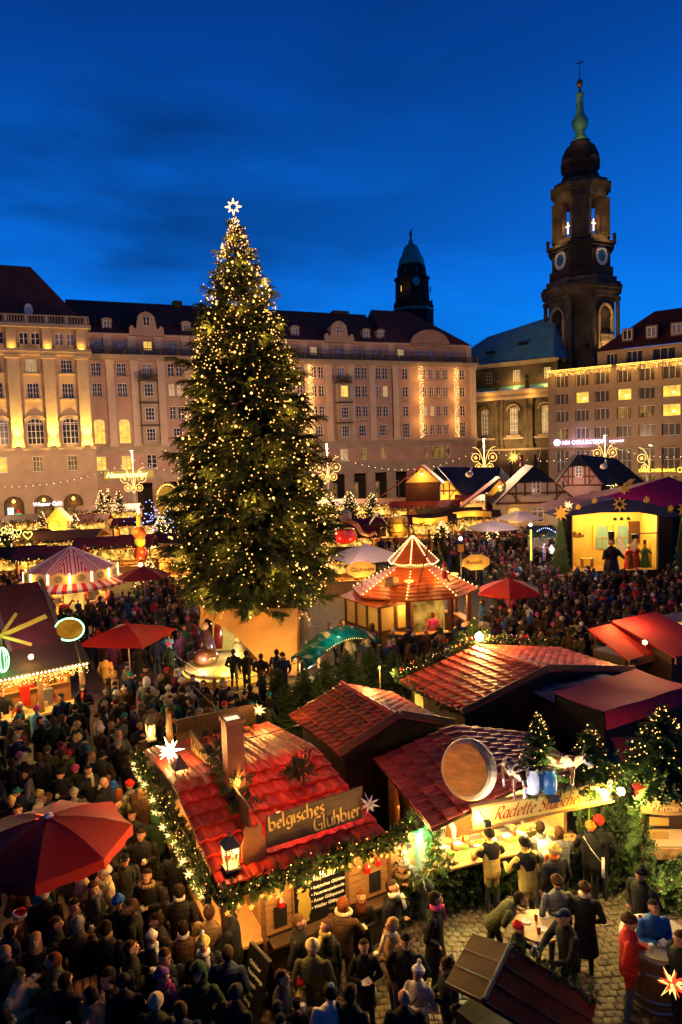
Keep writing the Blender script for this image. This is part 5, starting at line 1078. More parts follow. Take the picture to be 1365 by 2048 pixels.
garland('garland',[(1.9,.16,2.94),(2.8,.16,2.95),(3.9,.14,2.92)],RH,.10,80,greenl,9); garland('garland',[(.6,.6,1.55),(.2,.5,1.7),(-.2,.6,1.3)],RH,.10,60,greenl,9)
garland('counter_greenery',[(-.35,1.42,.82),(1.5,1.42,.75),(3.9,1.42,.8)],RH,.13,110,green,10); garland('counter_greenery',[(-.35,1.42,.5),(1.5,1.42,.4),(3.9,1.42,.45)],RH,.13,110,green,11); garland('counter_greenery',[(-.35,1.40,.15),(1.5,1.40,.15),(3.9,1.40,.15)],RH,.13,90,green,11)
garland('corner_greenery',[(4.25,1.3,2.2),(4.5,1.2,1.5),(4.45,1.1,.6),(4.5,1.1,.05)],RH,.24,260,green,12,leaf=.2); garland('corner_greenery',[(4.7,1.5,2.2),(4.85,1.4,1.2),(4.9,1.2,.05)],RH,.24,240,green,13,leaf=.2); garland('corner_greenery',[(-.5,1.5,1.7),(-.45,1.5,1.2),(-.5,1.5,.1)],RH,.2,170,green,14)
b=MB(); b.bx(3.95,4.40,.92,.97,1.3,2.15); b.build('menu_board',mat('green_board',(.10,.20,.02),.5,.2),RH); 
for i in range(5): text(('Raclette','Kartoffel','Brot','Gurke','Käse')[i],.085,RH,(4.0,.915,2.0-i*.15),(PI/2,0,0),mat('chalk_green',(.35,.55,.15),.7),ext=.002)
# narrow passage with green spotlight left of the cheese stall
p=loc(RF,830,1640,2.1); b=MB(); b.bx(p[0]-.3,p[0]+.28,p[1]+.0,p[1]+.04,.1,2.1); b.build('side_door',mat('pale_panel',(.5,.5,.42),.6,.1),RH); b=MB(); b.box((p[0],p[1]-.22,2.15),(.14,.14,.16)); b.build('spot_head',black,RH); lamp('POINT',(p[0],p[1]-.18,1.98),11,(.08,1,.40),RH,.04)
garland('garland',[(p[0]-.38,p[1]-.08,.6),(p[0]-.36,p[1]-.08,1.9),(p[0],p[1]-.1,2.2),(p[0]+.34,p[1]-.08,1.9),(p[0]+.4,p[1]-.1,.8)],RH,.11,90,greenl,15)
p=loc(RF,795,1620,2.0); b=MB(); b.box((p[0],p[1],1.45),(.05,.75,1.7),rz=-.3); b.build('open_shutter',mat('varnished_pine',(.62,.30,.06),.35,.2,2,.1,wave=(1,1,6)),RH); lamp('POINT',(p[0]-.1,p[1]-.9,2.0),9,(1,.55,.1),RH,.06); b=MB(); b.box((p[0]-.1,p[1]-.9,2.12),(.1,.1,.1)); b.tube((p[0]-.1,p[1]-.9,2.15),(p[0]+.3,p[1]-.9,2.5),.01,n=4); b.build('shutter_lamp',black,RH)
# ================================================================ MULLED WINE STALL (right edge)
WF=frame((5.75,13.1,0),R_(-6)); WS=thing('market_stall','mulled wine stall with carved wooden sign and pine counter at the right edge','market stall',WF[0],WF[1])
b=MB(); P=[(.05,2.12),(.5,2.07),(1.0,2.1),(1.5,2.06),(2.2,2.1),(2.2,2.38),(1.5,2.42),(.9,2.38),(.4,2.42),(.03,2.36)]; b.prismY(P,.0,.05); sg=b.build('sign_board',mat('rough_pine',(.45,.27,.10),.7,.3,4,.4,wave=(1,1,5)),WS); text('Winzer-Glühwein',.20,sg,(.18,-.012,2.17),(PI/2,0,0),mat('carved_letters',(.70,.45,.2),.6),ext=.008,bold=.004)
for i in range(9): b=MB(); b.bx(.35,2.3,.62+i*.075,.62+i*.075+.070,1.05,1.08); b.build('counter_board',mat('new_pine',(.62,.42,.20),.5,.15,4,.1,wave=(1,8,1)),WS)
b=MB(); b.bx(.35,2.3,.58,.61,.80,1.05); b.build('counter_edge',woodl,WS); b=MB(); b.bx(.3,2.3,1.3,1.4,.05,2.3); b.build('back_wall',darkw,WS)
for x in (.18,): b=MB(); b.box((x,.35,1.1),(.12,.12,2.2)); b.build('post',wood,WS)
garland('post_greenery',[(.16,.28,2.1),(.14,.28,1.2),(.16,.28,.6)],WS,.13,130,greenl,16); garland('base_greenery',[(.1,.35,.45),(1.1,.35,.42),(2.2,.35,.4)],WS,.24,170,greenl,17); garland('base_greenery',[(.1,.3,.12),(1.1,.3,.12),(2.2,.3,.12)],WS,.22,120,green,18)
b=MB(); b.add([(-.1,-.2,2.55),(2.4,-.2,2.55),(2.4,1.6,3.0),(-.1,1.6,3.0)],[(0,1,2,3)]); b.build('roof',clothd,WS); b=MB(); b.bx(.95,1.25,-.06,-.02,2.35,2.55); b.build('red_plate',redm,WS); text('Bar',.13,WS,(.98,-.065,2.4),(PI/2,0,0),white,ext=.003)
for z in (1.62,1.9): b=MB(); b.box((.42,.1,z),(.36,.03,.17)); b.build('small_sign',mat('small_sign_wood',(.5,.27,.07),.6,.2),WS)
lamp('POINT',(1.1,.3,2.0),14,(1,.68,.3),WS,.08); lamp('POINT',(.5,-.2,.9),3,(1,.68,.3),WS,.08); b=MB(); b.box((1.1,.3,2.06),(.2,.1,.05)); b.build('strip_lamp',em('strip_lamp',(1,.75,.35),10),WS)
b=MB(); [b.add([(0,0,0),(s*.16,-.02,.10),(s*.16,-.02,-.02)],[(0,1,2)]) for s in(-1,1)]; [b.add([(0,0,0),(s*.05,-.02,-.30),(s*.14,-.02,-.28)],[(0,1,2)]) for s in(-1,1)]; b.sph((0,-.02,0),.03,6); o=b.build('gold_bow',gold,WS); o.location=(.35,.05,.55)
bulbs('fairy_lights',[(random.uniform(.2,2.2),.08,random.uniform(.3,.7)) for _ in range(16)],.016,WS); 
# ================================================================ SMALL ROOF BOTTOM RIGHT
KF=frame((2.0,8.45,0),R_(40)); KT=thing('wheel_kiosk','small kiosk with brown felt gable roof edged with fir twigs at the bottom','kiosk',KF[0],KF[1])
felt=mat('roof_felt_brown',(.10,.036,.010),.85,.35,2,.5,bsc=30,spec=.1); feltr=mat('roof_felt_red',(.11,.008,.004),.85,.3,2,.5,bsc=30,spec=.1)
rp=at(1020,1893,2.45); rq=at(968,2003,2.45); e1=at(890,1965,2.1); e2=at(1112,1950,2.05); e3=at(830,2070,2.1); e4=at(1210,2100,2.0)
inv=lambda v: Vector(((v.x-KF[0].x)*cos(KF[1])+(v.y-KF[0].y)*sin(KF[1]),-(v.x-KF[0].x)*sin(KF[1])+(v.y-KF[0].y)*cos(KF[1]),v.z))
b=MB(); b.slab(inv(e1),inv(rq),inv(rp),inv(rp)+(inv(e1)-inv(rq)),.06); b.build('roof_slope',felt,KT)
b=MB(); b.slab(inv(rq),inv(rq)+(inv(e2)-inv(rp))*1.9,inv(rp)+(inv(e2)-inv(rp))*1.9,inv(rp),.06); b.build('roof_slope',feltr,KT)
for a_,c_ in ((inv(rq),inv(rp)),):
    b=MB(); b.tube(tuple(a_+Vector((0,0,.02))),tuple(c_+Vector((0,0,.02))),.035,n=6); b.build('ridge_roll',darkw,KT)
e_=(inv(e2)-inv(rp))*1.9; f_=inv(e1)-inv(rq)
for k in (.0,.33,.66,1.0):
    o_=inv(rq).lerp(inv(rp),k); b=MB(); b.tube(tuple(o_+Vector((0,0,.008))),tuple(o_+e_+Vector((0,0,.008))),.005,n=4); b.tube(tuple(o_+Vector((0,0,.008))),tuple(o_+f_+Vector((0,0,.008))),.005,n=4); b.build('roof_seam',darkw,KT)
c=(inv(rq)+inv(rp))/2; b=MB(); b.box((c.x,c.y,1.0),(.9,.7,1.9)); b.build('cabin',darkw,KT); garland('garland',[tuple(inv(rp)+Vector((0,0,.04))),tuple(inv(rp)+(inv(e2)-inv(rp))*1.9+Vector((0,0,.04)))],KT,.07,60,greenl,19)
# ================================================================ TABLES
def barrel(label,p,r=.5,h=1.1,top=None,rt=.62):
    t=thing('barrel_table',label,'table',p,random.uniform(0,3)); n=20
    b=MB(); bw=2*PI/n
    prof=[(r*.84,0),(r*.97,h*.3),(r,h*.5),(r*.97,h*.7),(r*.86,h*.96)]; st=MB(); w=.98*PI/n
    st.add([(q*cos(s),q*sin(s),z) for q,z in prof for s in (-w,w)],[(2*i,2*i+1,2*i+3,2*i+2) for i in range(len(prof)-1)]); me=st.mesh('stave',wood)
    for i in range(n): link('stave',me,t,rot=(0,0,i*2*PI/n))
    for z,q in ((.12*h,r*.905),(.3*h,r*.985),(.7*h,r*.985),(.88*h,r*.905)): b=MB(); b.lathe([(q,-.025),(q+.012,0),(q,.025)],20,(0,0,z)); b.build('hoop',steel,t)
    b=MB(); b.lathe([(.02,h*.97),(rt,h*.97),(rt,h+.03),(.02,h+.03)],32); b.build('table_top',top or woodl,t); return t
t=barrel('barrel table with a round pale top at the right edge',at(1312,2000,0),.52,1.12,mat('pale_top',(.40,.34,.30),.4,.15,2),.58); b=MB(); b.lathe([(.01,1.155),(.11,1.155),(.12,1.18),(.10,1.19)],14,(.0,0,0)); b.build('ashtray',black,t)
p=at(1345,1968,1.9); moravian('red and yellow pointed paper star hanging near the barrel table',tuple(p),.24,em('star_y2',(1,.62,.12),2.2),em('star_red2',(1,.05,.02),1.6),nn=20,energy=5)
p=at(1085,1870,1.1); t=thing('standing_table','pale wooden round standing table with people leaning on it','table',(p.x,p.y+.25,0)); b=MB(); b.lathe([(.02,1.06),(.42,1.06),(.42,1.1),(.02,1.1)],28); b.build('table_top',mat('beech_top',(.50,.33,.14),.5,.2,2,.1,wave=(1,8,1)),t); b=MB(); b.lathe([(.3,0),(.28,.03),(.05,.05),(.05,1.05)],12); b.build('leg',darkw,t)
tt=p; plm=MB(); plm.lathe([(.02,0),(.07,0),(.09,.012),(.085,.016),(.02,.008)],14); plM=plm.mesh('paper_plate',mat('plate_card',(.7,.66,.55),.7,.05))
for k,(dx,dy,lb) in enumerate(((-.18,.10,'paper plate at the left of the round standing table'),(.16,.22,'paper plate near the far edge of the round standing table'),(.05,-.10,'paper plate near the front edge of the round standing table'))): tag(link('paper_plate',plM,None,(tt.x+dx,tt.y+.25+dy,1.102)),lb,'plate','plates on the standing tables')
cpm=MB(); cpm.lathe([(.028,0),(.038,.09),(.034,.09),(.026,.01)],10); cpM=cpm.mesh('mug',mat('mug_red_glaze',(.35,.02,.015),.3))
for dx,dy,lb in ((.0,.12,'red mug in the middle of the round standing table'),(-.05,-.22,'red mug at the near edge of the round standing table')): tag(link('mug',cpM,None,(tt.x+dx,tt.y+.25+dy,1.102)),lb,'mug','mugs on the standing tables')
bp_2=at(1312,2000,0)
for dx,dy,lb in ((-.32,.15,'red mug on the left of the barrel table'),(-.1,.38,'red mug at the back of the barrel table'),(.2,-.2,'red mug beside the ashtray on the barrel table')): tag(link('mug',cpM,None,(bp_2.x+dx,bp_2.y+dy,1.152)),lb,'mug','mugs on the standing tables')
p=at(135,2000,1.08); t=thing('wooden_table','slatted wooden table with a small black plaque at the bottom left','table',(p.x,p.y,0),R_(22))
pl=MB(); pl.box((0,0,1.06),(.105,.75,.035)); me=pl.mesh('plank',planks)
for i in range(8): link('plank',me,t,(-.42+i*.118,0,0))
for x in(-.38,.38):
    for y in (-.3,.3): b=MB(); b.box((x,y,.52),(.07,.07,1.04)); b.build('leg',wood,t)
b=MB(); b.box((.0,.05,1.085),(.22,.16,.01)); b.build('plaque',black,t)
# ================================================================ UMBRELLAS
def umbrella(label,p,h,r,m,n=8,drop=.6,rz=0,val=.18,square=False,valm=None,group='market umbrellas',cap=None):
    t=thing('market_umbrella',label,'umbrella',(p[0],p[1],0),rz,group); top=Vector((0,0,h)); R=[]
    for i in range(n): a=2*PI*i/n+(PI/4 if square else 0); R.append(Vector((r*cos(a),r*sin(a),h-drop)))
    pm={}
    for i in range(n):
        a,b_=R[i],R[(i+1)%n]; q=MB(); NG=6; cen=Vector((0,0,h-drop)); V_=[]
        for j in range(NG+1):
            for k in range(NG+1):
                s_=j/NG; w_=k/NG; p=top.lerp(a.lerp(b_,w_),s_); sag=4*w_*(1-w_); p=p+Vector((0,0,.07*sin(PI*s_)-.035*r/1.8*sag*s_+.006*sin(k*2.7+j*1.9+i))); p=p+(cen-p).normalized()*(.045*r/1.8*sag*s_**3) if s_>.5 else p; V_.append(p)
        e_=[V_[NG*(NG+1)+k] for k in range(NG+1)]
        q.add(V_,[(j*(NG+1)+k,(j+1)*(NG+1)+k,(j+1)*(NG+1)+k+1,j*(NG+1)+k+1) for j in range(NG) for k in range(NG)])
        if val: q.add(e_+[p+Vector((0,0,-val*(1+.12*sin(k*2.1+i)))) for k,p in enumerate(e_)],[(k,NG+1+k,NG+2+k,k+1) for k in range(NG)])
        q.build('canopy_panel',m,t,smooth=True)
    q=MB(); q.tube((0,0,0),(0,0,h+.04),.03,n=8); q.lathe([(.3,0),(.3,.08),(.05,.1)],10); q.build('pole',steel,t)
    q=MB()
    for a in R: q.tube((0,0,h-.08),tuple(a-Vector((0,0,.04))),.012,n=4)
    q.build('ribs',woodl,t)
    q=MB(); q.lathe([(.09,h-.01),(.08,h+.03),(.02,h+.06)],10); q.build('cap',cap or white,t); return t
U_=umbrella
U_('huge dark red umbrella with a white cap over the crowd on the left',at(97,1632,2.85),2.85,1.5,clothr,8,.42,.25,.2)
t=U_('bright red square umbrella at the wooden railing left of the fir',at(255,1248,3.0),3.0,2.05,clothr,4,.55,R_(-12),.0,True,cap=clothr); lamp('POINT',(.5,-.8,2.2),22,(1,.35,.08),t,.1)
t=U_('small red umbrella with a lit cap beside the round punch hut',at(1018,1157,2.9),2.9,1.75,clothr,6,.62,.3,.1,cap=redm)
U_('dark umbrella with glowing red underside beside the striped carousel',at(287,1133,3.0),3.0,1.6,clothd,8,.55,.2,.12,cap=black)
U_('large white umbrella left of the round punch hut',atY(733,1079,45),3.6,2.9,clothw,4,.9,R_(22),0,True)
U_('white umbrella nearest the red umbrella in the dense crowd',atY(985,1045,60),3.4,2.5,clothw,4,.75,R_(20),0,True)
U_('farther white umbrella in front of the white half-timbered house',atY(1040,1031,66),3.6,2.5,clothw,4,.75,R_(20),0,True)
# ================================================================ MIDDLE DISTANCE
LF=7.0
plyo=mat('orange_ply',(.42,.20,.06),.6,.2,1.5,.1); plat_y=mat('yellow_platform',(.42,.30,.07),.5,.3,2)
timber=mat('timber_brown',(.10,.035,.015),.7,.3,4); inf_w=mat('infill_white',(.48,.38,.30),.8,.1,1); inf_y=mat('infill_yellow',(.62,.44,.14),.8,.1,1); robl=mat('blue_shingle',(.028,.042,.085),.6,.35,1.5,.4,bsc=9); rog=mat('grey_shingle',(.04,.045,.05),.7,.35,1.5,.4,bsc=9); rwine=mat('wine_roof',(.26,.032,.036),.6,.3,2,.3,bsc=10)
t=thing('tree_stand','huge orange plywood stand holding the giant fir','stand',(0,0,0)); b=MB(); b.prismY([(-6.1,3.15),(-5.9,2.75),(-5.2,2.35),(-4.5,1.75),(-3.8,.9),(-3.2,.12),(-2.15,.12),(-2.0,3.05)],28.7,31.9); b.build('side_panel',plyo,t)
b=MB(); b.prismY([(-6.1,3.1),(-6.25,3.55),(-6.05,3.3),(-5.9,2.75),(-6.2,2.4)],28.6,28.69); b.build('horn',plyo,t); b=MB(); b.bx(-6.3,-4.8,31.95,32.0,.4,3.0); b.build('back_panel',mat('yellow_panel',(.6,.45,.08),.5),t)
for x,y,z,e in ((-4.0,27.2,.8,22),(-2.6,27.2,.9,22),(-5.6,27.9,3.2,5)): lamp('POINT',(x,y,z),e,(1,.55,.12),t,.15)
b=MB(); [b.box((x,27.2,.45),(.2,.16,.2)) for x in(-4.0,)]; b.build('floodlight',black,t); b=MB(); b.box((-2.6,27.2,.5),(.2,.16,.2)); b.build('floodlight',black,t)
p=at(455,1328,.45); t=thing('stage_platform','round yellow platform with carved nativity figures under the giant fir','platform',(p.x,p.y,0)); b=MB(); b.lathe([(1.9,.02),(1.9,.45),(1.85,.48),(.02,.49)],32); b.build('deck',plat_y,t); b=MB(); b.lathe([(1.95,.28),(1.97,.32),(1.95,.36)],32); b.build('rope_light',em('plat_rope',(1,.6,.1),1.2),t)
lamp('POINT',(-.9,-1.0,.9),9,(1,.8,.75),t,.08); lamp('POINT',(.3,-.6,.7),8,(1,.85,.3),t,.08); lamp('POINT',(.2,.9,1.0),8,(.9,.85,1),t,.08); lamp('POINT',(.6,.2,2.4),12,(1,.75,.2),t,.08); lamp('POINT',(.1,-1.4,.62),3,(.2,1,.2),t,.05)
def fig(label,px,py,z0,prof,m,hr=0,hm=None,Y=None,cat='figure',sx=1,sy=1,rz=0,group='carved nativity figures on the yellow platform'):
    q=at(px,py,z0); t=thing('carved_figure',label,cat,tuple(q),rz,group); b=MB(); b.lathe(prof,14,sx=sx,sy=sy); b.build('body',m,t,smooth=True)
    if hr: b=MB(); h=prof[-1][1]; b.sph((0,0,h+hr*.8),hr,10); b.build('head',hm,t,smooth=True)
    return t
mr=mat('lacquer_red',(.25,.02,.01),.15,.15,3,spec=.7); mbr=mat('lacquer_brown',(.10,.035,.015),.15,.2,3,spec=.7); mwh=mat('lacquer_cream',(.6,.5,.35),.2,.1,3,spec=.6); mpu=mat('lacquer_purple',(.07,.03,.05),.15,.2,3,spec=.7); skn=mat('lacquer_skin',(.65,.38,.18),.2)
t=fig('tall dark red carved king with flat hat',441,1293,.5,[(.42,0),(.45,.5),(.42,1.2),(.28,1.8),(.12,2.0)],mr,.17,skn); b=MB(); b.lathe([(.20,2.30),(.22,2.42),(.33,2.52),(.28,2.56)],14); b.build('hat',mr,t)
fig('dark purple carved figure with a round golden head',412,1312,.5,[(.46,0),(.50,.3),(.42,.8),(.22,1.15),(.1,1.25)],mpu,.2,skn)
fig('brown carved ox lying at the platform edge',412,1330,.5,[(.02,0),(.42,.1),(.52,.35),(.42,.62),(.02,.75)],mbr,0,sx=1.15)
fig('slim cream carved figure lit white from the side',473,1290,.5,[(.26,0),(.30,.4),(.24,1.1),(.12,1.35)],mwh,.14,skn)
fig('kneeling cream carved figure with wide golden hat',478,1318,.5,[(.38,0),(.36,.35),(.2,.75),(.1,.8)],mwh,.19,skn)
fig('dark carved figure half behind the plywood stand',515,1316,.4,[(.45,0),(.42,.8),(.25,1.5),(.1,1.8)],mbr,.16,skn)
fig('tall grey carved figure right of the plywood stand',613,1318,.1,[(.35,0),(.42,.8),(.35,1.6),(.2,2.0)],mat('lacquer_grey',(.25,.22,.17),.2,.15,3),.16,skn); lamp('POINT',tuple(at(617,1335,.5)+Vector((.2,-.2,0))),6,(1,.85,.5),None,.05,name='figure_light')
# railing round the stand
def railing(label,pts,h=1.05,group='wooden railing with steel rails round the stand'):
    P=[at(x,y,0) for x,y in pts]; t=thing('railing',label,'railing',tuple(P[0]),0,group); o=P[0]; P=[p-o for p in P]; 
    for p in P: b=MB(); b.lathe([(.075,0),(.075,h+.12),(.03,h+.17)],8,tuple(p)); b.build('post',mat('rail_post_wood',(.30,.15,.05),.6,.3,5),t)
    for z in (h*.55,h*.95):
        for a,c in zip(P,P[1:]): b=MB(); b.tube(tuple(a+Vector((0,0,z))),tuple(c+Vector((0,0,z))),.022,n=6); b.build('rail',steel,t)
railing('railing beside the bright red umbrella left of the nativity figures',[(345,1348),(402,1318),(410,1290)]); railing('railing between the crowd and the yellow platform',[(345,1348),(432,1418),(545,1395),(640,1352),(652,1325)]); railing('railing right of the plywood stand behind the green tarpaulin',[(622,1270),(660,1290),(690,1330)])
# green tarpaulin arch and fir hedge
t=thing('tarpaulin_arch','green tarpaulin draped over an arch with a light line above the fir hedge','cover',tuple(at(600,1385,0)),R_(38)); b=MB(); n=16;V=[]
for i in range(n+1):
    for j in range(7): a=-.2+(PI+.4)*j/6; x=4.0*i/n; V.append((x+.05*sin(j*3+i),.55*cos(a)*(1+.12*sin(i*2.1+j)),1.15+.75*sin(PI*x/4.2)+.38*sin(a)+.05*sin(i*3.3+j*2)))
b.add(V,[(i*7+j,(i+1)*7+j,(i+1)*7+j+1,i*7+j+1) for i in range(n) for j in range(6)]); b.build('tarpaulin',tarpg,t); bulbs('fairy_lights',[(x,-.62,1.2+.75*sin(PI*x/4.2)-.05) for x in [1+.11*i for i in range(18)]],.022,t,em('dim_bulb',(1,.6,.1),3)); lamp('POINT',(1.4,-1.1,2.4),7,(.7,1,.8),t,.1)
for x in (0.1,3.9): b=MB(); b.box((x,0,.6),(.1,.1,1.2)); b.build('post',darkw,t)
for i,(x,y,h,r) in enumerate(sorted([(570,1435,1.3,.8),(612,1425,1.7,1.0),(655,1415,1.9,1.1),(700,1400,2.0,1.1),(745,1390,2.0,1.1),(790,1378,1.7,1.0),(545,1460,1.2,.8),(560,1400,1.4,.8),(640,1440,1.5,.9),(725,1420,1.6,1.0)])):
    spruce(ORD[i]+' bushy fir from the left in the hedge behind the brown roofs',tuple(at(x,y+25,0)),h+.3,r,0,20+i,'firs in the hedge between the huts','fir_tree',lights=False,k=2.0,mtl=mat('hedge_needles',(.05,.085,.02),.6,.5,2))
for x,y,e in ((620,1400,8),(720,1380,9),(780,1360,8)): p=at(x,y,2.3); lamp('POINT',tuple(p+Vector((0,-.8,.5))),e,(1,.7,.2),None,.2,name='hedge_light')
for i,(x,y) in enumerate(((925,1335),(948,1325),(975,1322))): spruce(('left','middle tallest','right')[i]+' one of three small trimmed firs on the largest tiled roof edge',tuple(at(x,y-22,2.3)),1.3 if i==1 else .95,.5,8,40+i,'small firs beside the punch hut crowd','fir_tree',k=1.0)
# ---------------- round punch hut
PC=Vector((3.55,34.0,0)); t=PH=thing('punch_hut','octagonal punch hut with two-tier red shingle roof outlined in bulbs','market stall',tuple(PC),R_(10)); n=8; tr8=mat('orange_shingle',(.42,.085,.02),.5,.3,3,.5,bsc=22)
def oc(r,z,i): a=2*PI*(i+.5)/n-PI/2; return Vector((r*cos(a),r*sin(a),z))
rb=[]
for i in range(n):
    b=MB(); A0,B0=oc(3.2,2.7,i-1),oc(3.2,2.7,i); A1,B1=oc(.95,3.85,i-1),oc(.95,3.85,i); b.slab(A0,B0,B1,A1,.06); ro=b.build('roof_panel',tr8,t)
    u=(B0-A0).normalized(); v=((A1+B1)/2-(A0+B0)/2); L_=v.length; v.normalize(); nn=u.cross(v)
    q=MB()
    for k in range(9):
        w0=(B0-A0).length/2*(1-k/9)+(B1-A1).length/2*k/9; c=(A0+B0)/2+v*(L_*k/9); q.add([c-u*w0+nn*.035,c+u*w0+nn*.035,c+u*w0*.93+v*(L_/9*1.05)+nn*.008,c-u*w0*.93+v*(L_/9*1.05)+nn*.008,c-u*w0,c+u*w0],[(0,1,2,3),(4,5,1,0)])
    o=q.build('shingles',tr8,ro); o['kind']='stuff'
    if i in (7,0,1,2,3,6,5,4): rb+=[A0.lerp(A1,k/22)+Vector((0,0,.07)) for k in range(1,20,2)]
    b=MB(); A0,B0=oc(1.25,4.1,i-1),oc(1.25,4.1,i); A1,B1=oc(.72,4.62,i-1),oc(.72,4.62,i); A2=Vector((0,0,5.35)); b.add([A0,B0,B1,A1,A2],[(0,1,2,3),(3,2,4)]); b.build('upper_roof',tr8,t)
    rb+=[A0.lerp(A1,k/6)+Vector((0,0,.05)) for k in range(6)]+[A1.lerp(A2,k/9)+Vector((0,0,.05)) for k in range(9)]+[A0.lerp(B0,k/8)+Vector((0,0,-.08*sin(PI*k/8))) for k in range(8)]
    w0,w1=oc(2.7,0,i-1),oc(2.7,0,i); an=math.atan2((w1-w0).y,(w1-w0).x); b=MB(); b.box((w0.x,w0.y,1.35),(.2,.2,2.7),rz=an); b.build('post',timber,t)
    m=(w0+w1)/2; b=MB(); b.box((m.x,m.y,.5),((w1-w0).length,.10,1.0),rz=an); b.build('counter_front',timber,t); b=MB(); b.box((m.x*1.03,m.y*1.03,1.03),((w1-w0).length,.4,.06),rz=an); b.build('counter',woodl,t)
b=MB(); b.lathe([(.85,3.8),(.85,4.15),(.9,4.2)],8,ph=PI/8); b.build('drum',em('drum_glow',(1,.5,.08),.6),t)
b=MB(); b.lathe([(1.5,.02),(1.5,2.6)],8,ph=PI/8); b.build('inner_core',em('inner_glow',(1,.5,.08),.6,vary=.8,sc=1.5),t); bulbs('roof_bulbs',[tuple(p) for p in rb],.034,t,em('hut_bulb',(1,.55,.16),7),.15)  # glow of the lit interior is put into this emissive core
for i in range(8): p=oc(2.2,2.3,i); lamp('POINT',tuple(p),11,(1,.5,.1),t,.1)
for i in (7,0,1,6): p=oc(2.1,3.75,i); lamp('POINT',tuple(p),7,(1,.5,.1),t,.1)
for i in (7,1): b=MB(); b.lathe([(.01,0),(.22,0),(.22,.06),(.01,.07)],12,tuple(oc(2.0,3.4,i))); b.build('roof_lamp',MT['roof_lamp'] if 0 else em('warm_disc',(1,.5,.08),2.5),t)
lamp('POINT',(0,0,4.3),18,(1,.5,.1),t,.2)
for sx,s in ((-2.9,'Glühwein'),(2.9,'Punsch')):
    b=MB(); b.prismY([(sx+.75*cos(2*PI*i/16)*(1 if i%2 else .93),4.0+.42*sin(2*PI*i/16)*(1 if i%2 else .9)) for i in range(16)],-1.1,-1.05); o=b.build('oval_sign',mat('parchment_sign',(.70,.45,.13),.6,.15),t); text(s,.30,o,(sx-.52,-1.12,3.9),(PI/2,0,0),mat('sign_ink',(.10,.02,.01),.6),ext=.005); b=MB(); b.tube((sx,-1.05,3.1),(sx,-1.05,3.65),.03,n=4); b.build('sign_post',timber,t); lamp('POINT',(sx,-1.7,3.5),5,(1,.55,.12),t,.1)
b=MB(); b.tube((-.1,-1.3,3.55),(-.55,-2.6,2.95),.03,n=4); b.tube((.25,-1.3,3.55),(-.1,-2.6,2.95),.03,n=4); b.tube((-.3,-1.9,3.3),(.6,-.6,4.8),.035,n=4); b.build('ladder',timber,t)
# little chimney-sweep style wooden sledger on the roof
q=thing('roof_figure','wooden figure in red sitting on a sledge on the punch hut roof','figure',tuple(PC+Vector((1.25,-2.0,3.35))),-.3); b=MB(); b.sph((0,0,.35),.17,8,sz=1.3); b.tube((0,0,.3),(.25,-.15,.05),.07,.05,6); b.tube((0,0,.45),(.3,-.1,.4),.05,.04,6); b.build('body',redm,q); b=MB(); b.sph((0,0,.66),.12,8); b.build('head',skn,q); b=MB(); b.lathe([(.13,.72),(.05,.9),(.01,1.0)],8); b.build('cap',redm,q); b=MB(); b.box((.1,-.12,.02),(.7,.05,.03)); b.box((.1,.12,.02),(.7,.05,.03)); b.build('sledge',woodl,q)
q=thing('barrel_figure','small pale barrel lying on the left side of the punch hut roof','barrel',tuple(PC+Vector((-1.3,-1.9,3.42))),.3); b=MB(); b.lathe([(.2,-.35),(.27,0),(.2,.35)],12); o=b.build('body',woodl,q); o.rotation_euler=(0,PI/2,0); b=MB(); b.lathe([(.275,-.03),(.275,.03)],12); o=b.build('hoop',steel,q); o.rotation_euler=(0,PI/2,0)
# half-timbered annex
a=thing('timber_annex','small half-timbered annex with lean-to roof at the left of the punch hut','hut',(.10,34.0,0),R_(-58)); b=MB(); b.bx(0,2.9,0,1.9,.02,2.4); b.build('wall',inf_y,a)
for x in (0,.95,1.9,2.9): b=MB(); b.box((x,-.03,1.2),(.13,.07,2.4)); b.build('post',timber,a)
for y in (0,.95,1.9): b=MB(); b.box((2.93,y,1.2),(.07,.13,2.4)); b.build('post',timber,a)
for z in (.08,1.1,2.32): b=MB(); b.box((1.45,-.035,z),(3.0,.075,.12)); b.box((2.935,.95,z),(.075,2.0,.12)); b.build('rail',timber,a)
for x in (.47,1.42,2.4): b=MB(); b.box((x,-.03,.6),(.09,.06,1.25),ry=.75); b.box((x,-.03,.6),(.09,.055,1.25),ry=-.75); b.build('brace',timber,a)
b=MB(); b.slab((-.2,-.3,2.42),(3.2,-.3,2.42),(3.2,2.1,2.95),(-.2,2.1,2.95),.06); b.build('roof',tr8,a); lamp('POINT',(2.9,-1.6,2.2),6,(1,.6,.2),a,.1)
# ---------------- left stall with windmill arms and neon
SF=frame((-11.45,21.9,0),R_(36)); t=LS=thing('market_stall','dark roofed food stall on the left edge with a row of bulbs along its eave','market stall',SF[0],SF[1]); b=MB()
b.slab((-1.5,.0,2.5),(3.0,.0,2.5),(3.0,1.6,3.1),(-1.5,1.6,3.1),.07); b.build('roof_skirt',mat('dark_felt',(.035,.02,.015),.8,.3,2,.2),t); b=MB(); b.slab((-1.5,1.4,3.0),(2.7,1.4,3.0),(2.2,3.7,5.0),(-1.5,3.7,5.0),.07); b.build('roof',mat('wine_shingle',(.055,.012,.020),.7,.35,2,.5,bsc=14),t)
for x in (.6,2.4): b=MB(); b.slab((x,1.36,3.06),(x+.15,1.36,3.06),(x+.0,3.72,5.08),(x-.15,3.72,5.08),.05); b.build('roof_batten',mat('batten_grey',(.10,.09,.10),.6),t)
b=MB(); b.bx(-1.5,2.9,.02,.08,2.35,2.52); b.build('fascia',wood,t)
for i in range(34): pass
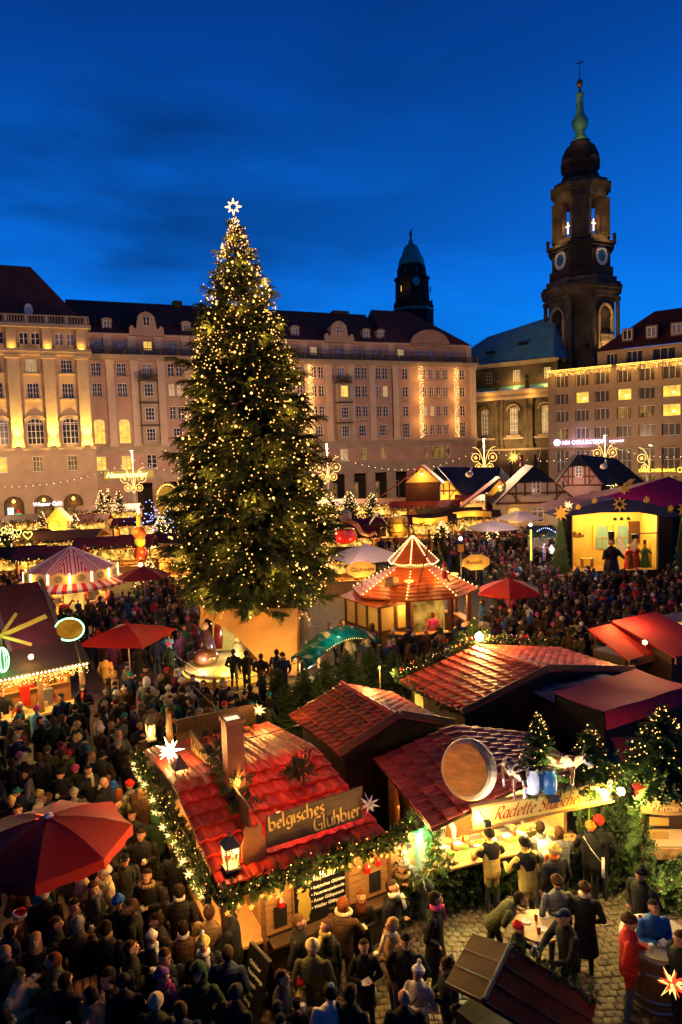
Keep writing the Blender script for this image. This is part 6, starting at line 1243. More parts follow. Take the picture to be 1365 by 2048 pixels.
bulbs('eave_bulbs',[(-1.4+.125*i,-.05,2.47) for i in range(35)],.040,t,em('eave_bulb',(1,.70,.28),10),.1); bulbs('icicle_lights',[(random.uniform(-1.4,2.9),random.uniform(-.05,.05),2.36-random.random()**2*.25) for _ in range(260)],.016,t)
for x in (-.9,1.35,2.75): b=MB(); b.box((x,.3,1.2),(.16,.16,2.4)); b.build('post',wood,t)
b=MB(); b.bx(-1.5,2.8,.1,.9,.92,1.0); b.build('counter',woodl,t); b=MB(); b.bx(-1.5,2.8,.25,.3,.02,.92); b.build('counter_front',darkw,t); b=MB(); b.bx(-1.5,2.8,2.2,2.26,.02,2.5); b.build('back_wall',mat('orange_wall',(.30,.13,.035),.6,.2),t)
for x in (-.7,.4,1.4,2.4): lamp('POINT',(x,1.2,2.15),11,(1,.55,.12),t,.1)
rr=random.Random(9)
for z_ in (1.35,1.75): b=MB(); b.bx(-1.4,2.7,1.95,2.18,z_,z_+.03); b.build('shelf',woodl,t)
for k,(m_,n_) in enumerate(((mat('dark_bottle',(.03,.05,.015),.2),'bottle'),(mat('brown_jar',(.22,.08,.02),.3),'jar'),(redm,'red_box'),(mat('cream_box',(.55,.42,.22),.6),'cream_box'))):
    for i in range(11):
        x=rr.uniform(-1.3,2.6); z_=rr.choice((1.38,1.78,.99)); y_=2.07 if z_>1 else rr.uniform(.5,.85); b=MB()
        if k<2: b.lathe([(.04,0),(.045,.16),(.018,.2),(.018,.26)],7,(x,y_,z_+.01))
        else: b.box((x,y_,z_+.09),(.12,.1,.16))
        b.build(n_,m_,t)
for i in range(12): x=-1.3+.34*i; b=MB(); b.prismY([(x,1.98),(x+.09,2.1),(x+.05,2.16),(x,2.12),(x-.05,2.16),(x-.09,2.1)],.40,.42); b.build('hanging_heart',mat('gingerbread',(.22,.08,.02),.7),t)
for x in (-.8,.8,2.3): lamp('POINT',(x,-.35,2.35),14,(1,.62,.2),t,.1)
b=MB(); b.bx(1.45,1.9,.9,1.3,1.0,1.55); b.build('steel_urn',steel,t); b=MB(); b.bx(.9,1.2,1.3,1.6,1.0,1.7); b.build('red_box',redm,t)
lamp('POINT',(1.2,.8,4.2),10,(.9,.2,.35),t,.2)
# windmill of wooden arms
w=thing('windmill_arms','large wooden windmill arms with green neon oval on the left stall roof','windmill',tuple(wor(SF,(.28,.45,2.6))),R_(20)); b=MB(); b.tube((0,0,0),(0,0,1.35),.04,n=6); b.build('pole',black,w)
for a_,l,wd in ((.35,1.9,.24),(.95,1.1,.16),(-.42,1.25,.16),(2.6,1.3,.2),(3.6,1.3,.2)):
    l*=.8; wd*=.7; b=MB(); b.box((l/2,0,0),(l,.03,wd)); o=b.build('arm',mat('arm_wood',(.36,.20,.04),.6,.2,3),w); o.location=(0,-.05,1.25); o.rotation_euler=(.3,-a_,0)
b=MB()
for k in range(3):
    for i in range(24): a0=2*PI*i/24;a1=2*PI*(i+1)/24; r=.20-.07*k; b.tube((r*cos(a0),-.1,.45+.42*sin(a0)),(r*cos(a1),-.1,.45+.42*sin(a1)),.013,n=4,cap=False)
b.build('neon_oval',em('neon_green',(.25,1,.35),7),w); lamp('POINT',(0,-.3,.5),6,(.1,1,.2),w,.1); lamp('POINT',(-.5,-.4,1.0),5,(.5,1,.1),w,.1)
p=wor(SF,(1.15,.45,2.95)); s=thing('round_lamp','small glowing round lamp on the left stall roof','lamp',tuple(p)); b=MB(); b.sph((0,0,0),.09,8); b.build('globe',em('round_lamp',(1,.6,.15),12),s); lamp('POINT',(0,-.15,.12),4,WARM,s,.1)
p=at(140,1258,3.9); s=thing('neon_sign','round sign ringed with green neon above the left crowd','sign',tuple(p),.2); b=MB(); b.prismY([(.42*cos(2*PI*i/20),.33*sin(2*PI*i/20)) for i in range(20)],-.04,.04); b.build('plate',em('sign_amber',(1,.42,.03),.42,vary=.5,sc=3),s); b=MB()
for i in range(26): a0=-2.2+5.0*i/26;a1=-2.2+5.0*(i+1)/26; b.tube((.47*cos(a0),-.06,.38*sin(a0)),(.47*cos(a1),-.06,.38*sin(a1)),.022,n=5,cap=False)
b.build('neon_tube',MT['neon_green'],s); b=MB(); b.tube((.1,.05,-.3),(.35,.3,-1.9),.03,n=5); b.path([(-.3,0,.42),(-.2,0,.55),(0,0,.48),(.2,0,.56),(.3,0,.43)],.015,4); b.build('bracket',black,s); lamp('POINT',(0,-.4,0),4,(.6,1,.3),s,.2)
# ---------------- striped carousel
cc=at(150,1225,0); KC=thing('carousel','small carousel with red and white striped tent roof and lit panel crown','carousel',(cc.x,cc.y,0),.1); wm=mat('stripe_white',(.60,.50,.55),.7,.08,2); rm=mat('stripe_red',(.50,.02,.02),.7,.1,2)
NS=10; b=MB(); r0_=2.75
for i in range(NS):
    a0=2*PI*i/NS; a1=2*PI*(i+1)/NS; ap=Vector((0,0,4.35)); A_=Vector((r0_*cos(a0),r0_*sin(a0),2.9)); B_=Vector((r0_*cos(a1),r0_*sin(a1),2.9)); m_=(A_+B_)/2
    for k in range(9):  # chevron stripes parallel to the seams
        t0=k/9;t1=(k+1)/9
        b.add([ap.lerp(m_,t0),ap.lerp(m_,t1),A_.lerp(m_,0) .lerp(m_,t1) if False else A_.lerp(m_,t1),A_.lerp(m_,t0)],[(0,1,2,3)],k%2); b.add([ap.lerp(m_,t0),B_.lerp(m_,t0),B_.lerp(m_,t1),ap.lerp(m_,t1)],[(0,1,2,3)],k%2)
b.build('tent_roof',[wm,rm],KC)
b=MB(); NA_=72
for i in range(NA_): a0=2*PI*i/NA_;a1=2*PI*(i+1)/NA_; b.add([(2.75*cos(a0),2.75*sin(a0),2.35),(2.75*cos(a1),2.75*sin(a1),2.35),(3.45*cos(a1),3.45*sin(a1),2.02),(3.45*cos(a0),3.45*sin(a0),2.02),(3.47*cos(a1),3.47*sin(a1),1.85),(3.47*cos(a0),3.47*sin(a0),1.85)],[(3,2,1,0),(5,4,2,3)],i%2)
b.build('awning',[wm,rm],KC)
for i in range(14):
    a=2*PI*i/14; b=MB(); b.prismY([(-.58,0),(.58,0),(.58,.52),(.35,.55),(.2,.66),(0,.7),(-.2,.66),(-.35,.55),(-.58,.52)],-.03,.03); o=b.build('crown_panel',mat('cream_panel',(.75,.55,.2),.5,.1,3),KC); o.location=(2.78*sin(a),-2.78*cos(a),2.32); o.rotation_euler=(0,0,a)
    q=MB(); q.prismY([(.28*cos(2*PI*k/12),.33+.2*sin(2*PI*k/12)) for k in range(12)],-.045,-.035); q.build('painted_scene',mat('painted_scene',(.28,.25,.13),.6,.7,9),o)
    a+=PI/14; b=MB(); b.box((0,0,.3),(.10,.05,.62)); o=b.build('light_strip',em('tube_strip',(1,.62,.22),9),KC); o.location=(2.87*sin(a),-2.87*cos(a),2.35); o.rotation_euler=(0,0,a)
    if i%2==0: lamp('POINT',(3.2*sin(a),-3.2*cos(a),2.65),3.0,WARM,KC,.1)
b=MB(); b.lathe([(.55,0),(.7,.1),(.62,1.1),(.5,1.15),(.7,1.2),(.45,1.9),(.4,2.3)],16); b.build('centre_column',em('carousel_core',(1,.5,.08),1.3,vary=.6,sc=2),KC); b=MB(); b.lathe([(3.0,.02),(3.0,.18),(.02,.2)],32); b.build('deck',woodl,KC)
for i in range(5): a=i*1.257-1.2; lamp('POINT',(1.7*cos(a),1.7*sin(a),1.75),16,(1,.52,.1),KC,.15)
for i in range(8):
    a=2*PI*i/8; b=MB(); b.tube((2.1*cos(a),2.1*sin(a),.2),(2.1*cos(a),2.1*sin(a),2.3),.025,n=5); b.build('pole',gold,KC)
    b=MB(); b.sph((0,0,.75),.18,8,sx=1.9); b.tube((.3,0,.8),(.5,0,1.1),.09,.06,6); b.tube((.48,0,1.12),(.66,0,1.02),.07,.05,6)
    for x in(-.25,.25):
        for y in (-.08,.08): b.tube((x,y,.7),(x*1.3,y,.35),.045,.03,5)
    o=b.build('carousel_horse',[mat('horse_red',(.5,.06,.03),.4),mat('horse_cream',(.6,.45,.3),.4)][i%2],KC); o.location=(2.1*cos(a),2.1*sin(a),.1); o.rotation_euler=(0,0,a+PI/2)
# ---------------- puppet stage
st=at(1245,1160,0); SG=thing('puppet_stage','open yellow lit stage room under a blue star-decorated canopy','stage',(18.9,47.0,0),R_(-3)); yw=mat('stage_wall_yellow',(.75,.50,.12),.7,.12,1)
b=MB(); b.bx(-2.9,2.9,3.0,3.1,.9,5.2); b.build('rear_wall',yw,SG); b=MB(); b.bx(-2.95,-2.85,0,3.0,.9,5.2); b.bx(2.85,2.95,0,3.0,.9,5.2); b.build('side_wall',yw,SG); b=MB(); b.bx(-2.9,2.9,0,3.0,.8,.9); b.build('floor',woodl,SG); b=MB(); b.bx(-3.0,3.0,-.1,0,.02,.9); b.build('stage_front',darkw,SG)
for q_ in ((-3.75,-2.95,-.1,.1,.02,5.0),(2.95,3.9,-.1,.1,.02,4.9)): b=MB(); b.bx(*q_); b.build('curtain',mat('black_curtain',(.012,.008,.006),.9),SG)
b=MB(); P=[(-4.1,4.75),(-3.0,5.2),(-1.2,5.75),(.3,5.95),(2.0,5.65),(3.6,5.1),(4.7,4.6),(3.4,4.55),(1.5,4.95),(-1.0,5.0),(-2.9,4.85)]; b.prismY(P,-.35,-.15); b.build('canopy_front',mat('blue_canopy',(.012,.016,.085),.8,.25,1.5),SG)
b=MB(); b.add([(-4.1,-.2,4.8),(.3,-.2,5.9),(4.7,-.2,4.6),(4.7,3.3,4.6),(.3,3.3,5.9),(-4.1,3.3,4.8)],[(0,1,4,5),(1,2,3,4)]); b.build('canopy_roof',mat('blue_canopy',(.022,.028,.12)),SG)
def nstar(parent,x,y,z,r,n,m,name='gold_star',inn=.45,hole=False):
    b=MB(); P=[((r if i%2==0 else r*inn)*cos(PI/2+i*PI/n),(r if i%2==0 else r*inn)*sin(PI/2+i*PI/n)) for i in range(2*n)]
    if hole:
        Q=[(a*.62,c*.62) for a,c in P]
        for i in range(2*n): j=(i+1)%(2*n); b.prismY([P[i],P[j],Q[j],Q[i]],-.03,.03)
    else: b.prismY(P,-.03,.03)
    o=b.build(name,m,parent); o.location=(x,y,z); return o
sgold=mat('star_gold_card',(.75,.42,.05),.5,.1); 
for x,z,r in ((-2.6,5.45,.24),(-1.5,5.85,.24),(2.0,5.8,.27),(3.6,5.15,.27)): nstar(SG,x,-.45,z,r,8,sgold)
nstar(SG,.2,-.45,5.55,.52,8,sgold,hole=True); nstar(SG,.5,-.5,6.6,.4,6,sgold)
b=MB(); b.prismY([(.35,6.3),(.25,6.7),(.9,7.25),(1.25,7.25),(.65,6.6)],-.48,-.42); b.build('comet_tail',sgold,SG)
for x,e in ((-3,1.5),(-1,2),(1,2),(3,1.5)): lamp('POINT',(x,-1.6,4.9),e,(1,.65,.3),SG,.2)
for x in (-1.6,0,1.6): lamp('POINT',(x,.8,4.6),38,(1,.62,.15),SG,.25)
for x in(-.1,.35,.8): b=MB(); b.lathe([(.16,0),(.1,.2)],8,(x,-.4,4.45)); b.build('stage_spotlight',black,SG)
for x,k in ((.1,0),(1.6,0)):
    b=MB(); b.bx(x-.42,x+.42,2.93,2.99,2.0,3.7); o=b.build('painted_window',mat('painted_blue',(.22,.40,.42),.6,.1),SG); f=MB(); [f.bx(*q) for q in ((x-.42,x+.42,2.9,2.925,2.8,2.86),(x-.03,x+.03,2.9,2.925,2.0,2.79))]; f.build('glazing_bar',woodl,o); f=MB(); f.prismY([(x-.65,3.8),(x-.35,3.8),(x-.45,2.9),(x-.7,2.0)],2.86,2.9); f.prismY([(x+.65,3.8),(x+.35,3.8),(x+.45,2.9),(x+.7,2.0)],2.86,2.9); f.build('side_curtain',yw,o)
b=MB(); b.bx(-2.2,-1.2,2.85,2.95,3.0,3.12); b.sph((-1.9,2.85,3.25),.15,7); b.sph((-1.5,2.85,3.22),.12,7); b.build('wall_shelf',wood,SG); b=MB(); b.bx(2.0,2.8,2.85,2.95,2.4,4.0); b.build('shutter_dark',timber,SG); b=MB(); b.bx(1.5,2.9,-.3,-.24,3.45,3.52); b.box((1.25,-.3,3.3),(.45,.25,.3)); b.build('bracket_lamp',black,SG)
for x,w_ in ((-1.4,.5),(.4,.35)):
    f=MB(); f.box((x,1.6,1.55),(w_*1.6,.7,.06)); o=f.build('stage_table',mat('pale_table',(.7,.5,.2),.5),SG)
    for s in (-1,1): f=MB(); f.box((x+s*w_*.7,1.6,1.2),(.07,.5,.65)); f.build('leg',woodl,o)
def robed(label,p,m,m2,h=1.75,wings=None,hat=None,group=None):
    t=thing('stage_figure',label,'figure',p,0,group); b=MB(); b.lathe([(.36,0),(.30,.5),(.22,.95),(.26,1.25),(.10,1.42)],12,sy=.8); b.tube((-.2,0,1.25),(-.38,-.25,.95),.09,.06,6); b.tube((.2,0,1.25),(.38,-.25,.95),.09,.06,6); link('robe',remesh_obj(b,.035,.5),t).data.materials.append(m)
    b=MB(); b.sph((0,0,1.56),.14,8); b.build('head',skn,t); 
    if m2: b=MB(); b.prismY([(-.12,1.2),(.12,1.2),(.18,.1),(-.18,.1)],-.34,-.30); b.build('apron',m2,t)
    if wings: b=MB(); [b.add([(s*.1,.15,1.35),(s*.35,.22,1.85),(s*.62,.28,2.2),(s*.66,.3,1.5),(s*.4,.2,.9)],[(0,1,2,3,4)]) for s in(-1,1)]; b.build('wing',wings,t)
    if hat: b=MB(); b.lathe([(.2,1.66),(.11,1.68),(.11,1.95),(.01,1.96)],10); b.build('hat',hat,t)
    return t
W3=lambda x,y,z=.9:(18.9+x,47.0+y,z)
robed('white winged angel in red robe with gold apron on the yellow stage',W3(1.25,.6),redm,gold,wings=mat('wing_white',(.85,.82,.75),.6)); robed('figure in green robe and tall dark hat at the stage table',W3(2.5,.9),mat('robe_green',(.02,.07,.03),.7),None,hat=black); robed('small dark red figure between the angel and the table',W3(1.95,1.1),mat('robe_red',(.22,.02,.02),.6),None,hat=redm)
o=W3(-.7,-1.2,.2); t=robed('tall black prune-man chimney sweep model in front of the yellow stage',o,mat('prune_black',(.015,.010,.008),.3,.3,8),None,hat=black); t.scale=(1.9,1.7,1.85); b=MB(); b.lathe([(.3,0),(.25,.6)],10); b.build('pedestal',darkw,t).location=(0,0,-.05)
for x,lb in ((-4.0,'left of the yellow stage with a star on top'),(4.4,'at the right edge of the yellow stage')):
    t=thing('painted_fir_panel','tall cut-out fir tree panel '+lb,'fir panel',(18.9+x,46.2,0)); b=MB(); P=[]
    for k in range(9): z=.3+k*.5; w_=.95-.095*k; P+=[(w_,z),(w_*.62,z+.42)]
    P.append((0,5.0)); b.prismY([(-a,c) for a,c in P[::-1][1:]][::-1][::1] and (P+[(-a,c) for a,c in P[::-1][1:]]),-.05,.05); b.build('panel',mat('fir_panel_green',(.05,.085,.02),.7,.5,3,.5,bsc=14),t); b=MB(); b.box((0,.1,2.2),(.12,.12,4.3)); b.build('pole',wood,t)
    nstar(t,0,-.1,5.1,.55,8,sgold); 
p=at(1131,1012,4.6); 
moravian('small white lit star beside the golden star left of the stage',tuple(atY(1137,1010,46)),.38,stw,nn=16,energy=6)
# magenta tent behind the stage
t=thing('market_tent','large magenta tent roof behind the stage at the right edge','tent',(22.5,55,0)); b=MB(); A4=[(-6.5,-3,4.6),(7,-4,5.0),(7,5,5.0),(-5,6,4.6)]; ap=(4.5,1,6.9); b.add(A4+[ap],[(0,1,4),(1,2,4),(2,3,4),(3,0,4)]); b.build('roof',mat('magenta_canvas',(.30,.006,.07),.7,.1,1),t); b=MB(); b.bx(-4.5,6,-2.5,4,.02,4.6); b.build('wall',darkw,t); lamp('POINT',(-1,-4,8),30,(.8,.2,.5),t,.4)
# ---------------- half-timbered houses
def timber_house(label,base,ang,w,dep,zw,zg,zp,inf,roof,group='half-timbered market houses',truncate=.42,low=True,zs=0):
    """gable front on y=0; zw eave height, zg half-hip start, zp ridge height"""
    t=thing('timber_house',label,'house',base,ang,group); h=w/2; k=(zg-zw)/(zp-zw); xg=h*(1-k)
    b=MB(); b.prismY([(-h,zw),(h,zw),(xg,zg),(-xg,zg)],-.0,.25); b.build('gable_wall',inf,t); b=MB(); b.bx(-h+.25,h-.25,.05,dep,.02,zw-.001); b.build('wall',inf if low else darkw,t)
    r=MB(); o=.35; ez=zw-.15; yb=dep
    r.slab((h+o,-.5,ez),(h+o,yb,ez),(0,yb,zp),(0,1.6,zp),.08); r.slab((-h-o,yb,ez),(-h-o,-.5,ez),(0,1.6,zp),(0,yb,zp),.08)
    r2=MB(); 
    a_=(h+o)*(1-(zg-ez)/(zp-ez)); yy=-.5+(2.1)*((zg-ez)/(zp-ez))
    r2.add([(-a_-.1,-.55,zg-.05),(a_+.1,-.55,zg-.05),(0,1.65,zp+.03)],[(0,1,2)]); r.build('roof',roof,t); r2.build('half_hip',roof,t)
    # roof side edge pieces follow the gable
    for x0,z0,x1,z1 in [(-h,zw,h,zw),(-xg*1.05,zg-.08,xg*1.05,zg-.08),(-h*.86+xg*.0,zw+(zg-zw)*.45,h*.86-xg*.0,zw+(zg-zw)*.45)]:
        if z0>zw+.1 and z0<zg-.2: lim=h*(1-(z0-zw)/(zp-zw))-.1; x0,x1=-lim,lim
        b=MB(); b.bx(x0,x1,-.08,-.002,z0-.11,z0+.11); b.build('timber_rail',timber,t)
    for x in (-.42*xg*1.3-.2,.42*xg*1.3+.2,-xg*1.2,xg*1.2):
        zt=min(zg,zw+(h-abs(x))/h*(zp-zw))-.05; b=MB(); b.bx(x-.09,x+.09,-.085,-.003,zw+.1,zt); b.build('timber_post',timber,t)
    for s in (-1,1):
        b=MB(); b.tube((s*h*.50,-.05,zw+.1),(s*h*.72 if False else s*h*.70,-.05,zw+.1),.01); x0=s*h*.42;x1=s*h*.66; b=MB(); b.tube((x0,-.045,zw+.12),(x1,-.045,zw+(h-abs(x1))/h*(zp-zw)*.93),.08,n=4); b.build('timber_brace',timber,t)
        b=MB(); b.tube((s*h,-.05,zw),(s*xg,-.05,zg),.10,n=4); b.build('verge_board',timber,t)
    o=window(t,0,zw+(zg-zw)*.42,.95,1.5,2,3,kind='b',y=-.1); 
    return t,h
hp=atY(1073,1003,74); wh,h=timber_house('white half-timbered house with grey shingle roof and three glowing windows below',(hp.x,74,0),R_(-8),8.6,9,3.75,6.1,7.75,inf_w,rog)
for x,k in ((-2.3,'l'),(.1,'b'),(2.4,'l')):
    window(wh,x,1.6,1.35,1.7,2,3,True,kind=k,y=-.05); b=MB()
    for i in range(10): a=PI*(i+.5)/10; b.box((x+.85*cos(a),.0,2.75+.85*sin(a)),(.14,.1,.35),ry=-a)
    b.build('window_surround',mat('surround_yellow',(.7,.5,.15),.6),wh)
lamp('POINT',(-2.3,-1.5,2.0),14,WARM,wh,.2); lamp('POINT',(2.3,-1.5,2.0),14,WARM,wh,.2); lamp('POINT',(0,-3.5,4.8),9,(1,.62,.4),wh,.3)
b=MB(); b.prismY([(-1.6,3.9),(1.6,3.9),(1.7,4.5),(.8,4.55),(0,4.35),(-.8,4.55),(-1.7,4.5)],-.2,-.1); b.build('scroll_sign',inf_w,wh)
b=MB(); b.prismY([(-.5,0),(.5,0),(0,.7)],-.1,.1); 
for x,y in ((3.2,3.2),): o=b.build('eyebrow_window',inf_w,wh); o.location=(x,y-1.0,5.2); o.rotation_euler=(0,0,R_(90))
for x,y,sx in ((-.8,2.6,-1),(.7,2.6,1)):
    q=thing('roof_figure','red and dark figures with crossed skis on the ridge of the white house' if sx<0 else 'dark hatted figure with a pole on the ridge of the white house','figure',(hp.x+x,74+y,7.7)); b=MB(); b.lathe([(.3,0),(.25,.6),(.1,.9)],8); b.sph((0,0,1.1),.2,7); b.build('body',redm if sx<0 else mat('dark_cloth',(.03,.02,.02),.8),q); b=MB(); b.tube((sx*.2,0,.1),(sx*.7,0,2.1),.05,n=4); b.build('ski',woodl,q)
hp=atY(873,998,93); yh,h=timber_house('yellow lit half-timbered house with a broad blue shingle roof',(hp.x,93,0),R_(-14),8.0,10,3.1,5.9,7.6,inf_y,robl); lamp('POINT',(-1,-3.0,3.0),120,(1,.6,.12),yh,.3); lamp('POINT',(2.4,-2.4,3.0),90,(1,.6,.12),yh,.3)
b=MB(); b.prismY([(-1.5,3.2),(1.5,3.2),(1.6,3.9),(.7,3.8),(0,4.0),(-.7,3.8),(-1.6,3.9)],-.2,-.1); b.build('scroll_sign',inf_y,yh)
b=MB(); b.slab((4.6,-.5,2.95),(4.6,10,2.95),(10.0,10,3.0),(10.0,1,3.0),.08); 
b=MB(); b.add([(4.2,-.6,3.0),(12.8,1.5,2.8),(8.5,6,7.2),(.1,1.7,7.62)],[(0,1,2,3)]); b.build('long_roof',robl,yh); b=MB(); b.bx(4.0,12.2,.6,4,.02,2.9); b.build('long_wall',inf_w,yh)
hp=atY(1158,972,95); th,h=timber_house('pink half-timbered house with dark hipped roof nearest the hotel',(hp.x,95,0),R_(-14),6.4,8,4.4,7.1,8.6,mat('infill_pink',(.42,.26,.22),.8,.1,1),rog); b=MB(); b.add([(3.4,-.4,4.3),(9.4,1.0,4.0),(5.6,5,7.9),(.1,1.7,8.65)],[(0,1,2,3)]); b.build('long_roof',rog,th); b=MB(); b.bx(3.2,9.2,.6,4,.02,4.2); b.build('long_wall',darkw,th); lamp('POINT',(0,-3,5),50,(1,.6,.4),th,.3)
for px,py,Y,lb in ((939,946,90,'white goose figure on the blue roof of the yellow house'),(1208,930,93,'white goose figure on the dark roof near the hotel')):
    q=thing('goose_figure',lb,'figure',tuple(atY(px,py+8,Y))); b=MB(); b.sph((0,0,.35),.4,8,sx=1.3); b.tube((.3,0,.5),(.25,0,1.05),.12,.09,6); b.sph((.3,0,1.15),.15,7); b.build('body',white,q,smooth=True)
for px,py,Y,w_ in ((845,950,84,4.2),(1000,975,82,3.2)):
    q=atY(px,py,Y); t=thing('gable_hut','dark red roofed hut with a lamp lit gable '+('behind' if px<900 else 'right of')+' the yellow timber house','hut',(q.x,Y,0),R_(-10)); z=q.z; b=MB(); b.prismY([(-w_/2,z-.9),(w_/2,z-.9),(0,z+.9)],0,.3); b.build('gable_wall',inf_y,t); b=MB(); b.slab((-w_/2-3.2,-.4,z-2.6),(-w_/2-3.2+.0,6,z-2.6),(0,6,z+1.1),(0,-.4,z+1.1),.1); b.slab((w_/2+.4,6,z-1.2),(w_/2+.4,-.4,z-1.2),(0,-.4,z+1.1),(0,6,z+1.1),.1); b.build('roof',rwine,t); b=MB(); b.bx(-w_/2,w_/2,.1,5,.02,z-.9); b.build('wall',timber,t); lamp('POINT',(.0,-1.2,z-.3),30,(1,.5,.1),t,.2); b=MB(); b.sph((0,-.5,z+.1),.12,6); b.build('gable_lamp',em('gable_lamp',(1,.7,.25),20),t)
# ---------------- generic stalls of the middle distance
def stall(label,px,py,Y,w,dep,h,roof,glow=1,ang=0,sign=None,items=0,rise=.8,gl=1,trim=True,lam=1,seed=0,group='market stalls in the middle distance'):
    q=atY(px,py,Y); t=thing('market_stall',label,'market stall',(q.x,Y,0),R_(ang),group); rr=random.Random(seed)
    b=MB(); b.slab((-w/2-.3,-.5,h),(w/2+.3,-.5,h),(w/2+.3,dep/2,h+rise),(-w/2-.3,dep/2,h+rise),.06); b.slab((w/2+.3,dep+.2,h),(-w/2-.3,dep+.2,h),(-w/2-.3,dep/2,h+rise),(w/2+.3,dep/2,h+rise),.06); b.build('roof',roof,t)
    b=MB(); b.bx(-w/2,w/2,dep-.1,dep,.02,h); b.build('back_wall',planks,t); 
    for s in(-1,1): b=MB(); b.bx(s*w/2-.04,s*w/2+.04,0.3,dep-.1,.02,h); b.build('side_wall',planks,t)
    b=MB(); b.bx(-w/2,w/2,0,.5,.9,.98); b.bx(-w/2,w/2,.1,.15,.02,.9); b.build('counter',woodl,t)
    if glow:
        n=max(1,int(w/1.6))
        for i in range(n): lamp('POINT',(-w/2+w*(i+.5)/n,.7,h-.3),22*glow,(1,.56,.13),t,.12)
        b=MB(); b.bx(-w/2+.2,w/2-.2,dep-.5,dep-.4,1.2,h-.5); b.build('shelves',em('shelf_glow',(1,.5,.08),1.7,vary=.9,sc=2.5),t)  # warm light on the shelves is put into an emissive box
        g=MB()
        for i in range(int(w*3)): x=-w/2+.2+(w-.4)*rr.random(); g.sph((x,.25+rr.random()*.15,1.06),.07+.05*rr.random(),6)
        o=g.build('wares',mat('wares_mix',(.5,.22,.06),.4,.6,4),t); o['kind']='stuff'
    if gl:
        P=[(-w/2-.3,-.52,h+.02),(0,-.55,h-.06),(w/2+.3,-.52,h+.02)]; garland('garland',P,t,.15,22,green,seed,leaf=.3); bulbs('fairy_lights',[tuple(p) for p in along([Vector(p) for p in P],int(w*5),.2)],.025,t)
    if sign:
        b=MB(); 
        P=[(-w*.36+w*.72*i/8,h+.15+.18*sin(PI*i/8)*(1 if sign!=2 else -1)) for i in range(9)]; b.prismY(P+[(x,z+.6) for x,z in P[::-1]],-.62,-.56); b.build('sign_board',mat('sign_yellow',(.65,.38,.07),.6,.25,2),t); lamp('POINT',(0,-1.1,h+.3),9,(1,.6,.12),t,.08); lamp('POINT',(-w*.25,-1.1,h+.2),6,(1,.6,.12),t,.08)
    return t
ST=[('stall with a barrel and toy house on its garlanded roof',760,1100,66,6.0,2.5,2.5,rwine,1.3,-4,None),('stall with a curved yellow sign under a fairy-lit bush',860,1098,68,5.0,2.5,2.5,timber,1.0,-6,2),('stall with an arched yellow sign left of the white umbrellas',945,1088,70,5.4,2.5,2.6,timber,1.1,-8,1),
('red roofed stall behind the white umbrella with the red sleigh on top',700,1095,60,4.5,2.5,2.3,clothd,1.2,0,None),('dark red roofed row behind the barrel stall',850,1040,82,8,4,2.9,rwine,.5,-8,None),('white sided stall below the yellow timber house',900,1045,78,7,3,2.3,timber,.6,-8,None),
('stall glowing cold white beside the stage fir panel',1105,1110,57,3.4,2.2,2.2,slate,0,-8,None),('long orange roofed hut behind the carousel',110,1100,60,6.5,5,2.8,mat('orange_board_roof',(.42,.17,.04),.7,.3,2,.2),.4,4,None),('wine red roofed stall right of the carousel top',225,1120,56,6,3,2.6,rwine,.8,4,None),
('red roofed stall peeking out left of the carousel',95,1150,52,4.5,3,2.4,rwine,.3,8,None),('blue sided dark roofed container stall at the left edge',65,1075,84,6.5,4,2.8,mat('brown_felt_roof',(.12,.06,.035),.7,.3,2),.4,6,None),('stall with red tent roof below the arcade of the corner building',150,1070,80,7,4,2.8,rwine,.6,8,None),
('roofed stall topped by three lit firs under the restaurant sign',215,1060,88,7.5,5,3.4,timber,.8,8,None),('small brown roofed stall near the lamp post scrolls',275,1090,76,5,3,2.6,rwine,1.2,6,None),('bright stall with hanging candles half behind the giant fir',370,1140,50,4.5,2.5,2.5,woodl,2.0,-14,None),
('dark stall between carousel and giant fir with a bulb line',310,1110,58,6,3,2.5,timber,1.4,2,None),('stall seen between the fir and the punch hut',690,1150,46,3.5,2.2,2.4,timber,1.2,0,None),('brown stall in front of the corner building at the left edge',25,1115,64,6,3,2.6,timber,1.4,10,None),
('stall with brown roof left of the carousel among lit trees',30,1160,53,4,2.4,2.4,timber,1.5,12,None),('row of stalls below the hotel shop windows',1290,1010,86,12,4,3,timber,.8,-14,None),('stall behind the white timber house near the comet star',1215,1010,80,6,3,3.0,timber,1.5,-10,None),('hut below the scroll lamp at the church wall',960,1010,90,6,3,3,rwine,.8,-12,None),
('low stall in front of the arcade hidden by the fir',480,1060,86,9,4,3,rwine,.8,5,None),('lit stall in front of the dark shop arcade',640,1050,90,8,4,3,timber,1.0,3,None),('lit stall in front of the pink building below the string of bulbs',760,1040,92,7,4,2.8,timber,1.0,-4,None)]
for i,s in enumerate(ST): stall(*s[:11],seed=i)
lamp('POINT',tuple(atY(1110,1085,54.5)),60,(.75,.8,1),None,.3,name='cold_stall_light'); bulbs_t=thing('blue_fairy_lights','cold blue fairy lights on the roof beside the stage fir panel','string lights',tuple(atY(1110,1070,55))); bulbs('fairy_lights',[(x*.16-1.4,0,.25*sin(x*.4)+.35) for x in range(20)],.04,bulbs_t,em('cold_bulb',(.35,.45,1),6))
